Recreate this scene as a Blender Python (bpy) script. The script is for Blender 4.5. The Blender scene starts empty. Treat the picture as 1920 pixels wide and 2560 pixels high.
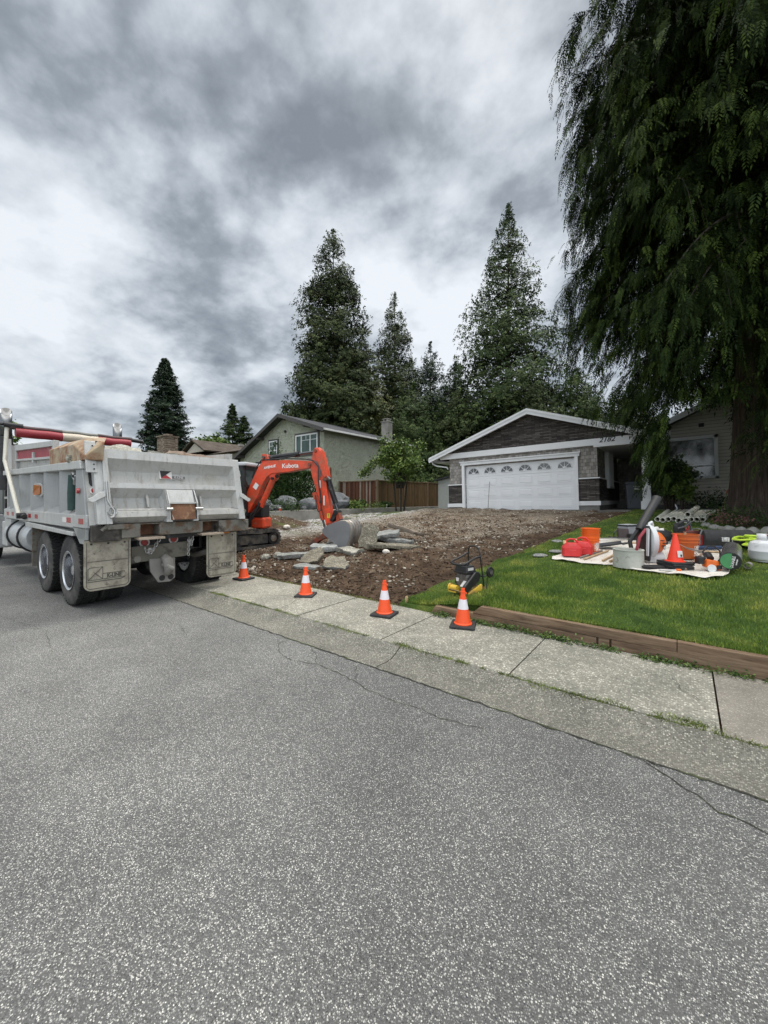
import bpy, bmesh, math, random
import numpy as np
from mathutils import Vector, Matrix, Euler, noise
R=math.radians; PI=math.pi; S=bpy.context.scene; col=S.collection
random.seed(7); rng=np.random.default_rng(7)
# ---------------------------------------------------------------- camera
YAW=R(37.7)
cd=bpy.data.cameras.new("camera"); cam=bpy.data.objects.new("camera",cd); col.objects.link(cam)
cam.location=(0,0,1.62); cam.rotation_euler=(R(90),0,YAW)
cd.sensor_fit='HORIZONTAL'; cd.sensor_width=36; cd.lens=36*975/1920; cd.shift_y=-33/1920
cd.clip_start=.05; cd.clip_end=2000; S.camera=cam
# ---------------------------------------------------------------- world: overcast sky
w=bpy.data.worlds.new("World"); S.world=w; w.use_nodes=True
nt=w.node_tree; N=nt.nodes; N.clear()
def nd(t,**k):
    n=N.new(t)
    for a,b in k.items(): setattr(n,a,b)
    return n
def wmath(op,a,b=None,clamp=False):
    n=nd('ShaderNodeMath',operation=op,use_clamp=clamp)
    for i,v in enumerate((a,b)):
        if v is None: continue
        if isinstance(v,(int,float)): n.inputs[i].default_value=v
        else: nt.links.new(v,n.inputs[i])
    return n.outputs[0]
out=nd('ShaderNodeOutputWorld'); tc=nd('ShaderNodeTexCoord'); sep=nd('ShaderNodeSeparateXYZ')
nt.links.new(tc.outputs['Generated'],sep.inputs[0])
zc=wmath('ADD',wmath('MAXIMUM',sep.outputs[2],0.0),.34)
inv=wmath('DIVIDE',1.0,zc)
vm=nd('ShaderNodeVectorMath',operation='SCALE'); nt.links.new(tc.outputs['Generated'],vm.inputs[0]); nt.links.new(inv,vm.inputs['Scale'])
def wnoise(scale,detail,rough,dist,loc):
    m=nd('ShaderNodeMapping'); m.inputs['Location'].default_value=loc; nt.links.new(vm.outputs[0],m.inputs[0])
    n=nd('ShaderNodeTexNoise'); nt.links.new(m.outputs[0],n.inputs['Vector'])
    n.inputs['Scale'].default_value=scale;n.inputs['Detail'].default_value=detail;n.inputs['Roughness'].default_value=rough;n.inputs['Distortion'].default_value=dist
    return n.outputs['Fac']
n1=wnoise(1.9,9,.54,.10,(3.1,1.7,.4)); n2=wnoise(4.6,8,.56,.10,(9.3,4.1,2.2)); n3=wnoise(.45,2,.5,0,(1.3,7.7,0))
v=wmath('ADD',wmath('MULTIPLY',n1,.80),wmath('MULTIPLY',n2,.26)); n4=wnoise(13,5,.6,.1,(2.2,8.8,5.1)); v=wmath('ADD',v,wmath('MULTIPLY',n3,.16)); v=wmath('ADD',v,wmath('MULTIPLY',wmath('SUBTRACT',n4,.5),.14)); n5=wnoise(2.6,6,.5,.05,(6.2,3.8,1.1)); bil=wmath('ABSOLUTE',wmath('SUBTRACT',wmath('MULTIPLY',n5,2.0),1.0)); v=wmath('ADD',v,wmath('MULTIPLY',bil,.34))
n6=wnoise(6.5,5,.5,.05,(1.2,9.8,4.1)); bi2=wmath('ABSOLUTE',wmath('SUBTRACT',wmath('MULTIPLY',n6,2.0),1.0)); v=wmath('ADD',v,wmath('MULTIPLY',bi2,.15)); v=wmath('SUBTRACT',v,.073)
def pixdir(x,y):
    a=(x-960)/975; d=Vector((-math.sin(YAW)+math.cos(YAW)*a, math.cos(YAW)+math.sin(YAW)*a, -(y-1247)/975)); return d.normalized()
# large cloud masses (positive = bright gap, negative = dark belly) as directions on the dome
for (x,y,rad,amt) in [(640,480,12,-.07),(850,230,11,-.045),(90,260,12,-.065),(1010,360,9,-.05),(330,640,8,-.02),(1320,480,10,.025),(860,660,8,.07),(1180,760,9,.06),(190,560,11,.07),(120,880,12,.04),(480,960,12,-.03),(1400,180,12,.02),(420,60,9,.04),(420,830,9,-.05),(300,1080,9,-.04)]:
    dp=nd('ShaderNodeVectorMath',operation='DOT_PRODUCT'); nt.links.new(tc.outputs['Generated'],dp.inputs[0]); dp.inputs[1].default_value=pixdir(x,y)
    mr=nd('ShaderNodeMapRange',interpolation_type='SMOOTHSTEP'); nt.links.new(dp.outputs['Value'],mr.inputs[0])
    mr.inputs[1].default_value=math.cos(R(rad*1.5)); mr.inputs[2].default_value=1.0; mr.inputs[3].default_value=0; mr.inputs[4].default_value=amt
    v=wmath('ADD',v,mr.outputs[0])
cr=nd('ShaderNodeValToRGB'); nt.links.new(v,cr.inputs[0]); e=cr.color_ramp
for i,(p,c) in enumerate([(.41,(.145,.166,.190)),(.49,(.212,.239,.268)),(.555,(.316,.348,.382)),(.63,(.445,.475,.510)),(.74,(.575,.602,.630))]):
    el=e.elements[i] if i<2 else e.elements.new(p)
    el.position=p; el.color=c+(1,)
# added fill light: zenith out of view boosted and warmed to brighten the ground
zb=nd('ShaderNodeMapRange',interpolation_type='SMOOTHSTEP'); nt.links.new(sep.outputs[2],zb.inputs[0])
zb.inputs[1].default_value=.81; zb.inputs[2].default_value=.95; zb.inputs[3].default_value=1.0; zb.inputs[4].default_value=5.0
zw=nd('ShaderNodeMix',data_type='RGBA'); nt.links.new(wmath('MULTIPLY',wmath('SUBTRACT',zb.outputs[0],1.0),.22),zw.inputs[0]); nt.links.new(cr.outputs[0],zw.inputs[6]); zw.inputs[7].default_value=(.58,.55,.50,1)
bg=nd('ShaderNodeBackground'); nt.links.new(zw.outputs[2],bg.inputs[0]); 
# unseen sky behind the camera is raised too, as extra light on the facades
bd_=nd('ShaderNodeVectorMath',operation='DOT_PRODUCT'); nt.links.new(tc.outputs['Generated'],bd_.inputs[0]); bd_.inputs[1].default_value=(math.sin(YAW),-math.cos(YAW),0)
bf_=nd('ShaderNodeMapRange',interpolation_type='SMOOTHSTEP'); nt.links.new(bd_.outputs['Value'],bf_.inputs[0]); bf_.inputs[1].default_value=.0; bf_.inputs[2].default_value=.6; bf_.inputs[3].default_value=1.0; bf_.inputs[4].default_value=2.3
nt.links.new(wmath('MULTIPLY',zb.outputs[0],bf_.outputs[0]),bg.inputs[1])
sky=nd('ShaderNodeTexSky',sky_type='NISHITA',sun_disc=False); sky.sun_elevation=R(58); sky.sun_rotation=R(-20)
bg2=nd('ShaderNodeBackground'); nt.links.new(sky.outputs[0],bg2.inputs[0]); bg2.inputs[1].default_value=.1
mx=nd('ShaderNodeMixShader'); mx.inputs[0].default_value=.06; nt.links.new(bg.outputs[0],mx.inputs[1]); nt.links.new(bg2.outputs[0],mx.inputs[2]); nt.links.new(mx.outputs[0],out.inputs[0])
# ---------------------------------------------------------------- sun behind the cloud
sd=bpy.data.lights.new("sun",'SUN'); sd.energy=1.4; sd.angle=R(16); sd.color=(1,.97,.93)
so=bpy.data.objects.new("sun",sd); col.objects.link(so); so.rotation_euler=(R(-32),0,R(-10)) ; so.location=(0,0,30)
S.view_settings.view_transform='Standard'; S.view_settings.look='None'; S.view_settings.exposure=0.62; S.view_settings.gamma=1
S.cycles.max_bounces=5; S.cycles.diffuse_bounces=3; S.cycles.glossy_bounces=3; S.cycles.transmission_bounces=4; S.cycles.transparent_max_bounces=6
# ---------------------------------------------------------------- materials
def mat(name,c,rough=.6,metal=0.0,var=.12,vs=6.0,bump=0.0,bs=60.0,dirt=None,dirt2=None,coord='Object',spec=.5,trans=0.0,emit=None,stretch=None):
    m=bpy.data.materials.new(name); m.use_nodes=True; t=m.node_tree; b=t.nodes['Principled BSDF']
    b.inputs['Roughness'].default_value=rough; b.inputs['Metallic'].default_value=metal; b.inputs['Specular IOR Level'].default_value=spec
    if trans: b.inputs['Transmission Weight'].default_value=trans
    tc=t.nodes.new('ShaderNodeTexCoord'); src=tc.outputs[coord]
    if stretch:
        mp=t.nodes.new('ShaderNodeMapping'); mp.inputs['Scale'].default_value=stretch; t.links.new(src,mp.inputs[0]); src=mp.outputs[0]
    n=t.nodes.new('ShaderNodeTexNoise'); n.inputs['Scale'].default_value=vs; n.inputs['Detail'].default_value=4; t.links.new(src,n.inputs['Vector'])
    r=t.nodes.new('ShaderNodeValToRGB'); t.links.new(n.outputs['Fac'],r.inputs[0])
    r.color_ramp.elements[0].position=.3; r.color_ramp.elements[1].position=.7
    r.color_ramp.elements[0].color=tuple(x*(1-var) for x in c)+(1,); r.color_ramp.elements[1].color=tuple(min(1,x*(1+var)) for x in c)+(1,)
    cs=r.outputs[0]
    for dd in (dirt,dirt2):
        if dd:  # (colour, noise scale, threshold 0..1, softness)
            dc,ds,th,sf=dd
            n2=t.nodes.new('ShaderNodeTexNoise'); n2.inputs['Scale'].default_value=ds; n2.inputs['Detail'].default_value=6; n2.inputs['Roughness'].default_value=.65; t.links.new(src,n2.inputs['Vector'])
            mr=t.nodes.new('ShaderNodeMapRange'); mr.inputs[1].default_value=th-sf; mr.inputs[2].default_value=th+sf; t.links.new(n2.outputs['Fac'],mr.inputs[0])
            mix=t.nodes.new('ShaderNodeMix'); mix.data_type='RGBA'; t.links.new(mr.outputs[0],mix.inputs[0]); t.links.new(cs,mix.inputs[6]); mix.inputs[7].default_value=dc+(1,); cs=mix.outputs[2]
    t.links.new(cs,b.inputs['Base Color'])
    if bump:
        n3=t.nodes.new('ShaderNodeTexNoise'); n3.inputs['Scale'].default_value=bs; n3.inputs['Detail'].default_value=5; t.links.new(src,n3.inputs['Vector'])
        bp=t.nodes.new('ShaderNodeBump'); bp.inputs['Strength'].default_value=bump; bp.inputs['Distance'].default_value=.02; t.links.new(n3.outputs['Fac'],bp.inputs['Height']); t.links.new(bp.outputs[0],b.inputs['Normal'])
    if emit: b.inputs['Emission Color'].default_value=emit[0]+(1,); b.inputs['Emission Strength'].default_value=emit[1]
    return m
class NG:
    """small helper for hand-made node materials"""
    def __init__(s,name):
        s.m=bpy.data.materials.new(name); s.m.use_nodes=True; s.t=s.m.node_tree; s.b=s.t.nodes['Principled BSDF']; s.tc=s.t.nodes.new('ShaderNodeTexCoord'); s.obj=s.tc.outputs['Object']
    def link(s,a,i):
        if isinstance(a,(int,float)): i.default_value=a
        elif isinstance(a,tuple): i.default_value=a if len(a)==len(i.default_value) else a+(1,)
        else: s.t.links.new(a,i)
    def math(s,op,a,b=0.0,c=None,clamp=False):
        n=s.t.nodes.new('ShaderNodeMath'); n.operation=op; n.use_clamp=clamp; s.link(a,n.inputs[0]); s.link(b,n.inputs[1])
        if c is not None: s.link(c,n.inputs[2])
        return n.outputs[0]
    def noise(s,sc,det=4,rough=.55,vec=None,dist=0.0,out='Fac'):
        n=s.t.nodes.new('ShaderNodeTexNoise'); n.inputs['Scale'].default_value=sc;n.inputs['Detail'].default_value=det;n.inputs['Roughness'].default_value=rough;n.inputs['Distortion'].default_value=dist
        s.t.links.new(vec or s.obj,n.inputs['Vector']); return n.outputs[out]
    def vor(s,sc,vec=None,feature='F1',out='Color',rand=1.0):
        n=s.t.nodes.new('ShaderNodeTexVoronoi'); n.feature=feature; n.inputs['Scale'].default_value=sc; n.inputs['Randomness'].default_value=rand
        s.t.links.new(vec or s.obj,n.inputs['Vector']); return n.outputs[out]
    def ramp(s,f,stops,interp='LINEAR'):
        n=s.t.nodes.new('ShaderNodeValToRGB'); s.link(f,n.inputs[0]); n.color_ramp.interpolation=interp; e=n.color_ramp.elements
        while len(e)<len(stops): e.new(.5)
        for q,(p,c) in zip(e,stops): q.position=p; q.color=(c if len(c)==4 else c+(1,)) if isinstance(c,tuple) else (c,c,c,1)
        return n.outputs[0]
    def mix(s,f,a,b,mode='MIX'):
        n=s.t.nodes.new('ShaderNodeMix'); n.data_type='RGBA'; n.blend_type=mode; s.link(f,n.inputs[0]); s.link(a,n.inputs[6]); s.link(b,n.inputs[7]); return n.outputs[2]
    def rng(s,v,a,b,c=0.0,d=1.0,sm=False):
        n=s.t.nodes.new('ShaderNodeMapRange'); n.interpolation_type='SMOOTHSTEP' if sm else 'LINEAR'; s.link(v,n.inputs[0])
        for i,x in enumerate((a,b,c,d)): n.inputs[i+1].default_value=x
        return n.outputs[0]
    def sepx(s,v=None):
        n=s.t.nodes.new('ShaderNodeSeparateXYZ'); s.t.links.new(v or s.obj,n.inputs[0]); return n.outputs
    def comb(s,x,y,z=0.0):
        n=s.t.nodes.new('ShaderNodeCombineXYZ'); s.link(x,n.inputs[0]); s.link(y,n.inputs[1]); s.link(z,n.inputs[2]); return n.outputs[0]
    def done(s,colr,rough=.8,bump=None,strength=.4,dist=.01,metal=0.0,spec=.4):
        s.link(colr,s.b.inputs['Base Color']); s.link(rough,s.b.inputs['Roughness']); s.link(metal,s.b.inputs['Metallic']); s.b.inputs['Specular IOR Level'].default_value=spec
        if bump is not None:
            n=s.t.nodes.new('ShaderNodeBump'); n.inputs['Strength'].default_value=strength; n.inputs['Distance'].default_value=dist; s.link(bump,n.inputs['Height']); s.t.links.new(n.outputs[0],s.b.inputs['Normal'])
        return s.m
# ---------------------------------------------------------------- mesh building
class MB:
    def __init__(s): s.v=[]; s.f=[]
    def add(s,vs,fs,M=None):
        o=len(s.v)
        s.v+= [tuple(M@Vector(p)) for p in vs] if M is not None else [tuple(p) for p in vs]
        s.f+= [tuple(i+o for i in f) for f in fs]; return s
    def box(s,c,d,rot=None,M=None,taper=1.0):
        x,y,z=[k/2 for k in d]; t=taper
        vs=[(-x,-y,-z),(x,-y,-z),(x,y,-z),(-x,y,-z),(-x*t,-y*t,z),(x*t,-y*t,z),(x*t,y*t,z),(-x*t,y*t,z)]
        fs=[(0,3,2,1),(4,5,6,7),(0,1,5,4),(1,2,6,5),(2,3,7,6),(3,0,4,7)]
        m=Matrix.Translation(c)
        if rot is not None: m=m@Euler(rot).to_matrix().to_4x4()
        return s.add(vs,fs,(M@m) if M is not None else m)
    def bb(s,a,b): return s.box([(p+q)/2 for p,q in zip(a,b)],[abs(q-p) for p,q in zip(a,b)])
    def hexa(s,p):   # 8 corners: bottom ring then top ring
        return s.add(p,[(0,3,2,1),(4,5,6,7),(0,1,5,4),(1,2,6,5),(2,3,7,6),(3,0,4,7)])
    def tube(s,path,r,n=8,caps=True,closed=False):
        P=[Vector(p) for p in path]; rs=r if isinstance(r,(list,tuple)) else [r]*len(P); k=len(P); o=len(s.v); up=None
        for i in range(k):
            if closed: t=(P[(i+1)%k]-P[i-1])
            else: t=(P[min(i+1,k-1)]-P[max(i-1,0)])
            t.normalize()
            if up is None: up=t.orthogonal().normalized()
            up=(up-t*up.dot(t)); up=up.normalized() if up.length>1e-6 else t.orthogonal().normalized()
            sd=t.cross(up)
            for j in range(n):
                a=2*PI*j/n; s.v.append(tuple(P[i]+(up*math.cos(a)+sd*math.sin(a))*rs[i]))
        for i in range(k if closed else k-1):
            a,b=o+i*n,o+((i+1)%k)*n
            for j in range(n): s.f.append((a+j,a+(j+1)%n,b+(j+1)%n,b+j))
        if caps and not closed:
            s.f.append(tuple(o+j for j in range(n))[::-1]); s.f.append(tuple(o+(k-1)*n+j for j in range(n)))
        return s
    def cyl(s,a,b,r,n=16,r2=None,caps=True): return s.tube([a,b],[r,r if r2 is None else r2],n,caps)
    def lathe(s,prof,n=24,M=None,full=True):   # profile (r,z) about z
        o=len(s.v); k=len(prof); V=[]
        for i in range(n):
            a=2*PI*i/n
            for r,z in prof: V.append((r*math.cos(a),r*math.sin(a),z))
        F=[]
        for i in range(n):
            for j in range(k-1): F.append((i*k+j,((i+1)%n)*k+j,((i+1)%n)*k+j+1,i*k+j+1))
        if full and prof[0][0]>1e-4: F.append(tuple(i*k for i in range(n))[::-1])
        if full and prof[-1][0]>1e-4: F.append(tuple(i*k+k-1 for i in range(n)))
        return s.add(V,F,M)
    def prism(s,pts,ex,M=None):  # polygon pts (3d) extruded by vector ex
        n=len(pts); e=Vector(ex); V=[Vector(p) for p in pts]+[Vector(p)+e for p in pts]
        F=[tuple(range(n))[::-1],tuple(range(n,2*n))]+[(i,(i+1)%n,n+(i+1)%n,n+i) for i in range(n)]
        return s.add(V,F,M)
    def loft(s,rows):
        o=len(s.v); m=len(rows[0])
        for r in rows: s.v+= [tuple(p) for p in r]
        for i in range(len(rows)-1):
            for j in range(m-1): s.f.append((o+i*m+j,o+i*m+j+1,o+(i+1)*m+j+1,o+(i+1)*m+j))
        return s
    def build(s,name,m,parent=None,smooth=False,bev=0.0,kind=None,solid=0.0,fix=True,auto=None):
        me=bpy.data.meshes.new(name); me.from_pydata(s.v,[],s.f); me.update()
        if fix:
            b=bmesh.new(); b.from_mesh(me); bmesh.ops.recalc_face_normals(b,faces=b.faces); b.to_mesh(me); b.free()
        return link(name,me,m,parent,smooth,bev,kind,solid)
def link(name,me,m,parent=None,smooth=False,bev=0.0,kind=None,solid=0.0):
    o=bpy.data.objects.new(name,me); col.objects.link(o)
    for q in (m if isinstance(m,(list,tuple)) else [m]): me.materials.append(q)
    if smooth:
        me.polygons.foreach_set('use_smooth',[True]*len(me.polygons))
        try: me.set_sharp_from_angle(angle=R(38))
        except Exception: pass
    if parent is not None: o.parent=parent
    if solid:
        q=o.modifiers.new('solid','SOLIDIFY'); q.thickness=solid; q.offset=0
    if bev:
        q=o.modifiers.new('bevel','BEVEL'); q.width=bev; q.segments=2; q.limit_method='ANGLE'; q.angle_limit=R(40)
    if kind: o['kind']=kind
    return o
def npmesh(name,V,F,m,parent=None,var=None,kind=None,smooth=False):
    """fast mesh: V (n,3), F (m,k) arrays; var: per-vertex grey value stored as attribute"""
    me=bpy.data.meshes.new(name); V=np.ascontiguousarray(V,dtype=np.float32); F=np.ascontiguousarray(F,dtype=np.int32)
    me.vertices.add(len(V)); me.vertices.foreach_set('co',V.ravel()); k=F.shape[1]
    me.loops.add(F.size); me.loops.foreach_set('vertex_index',F.ravel())
    me.polygons.add(len(F)); me.polygons.foreach_set('loop_start',np.arange(0,F.size,k,dtype=np.int32))
    try: me.polygons.foreach_set('loop_total',np.full(len(F),k,dtype=np.int32))
    except Exception: pass
    if var is not None:
        at=me.attributes.new('var','FLOAT','POINT'); at.data.foreach_set('value',np.ascontiguousarray(var,dtype=np.float32))
    me.update(calc_edges=True); me.validate()
    return link(name,me,m,parent,smooth,0,kind)
def thing(name,label,cat,loc=(0,0,0),rz=0,group=None,rot=None):
    o=bpy.data.objects.new(name,None); col.objects.link(o); o.location=loc; o.rotation_euler=rot or (0,0,rz); o.empty_display_size=.2
    o['label']=label; o['category']=cat
    if group: o['group']=group
    return o
def tag(o,label,cat,group=None,loc=None,rz=None):
    o['label']=label; o['category']=cat
    if group: o['group']=group
    if loc is not None: o.location=loc
    if rz is not None: o.rotation_euler=(0,0,rz)
    return o
def copytree(o,parent=None):
    c=o.copy(); col.objects.link(c); c.parent=parent
    for ch in list(o.children): copytree(ch,c)
    return c
def dup(o,label,loc,rz=None,group=None,scale=None):
    c=copytree(o); c['label']=label; c.location=loc
    if rz is not None: c.rotation_euler=(0,0,rz)
    if group: c['group']=group
    if scale is not None: c.scale=scale if isinstance(scale,tuple) else (scale,)*3
    return c
def text(name,s,size,m,parent,loc,rot,ext=.002,shear=0.0,bold=0.0,align='CENTER',sx=1.0):
    cu=bpy.data.curves.new(name,'FONT'); cu.body=s; cu.size=size; cu.extrude=ext; cu.shear=shear; cu.offset=bold; cu.align_x=align; cu.align_y='CENTER'; cu.resolution_u=3
    t=bpy.data.objects.new('tmp',cu); me=bpy.data.meshes.new_from_object(t); bpy.data.objects.remove(t); me.name=name
    o=link(name,me,m,parent); o.location=loc; o.rotation_euler=rot; o.scale=(sx,1,1); return o
def ss(a,b,x):
    t=min(1,max(0,(x-a)/(b-a))); return t*t*(3-2*t)
def nz(x,y,z=0,s=1.0): return noise.noise(Vector((x*s,y*s,z*s)))
def edgeX(Y):
    pts=[(4.6,-3.3),(8,-2.9),(12,-2.3),(16.2,-1.6),(20,-1.2)]
    if Y<=4.6: return -3.3
    for (a,b),(c,d) in zip(pts,pts[1:]):
        if Y<=c: return b+(d-b)*(Y-a)/(c-a)
    return -1.2
def gz(X,Y):
    if Y<3.35: return 0
    if Y<4.58: return .08
    y=min(Y,17)-4.6
    zd=.09+(.063+.025*ss(-12.5,-9.5,X))*y; zl=.09+.15*ss(-3.2,-2.0,X)+.0765*y+.01*y*(1-ss(-3.2,-2,X)); s=ss(-.25,.25,X-edgeX(Y))
    return zd*(1-s)+zl*s
# ================================================================ SETTING
def m_asphalt():
    g=NG('asphalt'); c=g.vor(185,out='Color'); d=g.vor(185,out='Distance'); s=g.sepx(c)
    base=g.ramp(s[0],[(0,(.036,.036,.036)),(.25,(.088,.089,.087)),(.50,(.152,.154,.151)),(.72,(.25,.25,.242)),(.86,(.37,.365,.345)),(1,(.64,.63,.59))])
    edge=g.rng(d,.30,.62); base=g.mix(edge,base,(.096,.097,.095))
    c2=g.vor(112,out='Color'); d2=g.vor(112,out='Distance'); s2=g.sepx(c2)
    big=g.math('MULTIPLY',g.math('GREATER_THAN',s2[1],.80),g.math('LESS_THAN',d2,.36))
    bc=g.ramp(s2[2],[(0,(.04,.043,.052)),(.35,(.085,.088,.094)),(.6,(.20,.195,.18)),(1,(.58,.565,.53))])
    base=g.mix(big,base,bc)
    n=g.noise(1.3,5,.6); base=g.mix(1.0,base,g.ramp(n,[(.3,(.80,.80,.80)),(.7,(1.14,1.14,1.13))]),'MULTIPLY')
    n2=g.noise(.35,3,.5,dist=.6); base=g.mix(1.0,base,g.ramp(n2,[(.35,(.88,.88,.88)),(.65,(1.12,1.12,1.11))]),'MULTIPLY')
    x=g.sepx(); band=g.math('ABSOLUTE',g.math('SUBTRACT',g.math('ADD',x[1],g.math('MULTIPLY',g.noise(.5,2,.5),.5)),.55)); base=g.mix(1.0,base,g.ramp(band,[(.0,(.86,.86,.87)),(.35,(1.0,1.0,1.0))]),'MULTIPLY')
    st=g.rng(g.noise(.9,5,.62,dist=.8),.63,.72,0,.35); base=g.mix(st,base,(.06,.06,.062))
    return g.done(base,.78,g.math('ADD',g.math('MULTIPLY',d,-1.0),g.math('MULTIPLY',d2,-.3)),.55,.006,spec=.35)
def m_aggr(name,lo,hi,tint,moss=.0,sc=70):
    g=NG(name); c=g.vor(sc,out='Color'); d=g.vor(sc,out='Distance'); s=g.sepx(c)
    base=g.ramp(s[0],[(0,lo),(.45,tuple((a+b)/2*.9 for a,b in zip(lo,hi))),(.85,hi),(1,tuple(min(.8,x*1.5) for x in hi))])
    base=g.mix(g.rng(d,.25,.65),base,tint)
    n=g.noise(2.1,6,.65); base=g.mix(1.0,base,g.ramp(n,[(.3,(.72,.73,.70)),(.68,(1.16,1.15,1.1))]),'MULTIPLY')
    n3=g.noise(9,5,.7); base=g.mix(1.0,base,g.ramp(n3,[(.3,(.86,.86,.84)),(.7,(1.08,1.08,1.06))]),'MULTIPLY')
    if moss: base=g.mix(g.rng(g.noise(5.5,6,.7),.60,.70,0,moss),base,(.07,.075,.035))
    return g.done(base,.85,g.math('MULTIPLY',d,-1.0),.6,.006,spec=.3)
M_asph=m_asphalt(); M_curb=m_aggr('gutter_concrete',(.062,.060,.054),(.33,.32,.29),(.140,.136,.124),.18,95)
M_walk=m_aggr('walk_concrete',(.13,.128,.114),(.47,.455,.41),(.235,.228,.203),.22,62); M_walk2=m_aggr('new_concrete',(.17,.157,.143),(.34,.315,.285),(.235,.217,.197),.0,110)
def m_dirt():
    g=NG('dirt'); x=g.sepx()
    soil=g.ramp(g.noise(3.2,7,.68),[(.3,(.026,.017,.011)),(.5,(.066,.043,.028)),(.72,(.135,.095,.063))])
    c=g.vor(26,out='Color'); d=g.vor(26,out='Distance'); s=g.sepx(c)
    stone=g.ramp(s[0],[(0,(.09,.070,.048)),(.5,(.20,.165,.12)),(1,(.42,.37,.30))])
    c3=g.vor(60,out='Color'); st3=g.ramp(g.sepx(c3)[1],[(0,(.070,.055,.042)),(.5,(.155,.128,.098)),(1,(.37,.325,.265))])
    # where stones show: patches, more towards the garage and the gravel by the low wall
    toY=g.rng(x[1],5.2,11.0,-.20,.06); toX=g.rng(x[0],-8.0,-11.0,0.0,.15); nearlawn=g.rng(g.math('ADD',x[0],g.math('MULTIPLY',x[1],-.14)),-5.2,-4.0,0,-.20)
    p=g.math('ADD',g.math('ADD',g.noise(1.1,6,.66),toY),g.math('ADD',toX,nearlawn))
    k=g.math('MULTIPLY',g.rng(p,.44,.62),g.rng(d,.60,.42))
    col1=g.mix(k,soil,stone); k2=g.rng(p,.47,.64,0,.95); col1=g.mix(g.math('MULTIPLY',k2,.7),col1,st3)
    grey=g.math('MULTIPLY',g.rng(x[0],-9.2,-11.5),g.rng(x[1],7.2,9.0)); gv=g.ramp(s[2],[(0,(.13,.13,.125)),(.5,(.30,.30,.29)),(1,(.52,.52,.51))])
    dm=g.math('ADD',g.math('POWER',g.math('ADD',x[0],12.4),2.0),g.math('POWER',g.math('SUBTRACT',x[1],9.4),2.0)); grey=g.math('MULTIPLY',grey,g.rng(g.math('ADD',dm,g.math('MULTIPLY',g.noise(2,4,.6),1.2)),1.6,2.4))
    col1=g.mix(g.math('SUBTRACT',1.0,g.rng(dm,1.2,2.2)),col1,soil)
    col1=g.mix(g.math('MULTIPLY',grey,g.rng(g.noise(1.6,4,.6),.34,.5)),col1,gv)
    moss=g.math('MULTIPLY',g.rng(x[0],-9.5,-11.5),g.rng(g.noise(.9,5,.6,dist=.5),.54,.62,0,.75)); col1=g.mix(moss,col1,(.085,.10,.035))
    h=g.math('ADD',g.math('MULTIPLY',d,-.8),g.noise(14,6,.7))
    return g.done(col1,.95,h,.9,.03,spec=.15)
M_dirt=m_dirt()
def m_soil():
    g=NG('soil'); return g.done(g.ramp(g.noise(6,6,.7),[(.3,(.028,.018,.011)),(.7,(.10,.065,.04))]),.95,g.noise(20,6,.7),.8,.02,spec=.15)
M_soil=m_soil()
def m_lawn():
    g=NG('lawn_base'); a=g.noise(1.7,5,.6,dist=.4); b=g.noise(40,4,.7)
    c=g.ramp(a,[(.32,(.030,.062,.012)),(.5,(.055,.098,.018)),(.68,(.115,.145,.030))]); c=g.mix(1.0,c,g.ramp(b,[(.25,(.5,.5,.5)),(.75,(1.3,1.3,1.2))]),'MULTIPLY')
    return g.done(c,.9,b,.8,.03,spec=.2)
def m_blade():
    g=NG('grass_blade'); at=g.t.nodes.new('ShaderNodeAttribute'); at.attribute_name='var'; a=g.noise(1.7,5,.6,dist=.4)
    c=g.ramp(a,[(.34,(.056,.112,.016)),(.5,(.132,.200,.030)),(.64,(.275,.305,.066))])
    c=g.mix(1.0,c,g.ramp(at.outputs['Fac'],[(0,(.55,.60,.5)),(.75,(1.15,1.15,1.1)),(1,(1.7,1.55,1.3))]),'MULTIPLY')
    return g.done(c,.55,spec=.35)
M_lawn=m_lawn(); M_blade=m_blade()
M_far=mat('rough_grass',(.06,.08,.025),.95,var=.4,vs=.8,bump=.6,bs=9)
# ground sheet to the horizon, a little below everything else
def sheet():
    b=MB(); xs=[-600,-200,-90,-50,-30,-20,-14.6,-14.2,-10,-5,-1.5,2,6,10,20,60,200,600]; ys=[-600,-100,-9,0,2.9,3.4,4.56,4.64,8,12,17,19,26,40,80,200,600]
    rows=[[(x,y,(gz(max(-14,x),y)-(.09 if y<4.6 or y>12 else .16) if not (x<-14.4 and y>8) else .98)) for x in xs] for y in ys]; b.loft(rows)
    return b.build('ground',M_far,kind='structure')
sheet()
b=MB(); b.loft([[(x,y,-.004 if y<2.9 else 0) for x in (-90,-30,-12,-4,4,12,40)] for y in (-9,-2,2.905)]); b.build('road',M_asph,kind='structure')
# rolled gutter
b=MB(); prof=[(2.905,-.05),(2.905,.004),(2.96,.004),(3.08,-.006),(3.17,.002),(3.235,.028),(3.29,.060),(3.335,.076),(3.352,.078),(3.352,-.05)]
def gut(x0,x1):
    k=max(2,int((x1-x0)/.4)); rows=[]
    for i in range(k+1):
        x=x0+(x1-x0)*i/k; rows.append([(x,y+.012*nz(x,y,3,.7)*(z>0),z+(.010*nz(x,y*3,0,.9) if z>0 else 0)) for y,z in prof])
    b.loft(rows)
for a,c in [(-60,-20),(-20,-11.2),(-11.19,-5.66),(-5.65,-2.36),(-2.35,3.1),(3.11,9),(9.01,40)]: gut(a,c)
b.build('gutter',M_curb,kind='structure',smooth=True)
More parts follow.
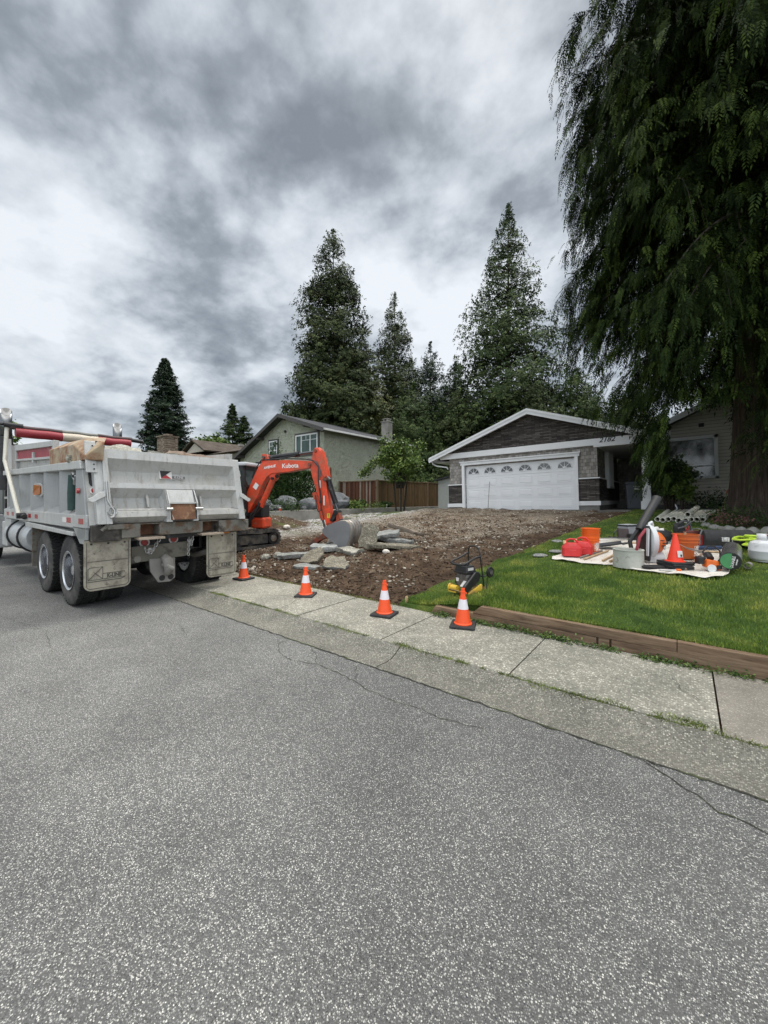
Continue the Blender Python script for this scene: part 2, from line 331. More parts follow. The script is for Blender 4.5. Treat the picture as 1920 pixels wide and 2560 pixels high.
# pavement slabs
def slabs(name,xs,m):
    b=MB()
    for a,c in zip(xs,xs[1:]):
        k=max(2,int((c-a)/.35)); t=random.uniform(-.004,.004)
        rows=[]
        for yy in (3.368,3.37,3.378,3.7,4.0,4.3,4.572,4.58,4.582):
            row=[]
            for i in range(k+1):
                x=a+.006+(c-a-.012)*i/k; z=.082+t+.003*nz(x,yy,0,1.1)
                if yy in(3.368,4.582): z=0.0
                elif yy in(3.37,4.58): z-=.008
                if i in(0,k): z-=.007
                row.append((x,yy,z))
            rows.append(row)
        b.loft(rows)
    return b.build(name,m,kind='structure',smooth=True)
slabs('pavement',[-60,-30,-20,-14.4,-12.9,-11.5,-10.1,-8.7,-7.3,-5.86,-4.07,-2.65,-1.23,.19],M_walk); slabs('pavement',[.19,1.61,3.03,4.5,6,7.5,9,20,40],M_walk2)
b=MB(); b.loft([[(x,y,.012) for x in (-60,-10,0,10,40)] for y in (3.345,4.60)]); b.build('joint_soil',M_soil,kind='structure')
# cracks: thin dark open seams with soil in them
M_crack=mat('crack_soil',(.030,.028,.020),.95,var=.4,vs=20,dirt=((.05,.065,.02),6,.55,.05))
def crack(pts,w,z,name='pavement_crack'):
    P=[]
    for i in range(len(pts)-1):
        a,c=Vector(pts[i]),Vector(pts[i+1]); k=max(2,int((c-a).length/.035))
        for j in range(k): P.append(a.lerp(c,j/k))
    P.append(Vector(pts[-1])); L=[];Rr=[]
    for i,p in enumerate(P):
        t=(P[min(i+1,len(P)-1)]-P[max(0,i-1)]).normalized(); n=Vector((-t.y,t.x)); off=n*(.022*nz(p.x,p.y,5,11)+.012*nz(p.x,p.y,8,26))
        ww=w*.85*(.35+1.2*abs(nz(p.x,p.y,2,14))+.15)*min(1,.3+.35*min(i,len(P)-1-i)); q=p+off
        L.append((q.x+n.x*ww,q.y+n.y*ww,z)); Rr.append((q.x-n.x*ww,q.y-n.y*ww,z))
    return MB().loft([L,Rr])
cb=MB()
def addc(m): cb.add(m.v,m.f)
addc(crack([(-3.62,2.88),(-3.60,2.73),(-3.35,2.56),(-3.11,2.52),(-2.85,2.61),(-2.47,2.6),(-2.13,2.53),(-1.88,2.51),(-1.66,2.55),(-1.44,2.53),(-1.1,2.6)],.004,.0045))
addc(crack([(-3.22,2.87),(-3.0,2.74),(-2.87,2.62)],.0035,.0047)); addc(crack([(-2.53,2.86),(-2.45,2.72),(-2.32,2.60)],.0035,.0047))
addc(crack([(-.35,2.9),(-.14,2.86),(-.04,2.77),(.05,2.73),(.14,2.66),(.22,2.65),(.40,2.60),(.8,2.5)],.006,.0045))
addc(crack([(-6.2,2.6),(-5.6,2.3),(-5.1,2.35),(-4.6,2.2)],.003,.0045)); addc(crack([(-9,1.2),(-7.6,1.0),(-6.2,1.25),(-5.2,1.1)],.003,.0046))
addc(crack([(-20,2.9),(-8,2.9),(-4,2.897),(0,2.903),(10,2.9)],.010,.0062))
cb.build('pavement_cracks',M_crack,kind='structure',fix=False)
cb=MB(); addc(crack([(-4.46,3.38),(-4.52,3.6),(-4.66,3.85),(-4.82,4.2),(-4.9,4.57)],.004,.0885)); addc(crack([(-5.6,3.38),(-5.3,3.75),(-4.95,3.95),(-4.7,3.92)],.0035,.0885)); addc(crack([(.16,3.75),(-.02,3.95),(-.1,4.2)],.003,.0885))
cb.build('slab_cracks',M_crack,kind='structure',fix=False)
# dirt lot, dug up
def dz(x,y):
    z=gz(x,y)+.06*nz(x,y,1,.9)+.05*nz(x,y,7,2.6)+.05*max(0,nz(x,y,3,5.5))+.024*nz(x,y,9,13)
    k=ss(4.58,5.0,y); z=.07*(1-k)+z*k
    z+=.55*math.exp(-((x+12.6)**2+(y-9.4)**2)/1.3)+.10*math.exp(-((x+6.6)**2+(y-8.3)**2)/.8)+.09*math.exp(-((x+9.4)**2+(y-10.6)**2)/.35)+.08*math.exp(-((x+8.2)**2+(y-12.6)**2)/.5)
    z-=.06*math.exp(-((y-6.35-.25*math.sin(x))**2)/.05)*ss(-5,-4.2,x)*ss(-2.6,-3.1,x)
    if y>16.5: z-=.05
    return z
def grid(name,x0f,x1f,ys,dx,zf,m,kind='structure'):
    V=[];F=[];W=None
    n=int(max(x1f(y)-x0f(y) for y in ys)/dx)+1
    for y in ys:
        a,c=x0f(y),x1f(y)
        for i in range(n+1):
            x=a+(c-a)*i/n; V.append((x,y,zf(x,y)))
    for j in range(len(ys)-1):
        for i in range(n): F.append((j*(n+1)+i,j*(n+1)+i+1,(j+1)*(n+1)+i+1,(j+1)*(n+1)+i))
    return npmesh(name,np.array(V),np.array(F),m,kind=kind,smooth=True)
ysd=list(np.arange(4.575,9,.055))+list(np.arange(9,17.32,.08))
grid('dirt',lambda y:-14.25,lambda y:edgeX(y)+.12+.10*nz(y,0,4,2.3),ysd,.07,dz,M_dirt)
# lawn
def lz(x,y):
    z=gz(x,y)+.02*nz(x,y,2,.8)+.03
    return z
def lx0(y): return edgeX(y)-.02+.14*nz(y,0,8,1.9)+.05*nz(y,0,3,8)
grid('lawn',lx0,lambda y:14.0,list(np.arange(4.66,17,.12))+list(np.arange(17,24,.8)),.14,lz,M_lawn)
# lawn shoulder down to the pavement left of the timber
b=MB(); rows=[]
for i in range(26):
    x=-3.28+1.25*i/25; k_=ss(-2.75,-2.70,x); rows.append([(x,4.60+.09*k_,.06),(x,4.63+.065*k_,.11+.05*k_),(x,4.70,lz(x,4.70)-.004)])
b.loft(rows); b.build('lawn_edge',M_lawn,kind='structure',smooth=True)
# grass blades
def blades(name,pts,h0,h1,wd,m,lean=.5,kind='stuff'):
    n=len(pts); P=np.array(pts); a=rng.uniform(0,2*PI,n); h=rng.uniform(h0,h1,n); ww=wd*rng.uniform(.7,1.3,n); ln=rng.uniform(0,lean,n)*h; b2=rng.uniform(0,2*PI,n)
    dx,dy=np.cos(a)*ww,np.sin(a)*ww; lx,ly=np.cos(b2)*ln,np.sin(b2)*ln; z0=P[:,2]-.01
    V=np.stack([np.stack([P[:,0]-dx,P[:,1]-dy,z0],1),np.stack([P[:,0]+dx,P[:,1]+dy,z0],1),np.stack([P[:,0]+lx*.45+dx*.7,P[:,1]+ly*.45+dy*.7,z0+h*.6],1),np.stack([P[:,0]+lx,P[:,1]+ly,z0+h*.97],1)],1).reshape(-1,3)
    F=np.arange(4*n).reshape(-1,4); var=np.repeat(rng.random(n),4)
    return npmesh(name,V,F,m,var=var,kind=kind)
GP=[]
def lawnpt(x,y): return (x,y,lz(x,y))
while len(GP)<165000:
    u=rng.random(); y=4.66+12.4*u**1.75; x=rng.uniform(-3.4,6.8)
    if x<lx0(y)+.02 or x>.62*y+2.2: continue
    if x<-2.7 and y<4.66: continue
    GP.append((x,y,gz(x,y)+.03))
g=blades('grass',GP,.022,.055,.0042,M_blade); g['label']='short mown green grass covering the front lawn'; g['category']='grass'
# weeds and moss in the joints
M_weed=mat('weed_leaf',(.13,.17,.035),.7,var=.5,vs=9)
WP=[]
for _ in range(11000):
    x=rng.uniform(-6.2,2.4); d=noise.noise(Vector((x*1.7,3,1)))+.5*noise.noise(Vector((x*6,9,1)))
    if d<-.18: continue
    WP.append((x,3.357+rng.normal(0,.014+.02*max(0,d)),.07))
for (cx,cy,s,k) in [(-2.35,3.37,.07,220),(.02,3.41,.09,420),(-.45,3.38,.06,160),(-1.7,3.36,.05,120),(-4.45,3.37,.05,130),(-5.9,3.37,.05,100),(-2.6,4.55,.08,150)]:
    for _ in range(k): WP.append((cx+rng.normal(0,s),cy+rng.normal(0,s*.35),.078))
for _ in range(1500):
    x=rng.uniform(-3.3,4); WP.append((x,4.585+abs(rng.normal(0,.02)),.07))
for _ in range(700): WP.append((rng.uniform(-7,-3.3),4.60+rng.normal(0,.03),.08))
o=blades('joint_weeds',WP,.008,.038,.004,M_weed,1.1); o['label']='low weeds and moss growing along the joints of the pavement'; o['category']='weeds'
def leafy(name,pts,size,m,kind=None,parent=None,flat=.6,droop=0.0,asp=1.9):
    """diamond leaves at the points"""
    P=np.array(pts); n=len(P); s=size*rng.uniform(.6,1.3,n); d=rng.normal(0,1,(n,3)); d[:,2]=d[:,2]*flat-droop; d/=np.linalg.norm(d,axis=1)[:,None]
    q=rng.normal(0,1,(n,3)); sd=np.cross(d,q); sd/=np.linalg.norm(sd,axis=1)[:,None]
    V=np.stack([P,P+d*(s*.5)[:,None]+sd*(s/asp/2)[:,None],P+d*s[:,None],P+d*(s*.5)[:,None]-sd*(s/asp/2)[:,None]],1).reshape(-1,3)
    return npmesh(name,V,np.arange(4*n).reshape(-1,4),m,parent,np.repeat(rng.random(n),4),kind)
def m_leaf(name,dark,mid,light,rough=.5,spec=.3,trans=.0,ns=.9):
    g=NG(name); at=g.t.nodes.new('ShaderNodeAttribute'); at.attribute_name='var'; n=g.noise(ns,3,.6)
    f=g.math('ADD',g.math('MULTIPLY',at.outputs['Fac'],.55),g.math('MULTIPLY',n,.55))
    c=g.ramp(f,[(.25,dark),(.55,mid),(.85,light)])
    return g.done(c,rough,spec=spec)
M_weedl=m_leaf('broad_weed',(.03,.06,.015),(.06,.11,.025),(.12,.17,.04),ns=6)
WL=[]
MB().bb((-2.0,4.676,-.05),(8,4.75,.235)).build('soil_behind_timber',M_soil,kind='structure')
MB().bb((-2.72,4.69,-.05),(-2.0,4.75,.135)).build('soil_behind_timber',M_soil,kind='structure')
MB().bb((-.8,4.60,.0),(-.5,4.685,.172)).build('soil_behind_timber',M_soil,kind='structure')
for _ in range(75):
    x=rng.uniform(-2.6,1.7); y=4.57-rng.random()*.05; s=rng.uniform(.02,.07)
    for _ in range(26): WL.append((x+rng.normal(0,s),y-abs(rng.normal(0,s*.6)),.085+abs(rng.normal(0,.02))))
for (x,y) in [(-2.5,4.5),(-1.7,4.5),(-1.55,4.52),(-.9,4.5),(.3,4.5)]:
    for _ in range(60): WL.append((x+rng.normal(0,.07),y+rng.normal(0,.03),.09+abs(rng.normal(0,.03))))
o=leafy('broad_weeds',WL,.032,M_weedl,'stuff'); o['label']='leafy weeds sprouting at the foot of the timber edging'; o['category']='weeds'
# stones lying in the dirt
def stones(name,n,zone,smin,smax,m,seed=3):
    r=np.random.default_rng(seed); b=bmesh.new(); bmesh.ops.create_icosphere(b,subdivisions=1,radius=1); bv=np.array([v.co[:] for v in b.verts]); bf=np.array([[v.index for v in f.verts] for f in b.faces]); b.free()
    V=[];F=[];va=[]; k=0
    while k<n:
        p=zone(r)
        if p is None: continue
        s=smin*(smax/smin)**(r.random()**2.2); sc=s*np.array([r.uniform(.7,1.4),r.uniform(.7,1.3),r.uniform(.4,.85)]); a=r.uniform(0,2*PI)
        q=bv*(1+r.uniform(-.22,.22,(len(bv),1)))*sc; c,s2=math.cos(a),math.sin(a); q=np.stack([q[:,0]*c-q[:,1]*s2,q[:,0]*s2+q[:,1]*c,q[:,2]],1)
        V.append(q+np.array(p)+[0,0,s*.15]); F.append(bf+k*len(bv)); va+= [r.random()]*len(bv); k+=1
    return npmesh(name,np.concatenate(V),np.concatenate(F),m,var=np.array(va),kind='stuff')
M_stone=m_leaf('stone',(.11,.085,.06),(.22,.19,.15),(.46,.43,.37),.85,.25,ns=2)
def zone1(r):
    y=4.7+12.3*r.random()**1.5; x=r.uniform(-13.9,edgeX(y)-.05)
    d=noise.noise(Vector((x*.9,y*.9,1)))+.35*noise.noise(Vector((x*3,y*3,1)))+(.30 if y>8.5 else -.18)-(.35 if x>edgeX(y)-.9 else 0)
    if d<r.uniform(-.4,.45): return None
    return (x,y,dz(x,y))
o=stones('gravel',15000,zone1,.006,.040,M_stone); o['label']='loose stones and gravel scattered over the dug up dirt'; o['category']='gravel'
# clods of soil
def zone2(r):
    y=4.65+9*r.random()**1.6; x=r.uniform(-9.5,edgeX(y)+.05); return (x,y,dz(x,y))
M_clod=m_leaf('clod',(.024,.016,.010),(.055,.037,.025),(.115,.082,.055),.95,.1,ns=2)
o=stones('soil_clods',12000,zone2,.007,.034,M_clod,5); o['label']='crumbled brown soil clods on the dug up driveway'; o['category']='soil'
# timber edging
def m_wood(name,c1,c2,c3,stretch=(1.2,14,14)):
    g=NG(name); mp=g.t.nodes.new('ShaderNodeMapping'); mp.inputs['Scale'].default_value=stretch; g.t.links.new(g.obj,mp.inputs[0])
    n=g.noise(1.8,7,.65,vec=mp.outputs[0],dist=.4); n2=g.noise(1.1,4,.6)
    c=g.ramp(n,[(.3,c1),(.5,c2),(.72,c3)]); c=g.mix(1.0,c,g.ramp(n2,[(.3,(.72,.72,.74)),(.7,(1.2,1.17,1.1))]),'MULTIPLY')
    return g.done(c,.8,n,.5,.006,spec=.25)
M_timber=m_wood('weathered_timber',(.085,.055,.036),(.19,.130,.085),(.30,.225,.155))
te=thing('timber_edging','weathered brown timber edging holding the lawn above the pavement','edging',(0,4.64,.0))
def beam(x0,x1,z0,z1,y0=-.055,y1=.04,slant=0,name='timber'):
    b=MB(); n=10; rows=[]
    for i in range(n+1):
        t=i/n; x=x0+(x1-x0)*t; w=.003*nz(x,z0,1,1.4); rows.append([(x,y0+w,z0),(x,y0+w,z1+w),(x,y1+w,z1+w),(x,y1+w,z0),(x,y0+w,z0)])
    if slant: rows[0]=[(p[0]+(slant if p[2]>z0+.01 else 0),p[1],p[2]) for p in rows[0]]
    b.loft(rows); o=len(b.v); b.f.append(tuple(range(4))); b.f.append(tuple(o-5+k for k in range(4)))
    return b.build(name,M_timber,te,bev=.004)
beam(-2.13,-.065,.178,.272,-.052,.043,.10); beam(-.06,3.4,.176,.274); beam(3.41,8,.176,.274)
beam(-2.74,-.74,.07,.172,-.045,.05,.06); beam(-.60,2.0,.068,.174); beam(2.01,8,.068,.174)
MB().box((-.67,.0,.11),(.10,.09,.14)).build('post',M_timber,te,bev=.004)
# wooden stake
sk=MB().prism([(-.018,0,0),(.018,0,0),(.018,0,.14),(.004,0,.165),(-.018,0,.15)],(0,.03,0)).build('wooden_stake',mat('raw_wood',(.42,.30,.16),.8,var=.2,vs=14),bev=.002)
tag(sk,'short raw wooden stake where dirt, lawn and pavement meet','stake',loc=(-3.2,4.66,.05))
# low concrete wall and the raised yard behind it
def m_conc(name,c,dk,s=1.0):
    g=NG(name); n=g.noise(1.6*s,7,.68); f=g.noise(30*s,4,.6); a=g.ramp(n,[(.3,dk),(.55,c),(.75,tuple(min(1,x*1.2) for x in c))])
    a=g.mix(1.0,a,g.ramp(f,[(.3,(.9,.9,.9)),(.7,(1.08,1.08,1.08))]),'MULTIPLY'); return g.done(a,.9,f,.3,.004,spec=.25)
M_wall=m_conc('old_concrete',(.27,.26,.235),(.15,.145,.13))
b=MB(); rows=[]
for i in range(30):
    y=8.2+18.5*i/29; rows.append([(-14.27,y,-.1),(-14.29,y,1.075+.008*nz(y,0,0,1)),(-14.50,y,1.08),(-14.52,y,-.1)])
b.loft(rows); b.f.append((0,1,2,3)); k=len(b.v); b.f.append((k-4,k-3,k-2,k-1))
for y in (10.9,13.5,16.2): pass
o=b.build('retaining_wall',M_wall,bev=.006); tag(o,'low grey concrete retaining wall between the dirt lot and the raised garden','wall')
b=MB(); rows=[]
for j in range(24):
    y=8.2+18.5*j/23; rows.append([(x,y,1.0+.05*nz(x,y,1,.6)+(.18*ss(-15,-17.5,x) if y<17 else .03)) for x in np.arange(-30,-14.4,.52)])
b.loft(rows); b.build('garden_bed',mat('garden_soil',(.055,.045,.028),.95,var=.4,vs=5,bump=.8,bs=20,dirt=((.06,.085,.022),2.2,.5,.08)),kind='structure',smooth=True)
# ================================================================ BUILDINGS
def vecwall(g):
    x=g.sepx(); return g.comb(g.math('ADD',x[0],x[1]),x[2],0.0),x
def m_brick(name,w,h,cols,mort,bump=.8,dist=.02,off=.5,msize=.008,warp=.0,rough=.85,squash=1.0):
    g=NG(name); v,x=vecwall(g)
    if warp:
        nn=g.noise(3.2,3,.6,out='Color'); vm=g.t.nodes.new('ShaderNodeVectorMath'); vm.operation='MULTIPLY_ADD'; g.t.links.new(nn,vm.inputs[0]); vm.inputs[1].default_value=(warp,warp*.5,0); g.t.links.new(v,vm.inputs[2]); v=vm.outputs[0]
    n=g.t.nodes.new('ShaderNodeTexBrick'); g.t.links.new(v,n.inputs[0]); n.offset=off; n.squash=squash; n.squash_frequency=3
    n.inputs['Scale'].default_value=1; n.inputs['Brick Width'].default_value=w; n.inputs['Row Height'].default_value=h; n.inputs['Mortar Size'].default_value=msize; n.inputs['Mortar Smooth'].default_value=.2; n.inputs['Bias'].default_value=0
    n.inputs['Color1'].default_value=(0,0,0,1); n.inputs['Color2'].default_value=(1,1,1,1); n.inputs['Mortar'].default_value=(.5,.5,.5,1)
    c=g.ramp(n.outputs[0],[(0,cols[0]),(.5,cols[1]),(1,cols[2])]); c=g.mix(1.0,c,g.ramp(g.noise(7,6,.7),[(.3,(.7,.7,.7)),(.7,(1.25,1.25,1.25))]),'MULTIPLY')
    c=g.mix(n.outputs[1],c,mort)
    hgt=g.math('ADD',g.math('MULTIPLY',n.outputs[1],-1.0),g.math('ADD',g.math('MULTIPLY',g.sepx(n.outputs[0])[0],.6),g.math('MULTIPLY',g.noise(22,5,.65),.5)))
    return g.done(c,rough,hgt,bump,dist,spec=.25)
M_veneer=m_brick('stone_veneer',.34,.062,((.045,.040,.037),(.085,.076,.070),(.15,.135,.122)),(.018,.016,.015),1.0,.03,.37,.007,.05)
M_shing=m_brick('cedar_shingle',.155,.145,((.20,.185,.17),(.29,.272,.25),(.39,.37,.345)),(.11,.10,.09),.7,.012,.43,.006,.0)
M_chim=m_brick('chimney_stone',.34,.10,((.13,.095,.07),(.24,.185,.14),(.36,.30,.24)),(.07,.06,.05),1.0,.03,.4,.012,.08)
M_white=mat('white_paint',(.72,.73,.74),.5,var=.03,vs=3,dirt=((.45,.45,.44),4,.72,.1)); M_fascia=mat('fascia_white',(.66,.67,.68),.55,var=.04,vs=2)
def m_roof(name,a,b2):
    g=NG(name); x=g.sepx(); v=g.comb(x[0],g.math('MULTIPLY',x[2],3.0)); n=g.noise(1.2,6,.7); f=g.noise(60,3,.6)
    wv=g.t.nodes.new('ShaderNodeTexWave'); wv.bands_direction='Z'; wv.wave_profile='SAW'; wv.inputs['Scale'].default_value=3.2; wv.inputs['Distortion'].default_value=.6; g.t.links.new(g.obj,wv.inputs[0])
    c=g.ramp(n,[(.3,a),(.7,b2)]); c=g.mix(1.0,c,g.ramp(f,[(.3,(.7,.7,.7)),(.7,(1.3,1.3,1.3))]),'MULTIPLY'); c=g.mix(1.0,c,g.ramp(wv.outputs[1],[(0,(.75,.75,.75)),(.2,(1.05,1.05,1.05))]),'MULTIPLY')
    return g.done(c,.95,wv.outputs[1],.5,.02,spec=.2)
M_roof=m_roof('asphalt_shingle',(.035,.036,.040),(.080,.082,.088)); M_roofb=m_roof('brown_shingle',(.045,.036,.030),(.11,.09,.075)); M_roofg=m_roof('grey_shingle',(.09,.09,.088),(.17,.17,.165))
M_found=m_conc('foundation',(.23,.225,.21),(.15,.15,.14)); M_glass=mat('window_glass',(.015,.022,.022),.06,var=.3,vs=1.2,spec=.9); M_dark=mat('dark_interior',(.012,.012,.013),.5,var=.2)
M_siding_c=(.55,.52,.455)
def m_siding():
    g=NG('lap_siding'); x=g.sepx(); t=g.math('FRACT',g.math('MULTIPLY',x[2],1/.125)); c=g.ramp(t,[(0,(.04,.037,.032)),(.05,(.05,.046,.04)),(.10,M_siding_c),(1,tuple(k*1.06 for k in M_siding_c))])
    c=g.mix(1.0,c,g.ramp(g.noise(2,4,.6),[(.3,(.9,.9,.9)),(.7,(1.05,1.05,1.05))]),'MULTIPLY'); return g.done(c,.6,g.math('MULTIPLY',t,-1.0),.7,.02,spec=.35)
M_siding=m_siding()
TL=R(-1.4)
h1=thing('bungalow','single storey house with white double garage door, dark stone gable and number 2182','house',(-5.4,17.3,1.13),rot=(0,TL,0))
def wallbox(name,a,b2,m,par,**k): return MB().bb(a,b2).build(name,m,par,**k)
# front garage wall around the door (opening x -2.98..1.90, z to 2.12)
b=MB(); 
for a,c in [((-3.8,0,1.27),(-2.98,.2,2.55)),((1.90,0,1.27),(2.7,.2,2.55)),((-2.98,0,2.12),(1.90,.2,2.55))]: b.bb(a,c)
b.bb((2.5,.2,1.27),(2.7,5.7,2.75)); b.build('shingle_wall',M_shing,h1)
MB().bb((-3.85,-.06,.34),(-2.99,.2,1.23)).build('stone_wainscot',M_veneer,h1); MB().bb((1.91,-.06,.34),(2.76,.2,1.23)).bb((2.56,.2,.34),(2.76,5.7,1.23)).build('stone_wainscot',M_veneer,h1)
for a,c in [((-3.88,-.09,1.23),(-2.99,.2,1.275)),((1.91,-.09,1.23),(2.79,.2,1.275)),((2.6,.2,1.23),(2.79,5.7,1.275)),((-3.90,-.10,.17),(-2.99,.2,.34)),((1.91,-.10,.17),(2.80,.2,.34)),((2.55,.2,.17),(2.80,5.7,.34))]: MB().bb(a,c).build('skirt_board',M_white,h1,bev=.004)
b=MB()
for a,c in [((-3.84,-.04,-.4),(-2.99,.3,.17)),((1.91,-.04,-.4),(2.74,.3,.17)),((2.5,.3,-.4),(2.74,5.7,.17)),((-2.99,.0,-.5),(1.91,.3,-.005))]: b.bb(a,c)
b.build('foundation',M_found,h1)
# big body behind (side + back walls)
b=MB(); b.bb((-3.75,.2,-.2),(-3.55,11,2.75)); b.bb((-3.75,10.8,-.2),(10,11,2.75)); b.build('side_wall',M_shing,h1)
# gable with veneer
SL=.352; 
def gz1(x): return 4.20-SL*abs(x-.10)
b=MB(); b.prism([(-4.2,-.03,2.78),(5.0,-.03,2.78),(5.0,-.03,gz1(5.0)),(.10,-.03,gz1(.10)),(-4.2,-.03,gz1(-4.2))][0:5],(0,.2,0)) if gz1(-4.2)>2.78 else b.prism([(-3.93,-.03,2.78),(4.13,-.03,2.78),(.10,-.03,4.20)],(0,.2,0))
b.build('gable_wall',M_veneer,h1)
b=MB(); b.bb((-4.25,-.14,2.53),(5.05,.0,2.79)); b.bb((2.6,-.16,2.45),(5.05,-.02,2.60)); b.build('beam',M_white,h1,bev=.005)
# garage door trim
b=MB(); b.bb((-3.10,-.12,0),(-2.97,.02,2.16)); b.bb((1.89,-.12,0),(2.02,.02,2.16)); b.bb((-3.16,-.13,2.16),(2.08,.02,2.29)); b.bb((-3.20,-.17,2.29),(2.12,.02,2.335)); b.build('door_trim',M_white,h1,bev=.004)
# garage door
M_gd=mat('garage_door_white',(.74,.755,.77),.45,var=.02,vs=2,bump=.06,bs=90)
gd=MB(); W0,W1=-2.965,1.885; wpan=(W1-W0)/6; hrow=2.12/4
gd.bb((W0,.09,0),(W1,.13,2.14))
for r_ in range(4):
    z0=r_*hrow; gd.bb((W0,.065,z0+.004),(W1,.095,z0+hrow-.006)) 
gdo=gd.build('garage_door',M_gd,h1,bev=.003)
pn=MB(); fg=MB(); fb=MB()
for c in range(6):
    cx=W0+wpan*(c+.5)
    for r_ in range(3):
        z0=r_*hrow+.10; z1=(r_+1)*hrow-.10; x0,x1=cx-wpan/2+.10,cx+wpan/2-.10
        t=.018
        for a,c2 in [((x0,.052,z0),(x1,.066,z0+t)),((x0,.052,z1-t),(x1,.066,z1)),((x0,.052,z0+t),(x0+t,.066,z1-t)),((x1-t,.052,z0+t),(x1,.066,z1-t))]: pn.bb(a,c2)
        pn.hexa([(x0+.035,.0655,z0+.035),(x1-.035,.0655,z0+.035),(x1-.035,.0655,z1-.035),(x0+.035,.0655,z1-.035),(x0+.06,.054,z0+.06),(x1-.06,.054,z0+.06),(x1-.06,.054,z1-.06),(x0+.06,.054,z1-.06)])
    zc=3*hrow+.14; rr=.27
    pts=[(cx+rr*math.cos(a),.060,zc+rr*.98*math.sin(a)) for a in [PI*i/20 for i in range(21)]]
    fg.prism(pts,(0,.006,0))
    ring=[(cx+(rr+.012)*math.cos(a),.056,zc+(rr+.012)*.98*math.sin(a)) for a in [PI*i/20 for i in range(21)]]; fb.tube(ring,.016,6); fb.tube([ring[0],ring[-1]],.014,6)
    for a in (45,90,135): fb.cyl((cx,.053,zc),(cx+rr*math.cos(R(a)),.053,zc+rr*math.sin(R(a))),.013,6)
    fb.prism([(cx+.085*math.cos(PI*i/8),.050,zc+.08*math.sin(PI*i/8)) for i in range(9)],(0,.008,0))
pn.build('raised_panel',M_gd,gdo,bev=.002); fg.build('fan_window',mat('fan_glass',(.02,.024,.026),.1,var=.2,spec=.8),gdo); fb.build('fan_window_frame',M_gd,gdo)
# roof: two slopes with real thickness, white double fascia on the rake
def slope(x0,z0,x1,z1,y0,y1,th): return [(x0,y0,z0-th),(x1,y0,z1-th),(x1,y1,z1-th),(x0,y1,z0-th),(x0,y0,z0),(x1,y0,z1),(x1,y1,z1),(x0,y1,z0)]
PK=4.36; xl,xr=-4.72,4.95
zl1=PK-SL*(.13-xl); zr1=PK-SL*(xr-.13)
b=MB(); b.hexa(slope(xl,zl1,.13,PK,-.36,11.5,.06)); b.hexa(slope(.13,PK,xr,zr1,-.36,11.5,.06)); rf=b.build('roof',M_roof,h1)
b=MB()
for dz_,y0,y1,hh in [(-.005,-.42,-.362,.10),(-.105,-.40,-.362,.14)]:
    b.hexa([(xl-.03,y0,zl1+dz_-hh),(.13,y0,PK+dz_-hh),(.13,y1,PK+dz_-hh),(xl-.03,y1,zl1+dz_-hh),(xl-.03,y0,zl1+dz_),(.13,y0,PK+dz_),(.13,y1,PK+dz_),(xl-.03,y1,zl1+dz_)])
    b.hexa([(.13,y0,PK+dz_-hh),(xr,y0,zr1+dz_-hh),(xr,y1,zr1+dz_-hh),(.13,y1,PK+dz_-hh),(.13,y0,PK+dz_),(xr,y0,zr1+dz_),(xr,y1,zr1+dz_),(.13,y1,PK+dz_)])
b.bb((xl-.08,-.36,zl1-.20),(xl-.02,11.4,zl1-.04)); b.build('fascia',M_fascia,h1)
b=MB(); b.hexa(slope(xl+.02,zl1-.14,.13,PK-.14,-.36,.0,.02)); b.hexa(slope(.13,PK-.14,xr,zr1-.14,-.36,.0,.02)); b.bb((xl,.2,zl1-.22),(-3.75,11.3,zl1-.19)); b.build('soffit',M_fascia,h1)
b=MB(); b.tube([(-4.72,-.1,zl1-.12),(-4.70,-.1,zl1-.28),(-4.5,-.05,zl1-.40),(-3.98,.02,zl1-.50),(-3.92,.05,zl1-.6)],.035,8); b.build('downpipe',M_fascia,h1,smooth=True)
text('house_number','2182',.27,M_dark,h1,(3.06,-.150,2.70),(R(90),0,0),.004,.35,.004)
# porch: slab, steps, back wall, door, side window, post
b=MB(); b.bb((2.76,-.45,-.30),(6.4,5.7,-.02)); b.bb((-3.85,-.35,-.4),(2.76,-.05,-.03)); b.build('porch_slab',m_conc('slab_concrete',(.17,.165,.15),(.10,.095,.085)),h1,bev=.01)
b=MB(); b.bb((2.76,4.6,-.02),(5.0,5.7,.15)); b.bb((2.76,5.0,.15),(5.0,5.7,.32)); b.build('step',M_found,h1,bev=.01)
b=MB(); b.bb((2.76,5.7,-.2),(7.0,5.9,2.8)); b.build('porch_wall',M_shing,h1)
d=MB().bb((3.9,5.62,.32),(4.85,5.69,2.4)).build('front_door',mat('door_brown',(.035,.022,.018),.5,var=.2),h1); MB().bb((3.75,5.64,.32),(3.9,5.69,2.5)).bb((4.85,5.64,.32),(5.0,5.69,2.5)).build('door_frame',mat('dull_trim',(.20,.17,.15),.6),d); MB().cyl((4.75,5.60,1.3),(4.75,5.53,1.3),.03,8).build('handle',M_glass,d)
wn=MB().bb((2.705,1.9,.95),(2.80,3.1,2.45)).build('side_window',M_glass,h1)
b=MB()
for y in (1.85,2.25,2.68,3.1): b.bb((2.70,y-.04,.92),(2.86,y+.04,2.5))
b.bb((2.70,1.8,.88),(2.88,3.15,.96)); b.bb((2.70,1.8,2.44),(2.86,3.15,2.5)); b.build('window_frame',M_white,wn,bev=.004)
b=MB(); b.bb((4.16,-.06,.30),(4.42,.20,2.46)); b.bb((4.11,-.11,-.02),(4.47,.25,.32)); b.build('porch_post',M_white,h1,bev=.006)
b=MB(); b.bb((2.7,0,2.46),(4.9,5.7,2.5)); b.build('porch_ceiling',M_fascia,h1)
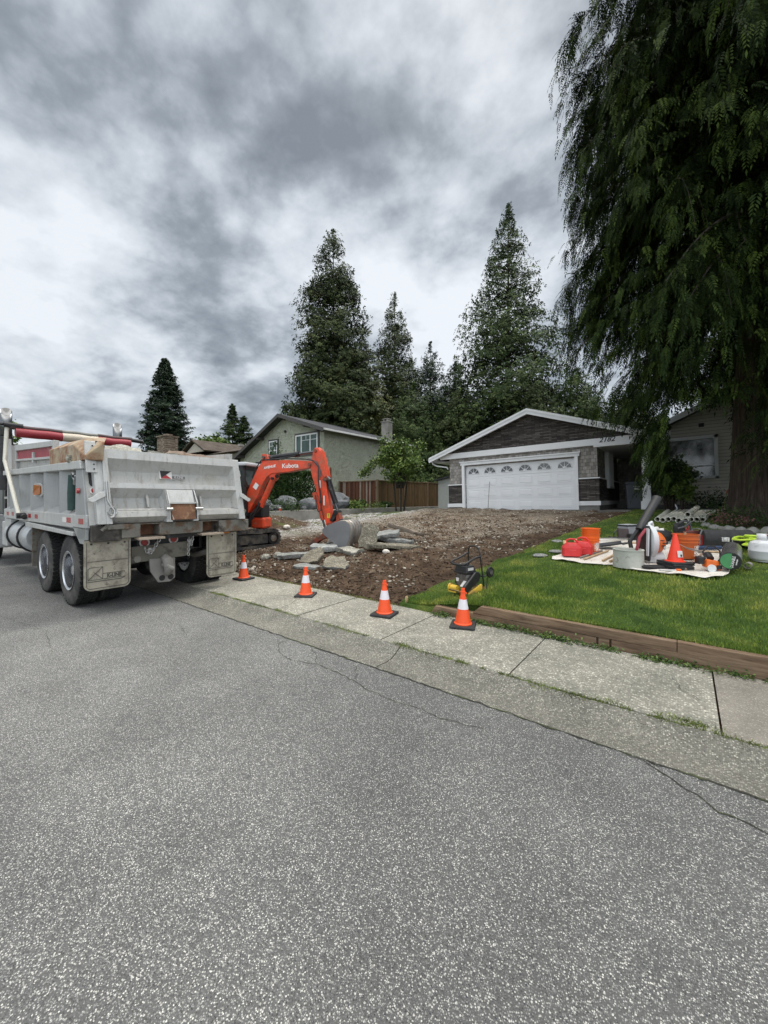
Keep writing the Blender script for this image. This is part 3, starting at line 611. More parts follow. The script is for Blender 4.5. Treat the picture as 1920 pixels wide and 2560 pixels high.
# right wing with lap siding and a slatted-blind window
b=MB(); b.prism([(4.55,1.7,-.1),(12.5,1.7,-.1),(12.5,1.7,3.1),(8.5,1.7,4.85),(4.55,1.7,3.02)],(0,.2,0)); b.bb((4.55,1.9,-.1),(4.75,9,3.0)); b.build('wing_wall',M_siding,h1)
b=MB()
WP_=(8.5,5.02); x0,z0=3.6,5.02-.45*4.9; x1,z1=13.4,5.02-.45*4.9
b.hexa(slope(x0,z0,8.5,5.02,1.2,10,.07)); b.hexa(slope(8.5,5.02,x1,z1,1.2,10,.07)); b.build('wing_roof',M_roof,h1)
b=MB()
for dz_,y0,y1,hh in [(-.0,1.14,1.198,.09),(-.09,1.16,1.198,.12)]:
    b.hexa([(x0,y0,z0+dz_-hh),(8.5,y0,5.02+dz_-hh),(8.5,y1,5.02+dz_-hh),(x0,y1,z0+dz_-hh),(x0,y0,z0+dz_),(8.5,y0,5.02+dz_),(8.5,y1,5.02+dz_),(x0,y1,z0+dz_)])
b.build('wing_fascia',M_fascia,h1)
wn=MB().bb((4.75,1.66,1.18),(6.30,1.69,2.60)).build('wing_window',mat('blind_glass',(.03,.045,.035),.08,var=.6,vs=9,spec=.9),h1)
b=MB()
for a,c in [((4.66,1.60,1.10),(4.76,1.69,2.72)),((6.30,1.60,1.10),(6.41,1.69,2.72)),((4.66,1.60,1.10),(6.41,1.69,1.20)),((4.66,1.60,2.60),(6.41,1.69,2.72)),((4.66,1.61,1.56),(6.41,1.68,1.61)),((5.42,1.61,1.20),(5.49,1.68,1.56))]: b.bb(a,c)
b.build('window_frame',M_white,wn,bev=.004)
b=MB()
for i in range(24): b.bb((4.77,1.652,1.66+i*.040),(6.29,1.656,1.667+i*.040))
b.build('blind',mat('blind_slat',(.16,.18,.17),.6),wn)
MB().bb((5.87,1.66,3.06),(6.03,1.72,3.20)).build('vent',M_dark,h1)
b=MB(); b.bb((4.5,1.63,-.15),(12,1.7,.12)); b.build('wing_foundation',M_found,h1)
# ---------------- green stucco house
def m_stucco():
    g=NG('green_stucco'); n=g.noise(5,5,.6,dist=2.2); c=g.ramp(g.noise(1.1,4,.6),[(.3,(.355,.368,.295)),(.7,(.43,.442,.36))])
    k=g.rng(n,.52,.56); k2=g.rng(n,.60,.56); tr=g.math('MULTIPLY',k,k2); c=g.mix(g.math('MULTIPLY',tr,.45),c,(.16,.175,.13))
    return g.done(c,.9,g.math('ADD',n,g.math('MULTIPLY',tr,-1.0)),.8,.03,spec=.2)
M_stucco=m_stucco(); M_dtrim=mat('dark_trim',(.055,.052,.048),.6,var=.1); M_gglass=mat('green_glass',(.03,.07,.055),.08,var=.4,vs=1.5,spec=.9)
h2=thing('stucco_house','pale green stucco house with low dark gable roof behind the excavator','house',(-22.7,17.8,1.1))
# local: x from -5.6..4.0, front wall y=0
def rz2(x): return 6.52-(.475*(-x) if x<0 else .325*x)
b=MB(); b.prism([(-5.7,0,-.3),(4.0,0,-.3),(4.0,0,rz2(4.0)-.12),(0,0,rz2(0)-.12),(-5.7,0,rz2(-5.7)-.12)],(0,9.5,0)); b.build('wall',M_stucco,h2)
b=MB(); b.hexa(slope(-6.3,rz2(-6.3),0,6.52,-.62,10.1,.10)); b.hexa(slope(0,6.52,4.55,rz2(4.55),-.62,10.1,.10)); r2=b.build('roof',M_roof,h2)
b=MB(); 
for (xa,xb) in [(-6.32,0),(0,4.57)]:
    b.hexa([(xa,-.68,rz2(xa)-.24),(xb,-.68,rz2(xb)-.24),(xb,-.622,rz2(xb)-.24),(xa,-.622,rz2(xa)-.24),(xa,-.68,rz2(xa)+.01),(xb,-.68,rz2(xb)+.01),(xb,-.622,rz2(xb)+.01),(xa,-.622,rz2(xa)+.01)])
for x in (-5.1,-2.6,0,2.6,3.9): b.bb((x-.06,-.6,rz2(x)-.34),(x+.06,.1,rz2(x)-.12))
b.build('rake_board',M_dtrim,h2)
b=MB(); b.bb((4.50,-.6,rz2(4.55)-.14),(4.62,10.1,rz2(4.55)-.02)); b.build('gutter',mat('gutter_white',(.62,.62,.6),.5),h2,bev=.01)
b=MB(); b.hexa([(3.98,-.6,rz2(4)-.20),(4.5,-.6,rz2(4.5)-.2),(4.5,10,rz2(4.5)-.2),(3.98,10,rz2(4)-.2),(3.98,-.6,rz2(4)-.12),(4.5,-.6,rz2(4.5)-.12),(4.5,10,rz2(4.5)-.12),(3.98,10,rz2(4)-.12)]); b.build('soffit',M_dtrim,h2)
def win(x0,x1,z0,z1,mull,par=h2,m=None):
    w_=MB().bb((x0,-.03,z0),(x1,.0,z1)).build('window',m or M_gglass,par); b=MB(); t=.07
    for a,c in [((x0-.02,-.09,z0-.02),(x0+t,-.031,z1+.02)),((x1-t,-.09,z0-.02),(x1+.02,-.031,z1+.02)),((x0+t,-.09,z0-.02),(x1-t,-.031,z0+t)),((x0+t,-.09,z1-t),(x1-t,-.031,z1+.02))]: b.bb(a,c)
    for q in mull: b.bb(*q)
    b.build('frame',M_white,w_,bev=.004); b=MB()
    for a,c in [((x0-.14,-.06,z0-.14),(x0-.02,-.004,z1+.14)),((x1+.02,-.06,z0-.14),(x1+.14,-.004,z1+.14)),((x0-.02,-.06,z0-.14),(x1+.02,-.004,z0-.02)),((x0-.02,-.06,z1+.02),(x1+.02,-.004,z1+.14))]: b.bb(a,c)
    b.build('surround',M_dtrim,w_)
X=1.22; win(X,X+2.2,3.58,4.90,[((X+.55,-.085,3.6),(X+.63,-.032,4.88)),((X+1.45,-.085,3.6),(X+1.53,-.032,4.88)),((X+1.53,-.05,4.5),(X+2.15,-.032,4.53)),((X+.62,-.05,4.5),(X+1.45,-.032,4.53)),((X+1.02,-.05,4.5),(X+1.05,-.032,4.9))])
X=-1.80; win(X,X+.92,3.40,4.76,[((X+.05,-.085,4.02),(X+.87,-.032,4.10)),((X+.3,-.05,4.1),(X+.33,-.032,4.7)),((X+.58,-.05,4.1),(X+.61,-.032,4.7)),((X+.06,-.05,4.4),(X+.86,-.032,4.43))])
X=-3.6; MB().bb((X,-.03,2.5),(X+.8,0,3.35)).build('window',M_dark,h2); MB().cyl((0.05,-.02,5.35),(.05,-.12,5.32),.09,10).build('vent',M_dtrim,h2)
b=MB(); b.bb((1.1,7.0,4.9),(1.75,7.6,6.95)); b.bb((1.05,6.94,6.95),(1.8,7.66,7.02)); b.bb((1.2,7.1,7.02),(1.32,7.5,7.2)); b.bb((1.5,7.1,7.02),(1.65,7.5,7.2)); b.bb((1.15,7.05,7.2),(1.7,7.55,7.25)); ch=b.build('chimney',M_wall,h2,bev=.01); ch.location=(2.4,-.3,-.35)
MB().bb((4.005,.5,-.2),(4.05,.62,2.6)).build('trim_strip',mat('rust_trim',(.20,.07,.04),.7),h2)
MB().bb((4.01,1.4,1.35),(4.12,3.8,1.62)).build('sill',M_white,h2)
# ---------------- fence
def m_fence(name,cols):
    g=NG(name); x=g.sepx(); s=g.math('ADD',g.math('MULTIPLY',x[0],1/.14),g.math('MULTIPLY',x[1],1/.14)); i=g.math('FLOOR',s); fr=g.math('FRACT',s)
    wn_=g.t.nodes.new('ShaderNodeTexWhiteNoise'); wn_.noise_dimensions='1D'; g.link(i,wn_.inputs['W']); c=g.ramp(wn_.outputs[0],cols,'CONSTANT')
    mp=g.t.nodes.new('ShaderNodeMapping'); mp.inputs['Scale'].default_value=(8,8,.8); g.t.links.new(g.obj,mp.inputs[0]); n=g.noise(2,6,.65,vec=mp.outputs[0])
    c=g.mix(1.0,c,g.ramp(n,[(.3,(.65,.65,.65)),(.7,(1.25,1.25,1.25))]),'MULTIPLY'); gap=g.math('LESS_THAN',fr,.06); c=g.mix(gap,c,(.012,.008,.006))
    return g.done(c,.85,n,.4,.005,spec=.2)
M_f1=m_fence('fence_red',[(0,(.085,.034,.022)),(.3,(.115,.050,.030)),(.55,(.07,.030,.020)),(.72,(.25,.21,.17)),(.9,(.14,.075,.045))]); M_f2=m_fence('fence_tan',[(0,(.125,.080,.040)),(.35,(.155,.10,.052)),(.7,(.105,.066,.036))])
M_post=m_wood('fence_post',(.12,.08,.05),(.2,.14,.09),(.28,.2,.14),(14,14,1.2))
def fence(label,p0,p1,m,h,loc_z):
    a=Vector(p0); c=Vector(p1); L=(c-a).length; ang=math.atan2(c.y-a.y,c.x-a.x); t=thing('wooden_fence',label,'fence',(a.x,a.y,loc_z),ang,'wooden garden fence')
    b=MB(); n=int(L/.14); 
    for i in range(n): b.bb((i*.14+.004,-.012+.004*(i%2),.03),(i*.14+.136,.012+.004*(i%2),h-.03+random.uniform(-.01,.01)))
    b.build('board_panel',m,t); MB().bb((0,-.06,h-.03),(L,.05,h+.015)).build('top_rail',M_post,t,bev=.004)
    for x in np.arange(0,L+.1,max(1.0,L/round(L/2.3))): MB().bb((x-.05,-.06,-.2),(x+.05,.04,h+.05)).build('post',M_post,t,bev=.006)
    MB().bb((0,.02,.35),(L,.06,.44)).bb((0,.02,h-.5),(L,.06,h-.41)).build('rail',M_post,t)
fence('reddish wooden fence panel with a few pale grey boards beside the green house',(-18.6,19.15),(-15.25,19.05),M_f1,1.75,1.03)
fence('tan brown wooden fence running back towards the garage wall',(-15.2,19.0),(-14.35,26.5),M_f2,1.75,1.03)
MB().bb((-14.3,26.5,1.0),(-8.5,26.6,2.8)).build('back_fence',M_f2); tag(bpy.data.objects['back_fence'],'tan plank fence closing the gap behind the garage','fence','wooden garden fence')
# shed behind the garage
sh=thing('garden_shed','small pale grey shed just left of the garage, sloping roof','shed',(-11.0,21.5,1.0))
MB().prism([(-1.3,0,0),(1.5,0,0),(1.5,0,2.3),(-1.3,0,1.75)],(0,2,0)).build('wall',mat('shed_paint',(.42,.43,.42),.7,var=.06),sh)
MB().hexa([(-1.5,-.15,1.73),(1.6,-.15,2.34),(1.6,2.2,2.34),(-1.5,2.2,1.73),(-1.5,-.15,1.83),(1.6,-.15,2.44),(1.6,2.2,2.44),(-1.5,2.2,1.83)]).build('roof',M_roof,sh)
# ---------------- brown roofed house far left
h3=thing('brown_roof_house','distant house with brown hip roof and stone chimney beyond the dump truck','house',(-40,19.5,2.7))
b=MB(); b.bb((-6,0,-2.5),(11,10,3.1)); b.build('wall',mat('cream_wall',(.36,.32,.26),.8,var=.06),h3)
b=MB(); b.add([(-7,-1,3.0),(12,-1,3.0),(12,11,3.0),(-7,11,3.0),(-1,5,4.8),(7,5,4.8)],[(0,1,5,4),(1,2,5),(2,3,4,5),(3,0,4),(0,3,2,1)]); b.build('roof',M_roofb,h3)
b=MB(); b.add([(1.0,-1.6,3.3),(5.6,-1.6,3.3),(3.3,-1.6,4.45),(3.3,3.8,4.45),(1.0,1.5,3.3),(5.6,1.5,3.3)],[(0,2,3,4),(1,5,3,2)]); b.build('dormer_roof',M_roofb,h3,solid=.12)
MB().prism([(1.6,-1.3,3.3),(5.0,-1.3,3.3),(3.3,-1.3,4.15)],(0,.1,0)).build('dormer_gable',mat('dormer_cream',(.42,.38,.33),.8),h3)
b=MB(); b.bb((-2.6,-2.2,-2.5),(-.9,-.9,5.15)); b.bb((-2.7,-2.3,5.15),(-.8,-.8,5.27)); b.bb((-2.1,-1.8,5.27),(-1.4,-1.2,5.5)); b.build('chimney',M_chim,h3)
MB().cyl((8.5,3,4.0),(8.5,3,5.3),.09,8).cyl((8.5,3,5.3),(8.5,3,5.4),.14,8).build('vent_pipe',mat('galv',(.3,.31,.32),.4,.6),h3)
MB().bb((6.2,1.4,3.9),(6.6,1.8,4.15)).build('roof_vent',M_wall,h3)
h4=thing('grey_roof_house','distant low grey roof showing between the brown roof and the green house','house',(-37.5,30,2.2))
MB().bb((-4,0,-.5),(10,8,3.6)).build('wall',mat('cream_wall',(.36,.32,.26),.8,var=.06),h4)
MB().add([(-5,-1,3.5),(11,-1,3.5),(11,9,3.5),(-5,9,3.5),(0,4,6.6),(6,4,6.6)],[(0,1,5,4),(1,2,5),(2,3,4,5),(3,0,4),(0,3,2,1)]).build('roof',M_roofg,h4)
# ================================================================ DUMP TRUCK   local: rear edge x=0, forward -x, left side y=-1.2
def m_alu(name,c,grime=1.0):
    g=NG(name); mp=g.t.nodes.new('ShaderNodeMapping'); mp.inputs['Scale'].default_value=(7,7,.7); g.t.links.new(g.obj,mp.inputs[0]); st=g.noise(2.2,6,.68,vec=mp.outputs[0])
    mp2=g.t.nodes.new('ShaderNodeMapping'); mp2.inputs['Scale'].default_value=(5,2,40); g.t.links.new(g.obj,mp2.inputs[0]); sc=g.noise(3,4,.8,vec=mp2.outputs[0]); bl=g.noise(1.8,6,.7); fs=g.noise(26,4,.75)
    k=g.mix(1.0,c,g.ramp(bl,[(.3,(.84,.84,.84)),(.7,(1.10,1.10,1.09))]),'MULTIPLY'); k=g.mix(g.rng(st,.50,.66,0,.55*grime),k,(.235,.215,.18)); k=g.mix(g.rng(bl,.56,.68,0,.55*grime),k,(.30,.28,.235))
    k=g.mix(g.rng(fs,.62,.68,0,.8*grime),k,(.16,.145,.12)); k=g.mix(g.rng(sc,.66,.70,0,.6),k,(.62,.62,.61)); k=g.mix(g.math('MULTIPLY',g.rng(st,.63,.70),g.rng(bl,.45,.6,0,.7*grime)),k,(.19,.10,.055))
    return g.done(k,g.rng(bl,.3,.7,.34,.58),g.math('ADD',fs,g.math('MULTIPLY',bl,2.5)),.14,.02,metal=.2,spec=.5)
M_alu=m_alu('worn_aluminium',(.40,.40,.385),1.1)
M_alu2=m_alu('clean_aluminium',(.44,.445,.44),.7)
M_side=m_alu('body_side',(.29,.30,.305),.55)
M_grease=mat('greasy_steel',(.050,.045,.040),.6,.3,var=.4,vs=7,bump=.4,bs=25,dirt=((.17,.15,.12),3.1,.60,.06))
M_bump=mat('dirty_bumper',(.17,.16,.14),.7,.2,var=.25,vs=5,bump=.3,bs=30,dirt=((.13,.085,.055),7,.55,.05),dirt2=((.04,.035,.03),2.6,.60,.05))
M_rust=mat('rusty_steel',(.155,.075,.042),.85,.1,var=.3,vs=6,bump=.3,bs=30,dirt=((.26,.16,.09),8,.6,.05))
M_wrust=mat('rusty_tan_box',(.34,.27,.18),.75,.1,var=.15,vs=5,dirt=((.20,.085,.04),4.5,.52,.09),dirt2=((.40,.37,.30),3,.62,.08))
M_chr=mat('chrome',(.13,.135,.14),.3,1.0,var=.04,vs=2); M_rim=mat('polished_rim',(.66,.67,.69),.26,1.0,var=.04,vs=2); M_tire=mat('tyre_rubber',(.022,.022,.022),.85,var=.25,vs=8,bump=.15,bs=60,dirt=((.085,.08,.072),2.8,.54,.10)); M_tread=mat('tyre_tread',(.014,.014,.014),.9,var=.3,vs=10)
M_flap=mat('muddy_flap',(.33,.305,.245),.85,var=.10,vs=3,bump=.2,bs=30,dirt=((.17,.15,.12),5,.55,.09),dirt2=((.07,.062,.05),9,.67,.05)); M_engr=mat('flap_mark',(.085,.08,.066),.9)
M_redlens=mat('red_lens',(.33,.02,.025),.25,var=.1,spec=.7); M_amber=mat('amber_lens',(.30,.095,.02),.25,var=.2,vs=60,spec=.7); M_wht=mat('retro_white',(.62,.6,.58),.4)
M_blk=mat('black_plastic',(.018,.018,.019),.5,var=.2,vs=6); M_blkm=mat('black_metal',(.022,.022,.024),.45,.3,var=.3,vs=8,dirt=((.10,.09,.08),5,.62,.06))
M_tarpr=mat('tarp_red',(.24,.018,.028),.55,var=.15,vs=5,bump=.2,bs=20); M_tarpw=mat('tarp_cream',(.50,.44,.35),.6,var=.08,vs=5,bump=.2,bs=20); M_tarpd=mat('tarp_dark',(.06,.035,.035),.6,var=.2)
M_redpaint=mat('faded_red',(.28,.035,.05),.6,var=.12,vs=5,dirt=((.36,.15,.14),3,.60,.07)); M_grn=mat('green_strap',(.012,.042,.036),.7,var=.2,vs=20); M_steel=mat('steel',(.42,.42,.41),.35,.8,var=.1)
TR=thing('dump_truck','big worn aluminium tandem dump truck loaded with rubble, parked half on the pavement','truck',(-6.35,2.9,0))
def pb(name,m,boxes,par=TR,**k):
    b=MB()
    for a,c in boxes: b.bb(a,c)
    return b.build(name,m,par,**k)
HW=1.20
# --- body side: lower rail, top rail, ribs, skin set in
pb('body_floor',M_alu2,[((-5.65,-1.05,1.10),(-.30,1.05,1.24))])
pb('side_panel',M_side,[((-5.62,-1.06,1.38),(-.5,-1.03,2.06))]); pb('side_panel',M_side,[((-5.62,1.03,1.38),(-.3,1.06,2.06))])
for s in (-1,1):
    pb('lower_rail',M_alu2,[((-5.68,s*1.2,1.20),(-.04,s*1.0,1.40))] ,bev=.012)
    # sloping shed shelf above the rail
    b=MB(); b.add([(-5.6,s*1.19,1.401),(-.42,s*1.19,1.401),(-.42,s*1.062,1.50),(-5.6,s*1.062,1.50)],[(0,1,2,3)]); b.build('sloping_shelf',M_side,TR)
    b=MB(); b.hexa([(-5.66,s*1.22,2.14),(-.20,s*1.22,2.03),(-.20,s*1.0,2.03),(-5.66,s*1.0,2.14),(-5.66,s*1.22,2.24),(-.24,s*1.22,2.15),(-.24,s*1.0,2.15),(-5.66,s*1.0,2.26)]); b.build('top_rail',M_alu2,TR,bev=.012)
for x in (-5.06,-4.17,-3.22,-2.27,-1.33):
    b=MB(); b.prism([(x,-1.19,1.40),(x+.24,-1.06,1.40),(x+.26,-1.06,2.10),(x,-1.19,2.10)],(.018,0,0)) if 0 else b.hexa([(x,-1.195,1.40),(x+.02,-1.195,1.40),(x+.30,-1.055,1.47),(x+.26,-1.055,1.47),(x,-1.195,2.10),(x+.02,-1.195,2.10),(x+.30,-1.055,2.10),(x+.26,-1.055,2.10)]); b.build('side_rib',M_side,TR)
# corner post, leaning forward at the top
for s in (-1,1):
    b=MB(); b.hexa([(-.52,s*1.20,1.22),(-.02,s*1.20,1.22),(-.02,s*1.02,1.22),(-.52,s*1.02,1.22),(-.52,s*1.19,2.12),(-.24,s*1.19,2.12),(-.24,s*1.02,2.12),(-.52,s*1.02,2.12)]); b.build('corner_post',M_side,TR,bev=.008)
    pb('body_corner_foot',M_side,[((-.40,s*1.2,1.06),(-.04,s*1.17,1.22))])
b=MB(); b.hexa([(-.30,-1.2,1.0),(-.14,-1.2,1.0),(-.14,-1.15,1.0),(-.30,-1.15,1.0),(-.62,-1.2,1.22),(-.03,-1.2,1.22),(-.03,-1.15,1.22),(-.62,-1.15,1.22)]); b.build('corner_spike',M_side,TR)
# dark slot plates + lamps on rear corner posts
b=MB(); b.hexa([(-.012,-1.17,1.26),(.0,-1.17,1.26),(.0,-.98,1.26),(-.012,-.98,1.26),(-.255,-1.17,2.12),(-.235,-1.17,2.12),(-.235,-.98,2.12),(-.255,-.98,2.12)]); b.build('rear_post_plate',M_alu,TR)
def onpost(y,z): return (-.0+(-.24)*(z-1.26)/.86,y,z)
for (y,z,hh,ww) in [(-1.10,1.93,.13,.035),(-1.06,1.44,.10,.022)]:
    p=onpost(y,z); pts=[(p[0]+.006-(dz_)*.28,y+dy,z+dz_) for dy,dz_ in [(-ww,-hh+ww),(-ww*.5,-hh),(ww*.5,-hh),(ww,-hh+ww),(ww,hh-ww),(ww*.5,hh),(-ww*.5,hh),(-ww,hh-ww)]]; MB().prism(pts,(.008,0,0)).build('slot',M_dark,TR)
def lamp(p,r,axis=(1,0,-.0),m=M_redlens,par=TR,ring=True):
    a=Vector(p); d=Vector(axis).normalized()
    l=MB().cyl(a,a+d*.03,r,18,r*.85).build('lamp',m,par,smooth=True)
    if ring: MB().cyl(a-d*.012,a+d*.012,r*1.35,20).build('bezel',M_wht,l,smooth=True)
lamp(onpost(-1.08,1.73),.042,(1,0,.28)); lamp((-.32,-1.205,1.73),.04,(0,-1,0),ring=False)
MB().prism([(-2.92,-1.16,1.66),(-2.99,-1.155,1.70),(-2.99,-1.155,1.86),(-2.92,-1.16,1.90),(-2.80,-1.10,1.90),(-2.73,-1.085,1.86),(-2.73,-1.085,1.70),(-2.80,-1.10,1.66)],(0,-.03,0)).build('side_marker',M_alu2,TR)
MB().prism([(-2.91,-1.19,1.69),(-2.95,-1.19,1.72),(-2.95,-1.19,1.84),(-2.91,-1.19,1.87),(-2.82,-1.14,1.87),(-2.78,-1.125,1.84),(-2.78,-1.125,1.72),(-2.82,-1.14,1.69)],(0,-.02,0)).build('side_marker_lens',M_amber,TR)
for x in (-5.35,-4.85,-3.35,-2.85,-.92,-.35):
    for k in (0,1):
        if (x>-1): w_=.21
        else: w_=.2
    pb('reflector',M_redlens,[((x,-1.2035,1.27),(x+.2,-1.199,1.345))])
pb('reflector_white',M_wht,[((-1.14,-1.203,1.27),(-.93,-1.199,1.345))])
# coiled strap and cable in last bay
b=MB(); b.tube([(-.86,-1.12,1.97),(-.87,-1.13,1.7),(-.85,-1.13,1.45)],.075,10); b.build('strap_bundle',M_grn,TR,smooth=True)
b=MB(); b.tube([(-.86,-1.13,1.98),(-1.02,-1.12,1.90),(-1.13,-1.12,1.70),(-1.13,-1.12,1.50),(-1.0,-1.12,1.40),(-.80,-1.12,1.42)],.022,8); b.build('cable',M_blk,TR,smooth=True)
b=MB(); b.tube([(-.80,-1.14,2.0),(-.75,-1.15,1.95),(-.86,-1.14,1.99),(-.72,-1.14,1.9),(-.78,-1.13,1.84)],.03,6); b.build('hook',M_steel,TR,smooth=True); b=MB(); b.tube([(-1.0,-1.14,1.40),(-.85,-1.16,1.385),(-.70,-1.15,1.44)],.028,6); b.build('hook',M_steel,TR,smooth=True)
# upper side board: frame + faded red panel, and rusty box at the rear
b=MB()
for a,c in [((-4.95,-1.13,2.24),(-4.87,-1.05,2.76)),((-2.08,-1.13,2.12),(-1.98,-1.05,2.60)),((-3.45,-1.135,2.30),(-3.37,-1.06,2.50))]: b.bb(a,c)
b.hexa([(-4.95,-1.14,2.64),(-2.0,-1.14,2.50),(-2.0,-1.05,2.50),(-4.95,-1.05,2.64),(-4.95,-1.14,2.76),(-2.0,-1.14,2.59),(-2.0,-1.05,2.59),(-4.95,-1.05,2.76)])
b.hexa([(-4.95,-1.14,2.42),(-2.0,-1.14,2.29),(-2.0,-1.05,2.29),(-4.95,-1.05,2.42),(-4.95,-1.14,2.46),(-2.0,-1.14,2.33),(-2.0,-1.05,2.33),(-4.95,-1.05,2.46)]); b.build('board_frame',M_alu2,TR,bev=.006)
MB().hexa([(-4.87,-1.10,2.46),(-2.08,-1.10,2.33),(-2.08,-1.06,2.33),(-4.87,-1.06,2.46),(-4.87,-1.10,2.64),(-2.08,-1.10,2.50),(-2.08,-1.06,2.50),(-4.87,-1.06,2.64)]).build('red_panel',M_redpaint,TR)
MB().hexa([(-4.9,-1.08,2.2),(-1.9,-1.08,2.1),(-1.9,-1.05,2.1),(-4.9,-1.05,2.2),(-4.9,-1.08,2.42),(-1.9,-1.08,2.3),(-1.9,-1.05,2.3),(-4.9,-1.05,2.42)]).build('inner_board',M_alu,TR)
MB().hexa([(-4.9,1.05,2.2),(-.3,1.05,2.1),(-.3,1.10,2.1),(-4.9,1.10,2.2),(-4.9,1.05,2.6),(-.3,1.05,2.45),(-.3,1.10,2.45),(-4.9,1.10,2.6)]).build('far_board',M_alu2,TR)
b=MB(); b.add([(-1.86,-1.20,2.16),(-.10,-1.20,2.15),(-.02,-1.0,2.15),(-1.86,-.85,2.16),(-1.90,-1.20,2.42),(-1.55,-1.05,2.52),(-1.5,-.85,2.52),(-.62,-1.20,2.40),(-.45,-1.05,2.50),(-.10,-1.20,2.20),(.0,-1.0,2.40),(-.4,-.85,2.52)],[(0,1,9,7,4),(4,7,8,5),(5,8,11,6),(1,2,10,9),(7,9,10,8),(8,10,11),(0,4,5,6,3),(2,3,6,11,10),(0,3,2,1)]); b.build('rusty_box',M_wrust,TR,bev=.01)
b=MB(); b.tube([(-.30,-1.03,2.34),(-.16,-1.02,2.36)],.075,10); b.build('hinge_pin',M_blkm,TR,smooth=True)
# headboard at the front of the box and side arm
pb('headboard',M_alu2,[((-5.66,-1.15,1.24),(-5.60,1.15,2.82))]); 
for y in (-.78,-.35): MB().prism([(-5.59,y-.15,2.52),(-5.59,y+.15,2.52),(-5.59,y+.11,2.66),(-5.59,y-.09,2.66)],(.012,0,0)).build('headboard_slot',M_dark,TR)
MB().cyl((-5.3,-.85,2.46),(-5.3,-.85,2.74),.1,14).build('white_jug',M_wht,TR,smooth=True)
b=MB(); b.hexa([(-5.65,-1.18,2.22),(-5.50,-1.18,2.22),(-5.50,-1.1,2.22),(-5.65,-1.1,2.22),(-5.65,-1.18,2.95),(-5.55,-1.18,2.95),(-5.55,-1.1,2.95),(-5.65,-1.1,2.95)]); b.build('stanchion',M_alu2,TR)
b=MB(); b.tube([(-5.05,-1.24,3.20),(-5.0,-1.26,2.95),(-4.95,-1.29,2.42),(-4.3,-1.29,1.9),(-3.57,-1.29,1.30)],.036,10); b.build('tarp_arm',mat('arm_cream',(.55,.53,.46),.5,var=.06),TR,smooth=True)
b=MB(); b.cyl((-3.57,-1.33,1.30),(-3.57,-1.18,1.30),.055,14); b.tube([(-3.57,-1.24,1.30),(-3.42,-1.24,1.28)],.05,10); b.build('arm_pivot',M_blkm,TR,smooth=True)
# tarp roll with housing bar
def rollseg(y0,y1,m,name='tarp_roll',r=.10,z=3.04,dzz=0):
    b=MB(); pts=[]; k=8
    b.tube([(-5.0,y0+(y1-y0)*i/k,z+.012*nz(y0+i*.3,1)) for i in range(k+1)],[r*(1+.05*nz(i,y0)) for i in range(k+1)],14); return b.build(name,m,TR,smooth=True)
rollseg(-1.12,-.33,M_tarpr); rollseg(-.33,.36,M_tarpw); rollseg(.36,1.06,M_tarpr)
rollseg(-1.2,-.33,M_tarpd,'roll_bar',.045,3.155); rollseg(-.33,.36,mat('bar_grey',(.16,.16,.14),.6),'roll_bar',.045,3.155); rollseg(.36,1.1,M_tarpd,'roll_bar',.045,3.155)
b=MB(); b.cyl((-5.0,1.05,3.14),(-5.0,1.35,3.12),.05,12); b.build('roll_end',M_blkm,TR,smooth=True); b=MB(); b.cyl((-5.0,-1.30,3.19),(-5.0,-1.0,3.18),.055,12); b.cyl((-5.05,-1.42,3.2),(-5.05,-1.2,3.2),.03,8); b.build('roll_end',M_blkm,TR,smooth=True)
# exhaust stacks with slant cut
def stack(x,y,z0,z1,r):
    b=MB(); n=24; V=[]
    for i in range(n):
        a=2*PI*i/n; V.append((x+r*math.cos(a),y+r*math.sin(a),z0)); V.append((x+r*math.cos(a),y+r*math.sin(a),z1-.10*(1+math.cos(a-R(-10)))))
    b.add(V,[(2*i,2*((i+1)%n),2*((i+1)%n)+1,2*i+1) for i in range(n)]); s=b.build('exhaust_stack',M_chr,TR,smooth=True,fix=False); q=s.modifiers.new('t','SOLIDIFY'); q.thickness=-.006
    MB().cyl((x,y,z0-1.2),(x,y,z0+.02),r*1.25,18).build('heat_shield',M_blkm,TR,smooth=True)
stack(-5.95,-1.13,3.02,3.72,.10); stack(-6.0,1.10,3.0,3.72,.10)
# cab
M_cab=mat('cab_silver',(.44,.46,.47),.35,.3,var=.05,dirt=((.3,.3,.29),2,.6,.1)); M_dcab=mat('cab_dark',(.03,.033,.035),.35,var=.3,vs=3)
pb('cab',M_dcab,[((-8.0,-1.1,1.25),(-6.5,1.1,2.95))],bev=.08); pb('hood',M_cab,[((-9.6,-.85,1.0),(-8.0,.85,2.0))],bev=.12)
pb('cab_step',M_cab,[((-7.9,-1.2,.45),(-6.6,-.9,1.25))],bev=.03); pb('cab_back_rack',M_blkm,[((-6.35,-1.1,1.2),(-6.25,-.4,2.9))]); pb('rack_bar',M_steel,[((-6.22,-1.12,1.62),(-5.7,-1.08,1.67))]); pb('rack_bar',M_steel,[((-6.22,-1.12,2.1),(-5.7,-1.08,2.15))])
pb('cab_light',mat('amber_top',(.6,.3,.08),.4),[((-7.6,-.5,2.96),(-7.3,.5,3.06))],bev=.02)
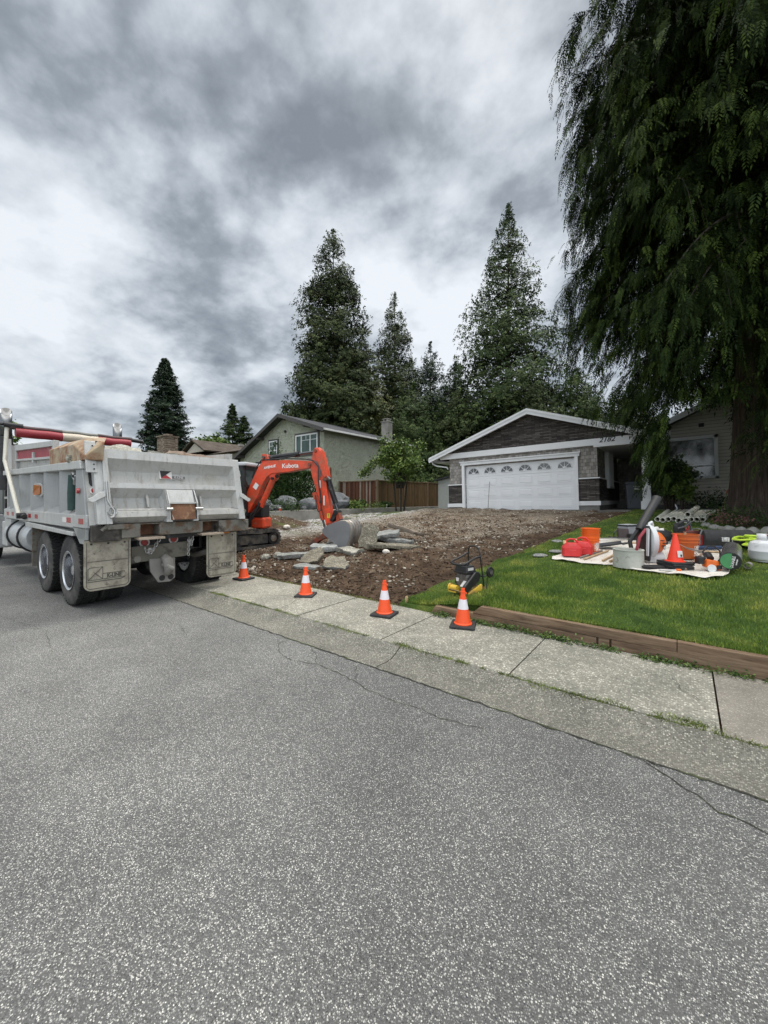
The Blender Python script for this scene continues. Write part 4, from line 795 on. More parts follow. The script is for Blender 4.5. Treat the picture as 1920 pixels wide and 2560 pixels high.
# fuel tank, toolbox, fender strip
b=MB(); T_=Matrix.Translation((-4.7,-.92,.86))@Matrix.Rotation(PI/2,4,'Y'); b.lathe([(.0,-.95),(.24,-.94),(.30,-.88),(.305,0),(.30,.88),(.24,.94),(0,.95)],28,T_); ft=b.build('fuel_tank',M_cab,TR,smooth=True)
for x in (-5.1,-4.1):
    b=MB(); b.tube([(x,-.92+.315*math.cos(a),.86+.315*math.sin(a)) for a in [2*PI*i/26 for i in range(26)]],.022,6,closed=True); b.build('tank_strap',M_blkm,ft,smooth=True)
pb('battery_box',M_alu2,[((-6.25,-1.15,.55),(-5.75,-.75,1.1))],bev=.02); pb('cab_side_box',M_alu2,[((-5.75,-1.18,.98),(-5.1,-1.0,1.19))],bev=.01)
MB().hexa([(-3.55,-1.21,1.10),(-.60,-1.21,1.085),(-.60,-.72,1.085),(-3.55,-.72,1.10),(-3.55,-1.21,1.19),(-.60,-1.21,1.14),(-.60,-.72,1.14),(-3.55,-.72,1.19)]).build('fender_board',M_alu2,TR,bev=.008)
pb('mud_guard',M_bump,[((-3.42,-1.14,.35),(-3.38,-.60,1.09))])
# frame
pb('chassis_rail',M_blkm,[((-7.6,-.45,.80),(-.25,-.35,1.08))]); pb('chassis_rail',M_blkm,[((-7.6,.35,.80),(-.25,.45,1.08))]); pb('cross_member',M_blkm,[((-.35,-.5,.78),(-.25,.5,1.05))]); pb('underbody',M_blkm,[((-5.6,-.9,1.02),(-.3,.9,1.09))])
for x in (-1.06,-2.5): MB().cyl((x,-1.0,.53),(x,1.0,.53),.09,14).build('axle',M_blkm,TR,smooth=True)
for x in (-1.06,-2.5):
    b=MB(); b.add([tuple(v.co) for v in []],[]); b.lathe([(0,-.24),(.16,-.2),(.24,0),(.16,.2),(0,.24)],18,Matrix.Translation((x,0,.53))@Matrix.Rotation(PI/2,4,'Y')); b.build('differential',M_blkm,TR,smooth=True)
for s in (-.55,.55):
    b=MB(); b.tube([(-.1,s,.72),(-.6,s,.62),(-1.8,s,.72),(-3.0,s,.62)],.05,8); b.build('spring',mat('dusty_steel',(.16,.15,.13),.8) if s<0 else bpy.data.materials['dusty_steel'],TR,smooth=True)
# wheels
def make_tyre():
    t=MB(); prof=[(.29,-.13),(.33,-.140),(.40,-.148),(.47,-.142),(.505,-.128),(.515,-.115),(.515,.115),(.505,.128),(.47,.142),(.40,.148),(.33,.140),(.29,.13)]
    t.lathe(prof,56,full=False); return t
def tread_mb():
    t=MB(); n=44
    for i in range(n):
        a=2*PI*i/n
        for k,(y,w_,sh) in enumerate([(-.095,.062,0),(-.030,.050,.5),(.030,.050,0),(.095,.062,.5)]):
            aa=a+sh*2*PI/n; M=Matrix.Rotation(aa,4,'Z')@Matrix.Translation((.521,0,y)); t.box((0,0,0),(.020,.054,w_),(R(14 if k%2 else -14),0,0),M)
    return t
tym=None
def wheel(x,y,outer=True,side=-1,zc=.53):
    """dual member: axis along y"""
    w_=thing_part('wheel',(x,y,zc),(R(90)*(1 if side<0 else -1),random.uniform(0,1),0))
    global tym
    if tym is None:
        a=make_tyre().build('tyre',M_tire,w_,smooth=True); b=tread_mb().build('tread',M_tread,w_); c=MB().lathe([(.30,-.135),(.285,-.11),(.275,-.05),(.265,.02),(.262,.135),(.285,.142),(.292,.15),(.298,.148),(.298,.13)],44,full=False).build('rim',M_rim,w_,smooth=True,fix=False)
        h=MB().lathe([(.0,-.02),(.10,-.02),(.11,-.10),(.262,-.115),(.262,-.125)],36,full=False).build('rim_disc',M_rim,w_,smooth=True,fix=False)
        hb=MB().lathe([(0,.10),(.07,.09),(.085,.0),(.10,-.1)],20,full=False); 
        for i in range(10):
            q=2*PI*i/10; hb.cyl((.17*math.cos(q),.17*math.sin(q),-.12),(.17*math.cos(q),.17*math.sin(q),-.06),.016,6)
        d=hb.build('hub',M_rim,w_,smooth=True); tym=(a,b,c,h,d)
    else:
        for q in tym:
            o=q.copy(); col.objects.link(o); o.parent=w_
    return w_
def thing_part(name,loc,rot):
    o=bpy.data.objects.new(name,None); col.objects.link(o); o.parent=TR; o.location=loc; o.rotation_euler=rot; return o
for x in (-1.06,-2.5):
    wheel(x,-1.005); wheel(x,-.68); wheel(x,1.005,side=1,zc=.55); wheel(x,.68,side=1,zc=.55)
wheel(-8.6,-1.0); wheel(-8.6,1.0,side=1)
# --- tailgate, leaning
def tg(y,z,o=0.0): # point on the tailgate plane
    return (-.02-.24*(z-1.26)/1.07+o,y,z)
def tgb(b,y0,y1,z0,z1,o0,o1):
    return b.hexa([tg(y0,z0,o0),tg(y1,z0,o0),tg(y1,z0,o1),tg(y0,z0,o1),tg(y0,z1,o0),tg(y1,z1,o0),tg(y1,z1,o1),tg(y0,z1,o1)])
TG=tgb(MB(),-1.02,1.12,1.30,2.28,-.05,.0).build('tailgate',M_alu,TR)
def tgp(name,m,L,bev=.008,**k):
    b=MB()
    for q in L: tgb(b,*q)
    return b.build(name,m,TG,bev=bev,**k)
tgp('side_stile',M_alu2,[(-1.10,-.97,1.27,2.34,-.06,.11)]); tgp('side_stile',M_alu2,[(-1.0,-.93,1.27,2.33,.11,.13)]); tgp('side_stile',M_alu2,[(1.0,1.12,1.26,2.33,-.06,.12)])
# horizontal box ribs with a sloping underside
def hrib(z0,z1,zb,o):
    b=MB(); y0,y1=-.93,1.0; b.add([tg(y0,z1,.0),tg(y0,z1,o),tg(y0,z0,o),tg(y0,zb,.0),tg(y1,z1,.0),tg(y1,z1,o),tg(y1,z0,o),tg(y1,zb,.0)],[(0,1,5,4),(1,2,6,5),(2,3,7,6),(0,3,2,1),(4,5,6,7)]); b.build('horizontal_rib',M_alu2,TG)
hrib(2.20,2.33,2.02,.12); hrib(1.775,1.85,1.63,.12)
b=MB(); y0,y1=-.93,1.0; b.add([tg(y0,1.46,.0),tg(y0,1.44,.12),tg(y0,1.36,.13),tg(y0,1.27,.02),tg(y1,1.46,.0),tg(y1,1.44,.12),tg(y1,1.36,.13),tg(y1,1.27,.02)],[(0,1,5,4),(1,2,6,5),(2,3,7,6)]); b.build('bottom_rib',M_alu,TG)
b=MB(); b.tube([tg(-.95,1.455,.05),tg(-.14,1.455,.06)],.022,8); b.build('round_bar',M_alu,TG,smooth=True)
for y in (-.97,1.03): pass
for s,y in ((1,-.93),(-1,1.0)):
    MB().add([tg(y,2.20,.11),tg(y+s*.06,2.05,.0),tg(y+s*.06,1.86,.0),tg(y,1.85,.11)],[(0,1,2,3)]).build('web',M_alu,TG); MB().add([tg(y,1.775,.11),tg(y+s*.06,1.66,.0),tg(y+s*.06,1.47,.0),tg(y,1.45,.11)],[(0,1,2,3)]).build('web',M_alu,TG)
# centre chute
b=MB(); b.add([tg(-.21,1.76,.13),tg(.21,1.76,.13),tg(.21,1.55,.17),tg(-.21,1.55,.17)],[(0,1,2,3)]); b.add([tg(-.25,1.77,.0),tg(-.21,1.76,.14),tg(-.14,1.30,.18),tg(-.25,1.50,.0)],[(0,1,2,3)],None); ct=b.build('chute_hood',M_alu2,TG,solid=.012)
b=MB()
for s in(-1,1): b.add([tg(.02+s*.24,1.76,.0),tg(.02+s*.21,1.765,.15),tg(.02+s*.215,1.55,.22),tg(.02+s*.21,1.29,.18),tg(.02+s*.24,1.30,.02)],[(0,1,2,3,4)])
b.build('chute_side',M_alu2,TG,solid=.014)
b=MB(); tgb(b,-.17,.21,1.295,1.55,.12,.175); b.build('chute_door',M_rust,TG,bev=.01)
b=MB(); tgb(b,-.19,.23,1.545,1.57,.12,.19); tgb(b,-.23,-.15,1.27,1.30,.0,.16); tgb(b,.17,.25,1.27,1.30,0,.16); b.build('chute_frame',M_alu2,TG)
b=MB(); b.cyl(tg(-.24,1.46,.19),tg(-.15,1.46,.19),.028,10); b.cyl(tg(.20,1.46,.19),tg(.32,1.46,.19),.028,10); b.build('chute_pin',M_steel,TG,smooth=True)
for y in (-.43,.38):
    b=MB(); b.tube([tg(y,1.67,.03),tg(y-.01,1.66,.05),tg(y,1.50,.05),tg(y+.01,1.48,.03)],.022,8); b.build('bracket',M_alu,TG,smooth=True)
# latch plates, hooks
b=MB(); tgb(b,-1.19,-1.06,1.98,2.42,.10,.125); pl_=b.build('hinge_plate',M_alu2,TG,bev=.006)
b=MB(); 
for i in range(6): b.cyl(tg(-1.10,2.03+i*.065,.125),tg(-1.10,2.03+i*.065,.135),.010,8)
b.build('bolt',M_dark,pl_)
for s,y in ((1,-1.12),(-1,1.17)):
    b=MB(); p=[(.13,y-.07*s,1.585),(.13,y-.03*s,1.57),(.13,y+.12*s,1.655),(.13,y+.11*s,1.72),(.13,y+.05*s,1.71),(.13,y-.03*s,1.645),(.13,y-.08*s,1.62)]; b.prism([(tg(0,q[2],.14)[0],q[1],q[2]) for q in p],(.02,0,0)); b.build('latch_arm',M_alu2,TG,bev=.004)
b=MB(); b.tube([tg(-.97,1.86,.14),tg(-.97,1.60,.14),tg(-.93,1.50,.15),tg(-.90,1.45,.15),tg(-.92,1.37,.15),tg(-.96,1.36,.15)],.016,8); b.tube([tg(-.93+.05*math.cos(a),1.45+.06*math.sin(a),.15) for a in [2*PI*i/12 for i in range(12)]],.012,6,closed=True); b.build('chain_hook',M_steel,TG,smooth=True)
for s,y in ((1,-1.02),(-1,1.16)):
    b=MB(); b.tube([(.02,y,1.42),(.03,y+.05*s,1.34),(.04,y+.04*s,1.24),(.03,y-.02*s,1.18)],.028,8); b.build('clamp_hook',M_bump,TR,smooth=True)
# badge on the tailgate
bd=MB(); tgb(bd,-.22,-.03,1.93,2.07,.0,.022); tgb(bd,-.03,.17,1.93,1.99,.0,.022); bdo=bd.build('badge',M_wht,TG,bev=.006)
q=lambda y,z: tg(y,z,.0265)
MB().add([q(-.21,2.06),q(-.04,2.06),q(-.20,1.945)],[(0,1,2)]).build('badge_dark',M_dark,bdo,fix=False,solid=.002); MB().add([q(-.205,1.94),q(-.125,1.998),q(-.05,1.94)],[(0,1,2)]).build('badge_red',M_redlens,bdo,fix=False,solid=.002)
MB().add([q(-.035,1.938),q(.165,1.938),q(.165,1.985),q(-.035,1.985)],[(0,1,2,3)]).build('badge_plate',mat('badge_grey',(.10,.10,.105),.4),bdo,fix=False,solid=.002)
text('badge_text','K-LINE',.052,M_wht,bdo,tg(.068,1.9605,.030),(R(90)-.22,0,R(90)),.001,0,0,sx=.92)
# bumper beam with two step pockets
bm=MB(); bm.bb((-.22,-.80,1.06),(.04,-.56,1.26)); bm.bb((-.22,-.30,1.07),(.04,.37,1.26)); bm.bb((-.22,.65,1.05),(.04,1.22,1.25)); bm.bb((-.22,-.56,1.24),(.02,-.30,1.26)); bm.bb((-.22,.37,1.24),(.02,.65,1.26)); bmo=bm.build('rear_beam',M_bump,TR,bev=.008)
pb('greasy_corner',M_grease,[((-.22,-1.16,1.03),(.03,-.80,1.25))],bev=.01); pb('corner_cap',M_bump,[((.02,-.98,1.19),(.07,-.72,1.26))],bev=.01)
for y0,y1 in ((-.56,-.30),(.37,.65)):
    b=MB(); b.bb((-.22,y0,1.07),(-.20,y1,1.24)); b.build('pocket_back',M_rust,TR)
    b=MB(); b.hexa([(-.2,y0-.05,1.04),(.11,y0-.05,1.02),(.11,y1+.05,1.02),(-.2,y1+.05,1.04),(-.2,y0-.05,1.06),(.11,y0-.05,1.05),(.11,y1+.05,1.05),(-.2,y1+.05,1.06)]); b.build('step_lip',mat('step_tan',(.33,.27,.21),.8,var=.2,vs=12),TR)
# mud flaps with embossed emblem
def flap(y0,y1,z0,z1):
    w_=y1-y0; r_=.09; pts=[(0.0,y0,z1),(0.0,y1,z1)]+[(0.0,y1-r_+r_*math.cos(a),z0+r_-r_*math.sin(a)) for a in [PI/2*i/6 for i in range(7)]]+[(0.0,y0+r_-r_*math.sin(a),z0+r_-r_*math.cos(a)) for a in [PI/2*i/6 for i in range(7)]]
    f=MB().prism([(-.06+.02*0,p[1],p[2]) for p in pts],(.014,0,0)).build('mud_flap',M_flap,TR)
    X=-.044; k=w_/.56; cy=y0+.13*k; cz=z0+.235; S_=.085*k
    b=MB()
    for P in ([(X,cy-S_,cz-S_),(X,cy-S_,cz+S_*.8),(X,cy-S_*.7,cz+S_),(X,cy+S_,cz+S_),(X,cy+S_,cz-S_),(X,cy-S_,cz-S_)],[(X,cy-S_,cz-S_),(X,cy+S_,cz+S_)],[(X,cy-.02,cz+.02),(X,cy+S_,cz-S_)],[(X,cy+S_,cz-.01),(X,cy+S_+.27*k,cz-.01),(X,cy+S_+.27*k,cz-S_),(X,cy+S_,cz-S_)],[(X,cy-S_-.02,cz+S_*.5),(X,cy-S_-.02,cz-S_-.025),(X,cy+S_+.22*k,cz-S_-.025),(X,cy+S_+.27*k,cz-S_-.005)],
              [(X,y0+.03,z1-.03),(X,y0+.03,z0+.06),(X,y0+.06,z0+.03),(X,y1-.06,z0+.03),(X,y1-.03,z0+.06),(X,y1-.03,z1-.03)],[(X,y0+.04,z0+.40),(X,y1-.04,z0+.40)]):
        b.tube(P,.0045,4)
    b.build('emblem',M_engr,f)
    text('flap_text','K-LINE',.072*k,M_engr,f,(X+.002,cy+S_+.137*k,cz-.048),(R(90),0,R(90)),.0015,0,.003,sx=.82)
    for y in (y0+.08,y1-.08,(y0+y1)/2): MB().cyl((-.05,y,z1-.05),(-.035,y,z1-.05),.014,8).build('bolt',M_blkm,f)
flap(-1.22,-.66,.36,1.05); flap(.48,1.03,.28,1.03)
pb('flap_hanger',M_blkm,[((-.10,-1.2,1.0),(-.062,1.1,1.06))])
# tail lamps, plate, hitch, chains
lamp((-.26,-.40,.945),.055,m=M_redlens); lamp((-.26,.03,.965),.055,m=M_redlens); pb('amber_marker',M_amber,[((.0,.68,1.02),(.02,.86,1.045))])
MB().prism([(-.20,-.60,.90),(-.20,.24,.92),(-.20,.26,.74),(-.20,.20,.68),(-.20,-.55,.66),(-.20,-.60,.71)],(.02,0,0)).build('number_panel',mat('grimy_panel',(.15,.14,.115),.85,var=.2,vs=4,dirt=((.05,.045,.04),4,.58,.08)),TR,bev=.004)
pb('panel_lamp',M_wht,[((-.18,-.38,.80),(-.15,-.33,.87))],bev=.01)
M_cast=mat('cast_hitch',(.23,.22,.20),.75,.2,var=.15,bump=.4,bs=30)
MB().prism([(-.16,-.38,.70),(-.16,.0,.68),(-.16,.0,.36),(-.16,-.08,.31),(-.16,-.25,.32),(-.16,-.36,.50)],(.04,0,0)).build('hitch_plate',M_cast,TR,bev=.006)
b=MB(); 
for y in (-.20,-.07): b.cyl((-.125,y,.385),(-.115,y,.385),.045,14)
b.build('hitch_hole',M_dark,TR)
b=MB(); b.tube([(-.12,-.16,.70),(-.04,-.15,.66),(-.02,-.14,.56),(-.06,-.13,.48),(-.12,-.13,.45)],[.06,.075,.07,.06,.05],10); b.tube([(-.1,-.19,.60),(.02,-.17,.58),(.03,-.10,.53)],.035,8); b.build('pintle_hook',M_cast,TR,smooth=True)
def chain(p0,p1,sag,n=9):
    b=MB(); a,c=Vector(p0),Vector(p1)
    for i in range(n):
        t=i/(n-1); p=a.lerp(c,t); p.z-=sag*4*t*(1-t); pts=[]
        for j in range(10):
            q=2*PI*j/10; pts.append((p.x+(0 if i%2 else .018*math.sin(q)),p.y+(.018*math.sin(q) if i%2 else 0),p.z+.030*math.cos(q)))
        b.tube(pts,.0065,5,closed=True)
    return b.build('chain',M_steel,TR,smooth=True)
chain((-.10,-.23,1.02),(-.10,-.34,.84),.0,6); chain((-.10,-.34,.84),(-.10,-.45,.87),.05,5); chain((-.08,.20,.98),(-.08,.19,.72),.0,8); chain((-.08,.20,.98),(-.08,.25,.90),.05,5); chain((-.08,.25,.92),(-.08,.27,1.03),0,4)
# number box front wing: white cab fender seen at left edge
pb('front_fender',M_cab,[((-9.3,-1.2,.9),(-7.95,-.8,1.25))],bev=.06)
# ================================================================ rubble
M_cchunk=m_aggr('broken_concrete',(.17,.165,.15),(.46,.45,.41),(.28,.27,.245),.0,40); M_cface=m_aggr('old_slab_face',(.09,.078,.062),(.34,.315,.265),(.16,.145,.118),.0,38); M_ctop=m_aggr('slab_bluegrey',(.13,.135,.14),(.31,.315,.315),(.215,.22,.222),.0,45)
def slabrock(name,pts,th,m,rough=.03,seed=0,m2=None,cut=3):
    """broken slab: polygon outline, thickness th, ragged edge"""
    r=random.Random(seed); b=bmesh.new(); n=len(pts); lo=[];hi=[]
    P=[]
    for i in range(n):
        a=Vector(pts[i]); c=Vector(pts[(i+1)%n]); k=max(1,int((c-a).length/.09))
        for j in range(k):
            q=a.lerp(c,j/k); P.append((q.x+r.uniform(-rough,rough)*1.3,q.y+r.uniform(-rough,rough)*1.3))
    cx=sum(p[0] for p in P)/len(P); cy=sum(p[1] for p in P)/len(P)
    rings=[]
    for s,z in ((.6,th/2),(.985,th*.48),(1.0,th*.05),(.95,-th/2),(.5,-th/2)):
        rings.append([b.verts.new((cx+(p[0]-cx)*s*(1+.03*nz(p[0],p[1],z+seed,7)),cy+(p[1]-cy)*s*(1+.03*nz(p[0],p[1],z,8)),z+rough*1.1*nz(p[0]*s,p[1]*s,seed+z*9,7))) for p in P])
    top=b.verts.new((cx,cy,th/2)); bot=b.verts.new((cx,cy,-th/2)); K=len(P)
    for i in range(K):
        j=(i+1)%K; b.faces.new((top,rings[0][i],rings[0][j]))
        for q in range(4):
            f=b.faces.new((rings[q][i],rings[q+1][i],rings[q+1][j],rings[q][j])); f.material_index=1 if (m2 and q==0) else 0
        f=b.faces.new((rings[4][i],bot,rings[4][j]))
    if m2:
        for f in b.faces:
            if all(v.co.z>th*.3 for v in f.verts): f.material_index=1
    bmesh.ops.recalc_face_normals(b,faces=b.faces)
    me=bpy.data.meshes.new(name); b.to_mesh(me); b.free(); return link(name,me,[m,m2] if m2 else [m])
def rock(name,d,m,seed=0,sub=2,amp=.25,f=2.0,flat=1.0,parent=None):
    b=bmesh.new(); bmesh.ops.create_icosphere(b,subdivisions=sub,radius=1)
    for v in b.verts:
        p=v.co.copy(); k=1+amp*noise.noise(p*f*.6+Vector((seed*3.1,seed,0)))+amp*.5*noise.noise(p*f*1.7+Vector((0,seed*2.3,seed))); 
        # facet: snap to a few planes
        v.co=Vector((p.x*k*d[0]/2,p.y*k*d[1]/2,p.z*k*d[2]/2*flat))
    me=bpy.data.meshes.new(name); b.to_mesh(me); b.free(); return link(name,me,m,parent)
LG='broken concrete loaded in the truck'
def lay(o,label,cat,loc,rot,group=None,scale=1):
    o['label']=label; o['category']=cat; o.location=loc; o.rotation_euler=rot; o.scale=(scale,)*3
    if group: o['group']=group
    return o
W=lambda x,y,z:(-6.35+x,2.9+y,z)
lay(slabrock('concrete_chunk',[(-.5,-.3),(.1,-.42),(.5,-.1),(.45,.3),(-.1,.42),(-.55,.15)],.16,M_cchunk,seed=1),'large pale broken concrete chunk highest on the truck load near the middle','rubble',W(-.95,-.42,2.36),(R(14),R(22),R(12)),LG,.60)
lay(slabrock('concrete_chunk',[(-.35,-.3),(.3,-.2),(.4,.2),(-.2,.35)],.12,M_cchunk,seed=2),'flat grey concrete piece in the truck load behind the tailgate, left','rubble',W(-.8,-.85,2.22),(R(10),R(5),R(60)),LG)
lay(slabrock('concrete_chunk',[(-.45,-.25),(.4,-.3),(.5,.1),(.0,.3),(-.5,.2)],.13,mat('pinkish_slab',(.40,.30,.23),.85,var=.12,vs=8,bump=.5,bs=30),seed=3),'tan pinkish slab lying in the truck load on the right side','rubble',W(-.8,.62,2.33),(R(-4),R(6),R(80)),LG)
lay(slabrock('concrete_chunk',[(-.4,-.25),(.3,-.3),(.45,.1),(.0,.3),(-.4,.2)],.12,M_cchunk,seed=4),'grey slab edge in the truck load between the highest chunk and the tan slab','rubble',W(-.9,.22,2.29),(R(6),R(8),R(140)),LG)
for i,(x,y,z,l) in enumerate([(-1.8,-.6,2.15,'grey rubble block in the truck load behind the rusty box'),(-1.7,.1,2.2,'grey rubble block deep in the middle of the truck load'),(-2.6,.5,2.3,'grey rubble block far forward on the right of the truck load')]):
    lay(rock('concrete_chunk',(.9,.8,.5),M_cchunk,10+i),l,'rubble',W(x,y,z),(0,0,i),LG)
lb=MB().bb((-5.5,-1.02,1.25),(-.35,1.02,2.05)).build('load_fill',M_soil,TR)
# slabs pulled out of the driveway
def gpt(x,y,z=0): return (x,y,dz(x,y)+z)
RG='slabs of broken concrete on the dug up driveway'
lay(slabrock('broken_slab',[(-.42,-.25),(-.1,-.36),(.30,-.30),(.42,.05),(.2,.34),(-.25,.30)],.10,M_cface,.035,21,M_cface),'big tan faced broken slab tilted up, nearest the excavator tracks','slab',gpt(-6.62,5.95,.15),(R(34),R(-10),R(15)),RG,.70)
lay(slabrock('broken_slab',[(-.38,-.10),(.38,-.09),(.40,.08),(-.38,.10)],.09,M_ctop,.02,22),'long thin blue grey slab strip pointing left from the big tan slab','slab',gpt(-7.25,5.92,.10),(R(10),R(-3),R(38)),RG)
lay(slabrock('broken_slab',[(-.28,-.12),(.25,-.15),(.30,.1),(-.2,.14)],.08,M_ctop,.02,23),'small blue grey slab lying flat in front of the big tan slab','slab',gpt(-6.35,5.52,.05),(R(4),R(4),R(30)),RG)
lay(slabrock('broken_slab',[(-.40,-.26),(.28,-.30),(.40,-.05),(.18,.36),(-.30,.36)],.09,M_ctop,.03,24,M_cface),'square tan slab with blue grey front edge, lying below the bucket','slab',gpt(-5.72,5.78,.08),(R(22),R(3),R(36)),RG,.70)
lay(slabrock('broken_slab',[(-.35,-.14),(.1,-.2),(.38,-.05),(.25,.14),(-.3,.16)],.12,m_aggr('white_conc',(.26,.27,.275),(.52,.53,.53),(.40,.41,.41),.0,45),.03,25),'whitish blue slab piece behind the big tan slab under the thumb','slab',gpt(-7.2,6.85,.10),(R(12),R(0),R(20)),RG)
lay(slabrock('broken_slab',[(-.24,-.40),(.22,-.40),(.28,.28),(.0,.38),(-.26,.30)],.10,M_cface,.025,26,M_cface),'upright tan slab leaning against the right side of the bucket','slab',gpt(-6.12,7.30,.36),(R(70),R(8),R(30)),RG,.82)
lay(slabrock('broken_slab',[(-.5,-.3),(.3,-.35),(.6,.0),(.2,.35),(-.4,.3)],.10,M_ctop,.03,27),'flat blue grey slab lowest in the pile right of the bucket','slab',gpt(-6.1,8.25,.08),(R(-3),R(6),R(20)),RG)
lay(slabrock('broken_slab',[(-.45,-.25),(.4,-.3),(.5,.15),(-.3,.3)],.09,M_ctop,.03,28),'blue grey slab stacked second in the pile right of the bucket','slab',gpt(-6.25,8.0,.22),(R(6),R(-8),R(45)),RG)
lay(slabrock('broken_slab',[(-.5,-.2),(.35,-.25),(.5,.1),(-.3,.25)],.09,mat('brown_slab',(.16,.13,.10),.9,var=.2,vs=6,bump=.4),.03,29),'muddy brown slab sloping down on top of the pile right of the bucket','slab',gpt(-5.95,8.7,.25),(R(-8),R(14),R(10)),RG)
lay(slabrock('broken_slab',[(-.75,-.18),(.5,-.22),(.8,.0),(.4,.2),(-.6,.22)],.10,M_cface,.03,30),'longest pale slab, lying low at the right end of the pile','slab',gpt(-5.65,7.65,.08),(R(4),R(3),R(42)),RG,.85)
lay(slabrock('broken_slab',[(-.3,-.2),(.3,-.2),(.35,.2),(-.25,.22)],.12,M_ctop,.03,31),'grey slab propped at a slant just left of the bucket','slab',gpt(-7.45,7.6,.22),(R(35),R(-25),R(10)),RG)
lay(slabrock('broken_slab',[(-.3,-.16),(.25,-.2),(.3,.12),(-.2,.2)],.09,M_cchunk,.03,32),'small grey slab under the bucket teeth','slab',gpt(-6.4,6.95,.07),(R(10),R(5),R(0)),RG)
lay(rock('loose_rock',(.25,.2,.17),M_cchunk,41,2,.3),'small pale grey rock left of the slabs, near the cone by the truck','rock',gpt(-7.95,5.65,.06),(0,0,1),'loose rocks by the tracks')
lay(rock('loose_rock',(.30,.18,.17),M_cchunk,42,2,.3),'wedge shaped pale rock beside the long blue grey strip','rock',gpt(-7.75,5.85,.06),(0,0,2),'loose rocks by the tracks')
lay(rock('loose_rock',(.20,.15,.12),mat('pale_pebble',(.55,.52,.46),.8,var=.1,bump=.2),43,2,.15),'smooth whitish cobble in front of the longest slab','rock',gpt(-5.62,7.35,.04),(0,0,0))
lay(rock('loose_rock',(.26,.16,.15),bpy.data.materials['pale_pebble'],44,2,.3),'white rock at the foot of the brown dirt mound','rock',gpt(-11.4,9.0,.06),(0,0,1))
# ================================================================ EXCAVATOR   local x along the boom plane, y to the far side, z up (world z)
M_or=mat('excavator_orange',(.70,.068,.022),.45,.0,var=.14,vs=4,bump=.05,bs=30,dirt=((.34,.075,.035),3.5,.56,.10),dirt2=((.27,.19,.13),9,.65,.05)); M_ord=mat('muddy_orange',(.30,.05,.022),.7,var=.25,vs=6,dirt=((.10,.065,.045),4,.5,.1))
M_rub=mat('track_rubber',(.030,.029,.028),.85,var=.3,vs=8,dirt=((.10,.085,.065),4,.55,.10)); M_ltxt=mat('decal_white',(.75,.74,.72),.5,var=.02); M_yel=mat('decal_yellow',(.70,.50,.03),.5)
M_bkt=mat('bucket_steel',(.30,.275,.245),.45,.35,var=.10,vs=4,bump=.15,bs=20,dirt=((.20,.165,.13),4,.56,.08)); M_bkt2=mat('bucket_grey',(.20,.205,.215),.5,.2,var=.1,vs=4)
EA=R(23); EX=thing('excavator','orange mini excavator with black cab reaching its bucket down over broken slabs','excavator',(-9.74,6.24,0),EA)
def W2E(x,y,z):
    dx,dy=x+9.74,y-6.24; c,s=math.cos(EA),math.sin(EA); return (dx*c+dy*s,-dx*s+dy*c,z)
def eb(name,m,b,smooth=False,par=EX,**k): return b.build(name,m,par,smooth,**k)
def prof(pts,y0,y1): return MB().prism([(x,y0,z) for x,z in pts],(0,y1-y0,0))
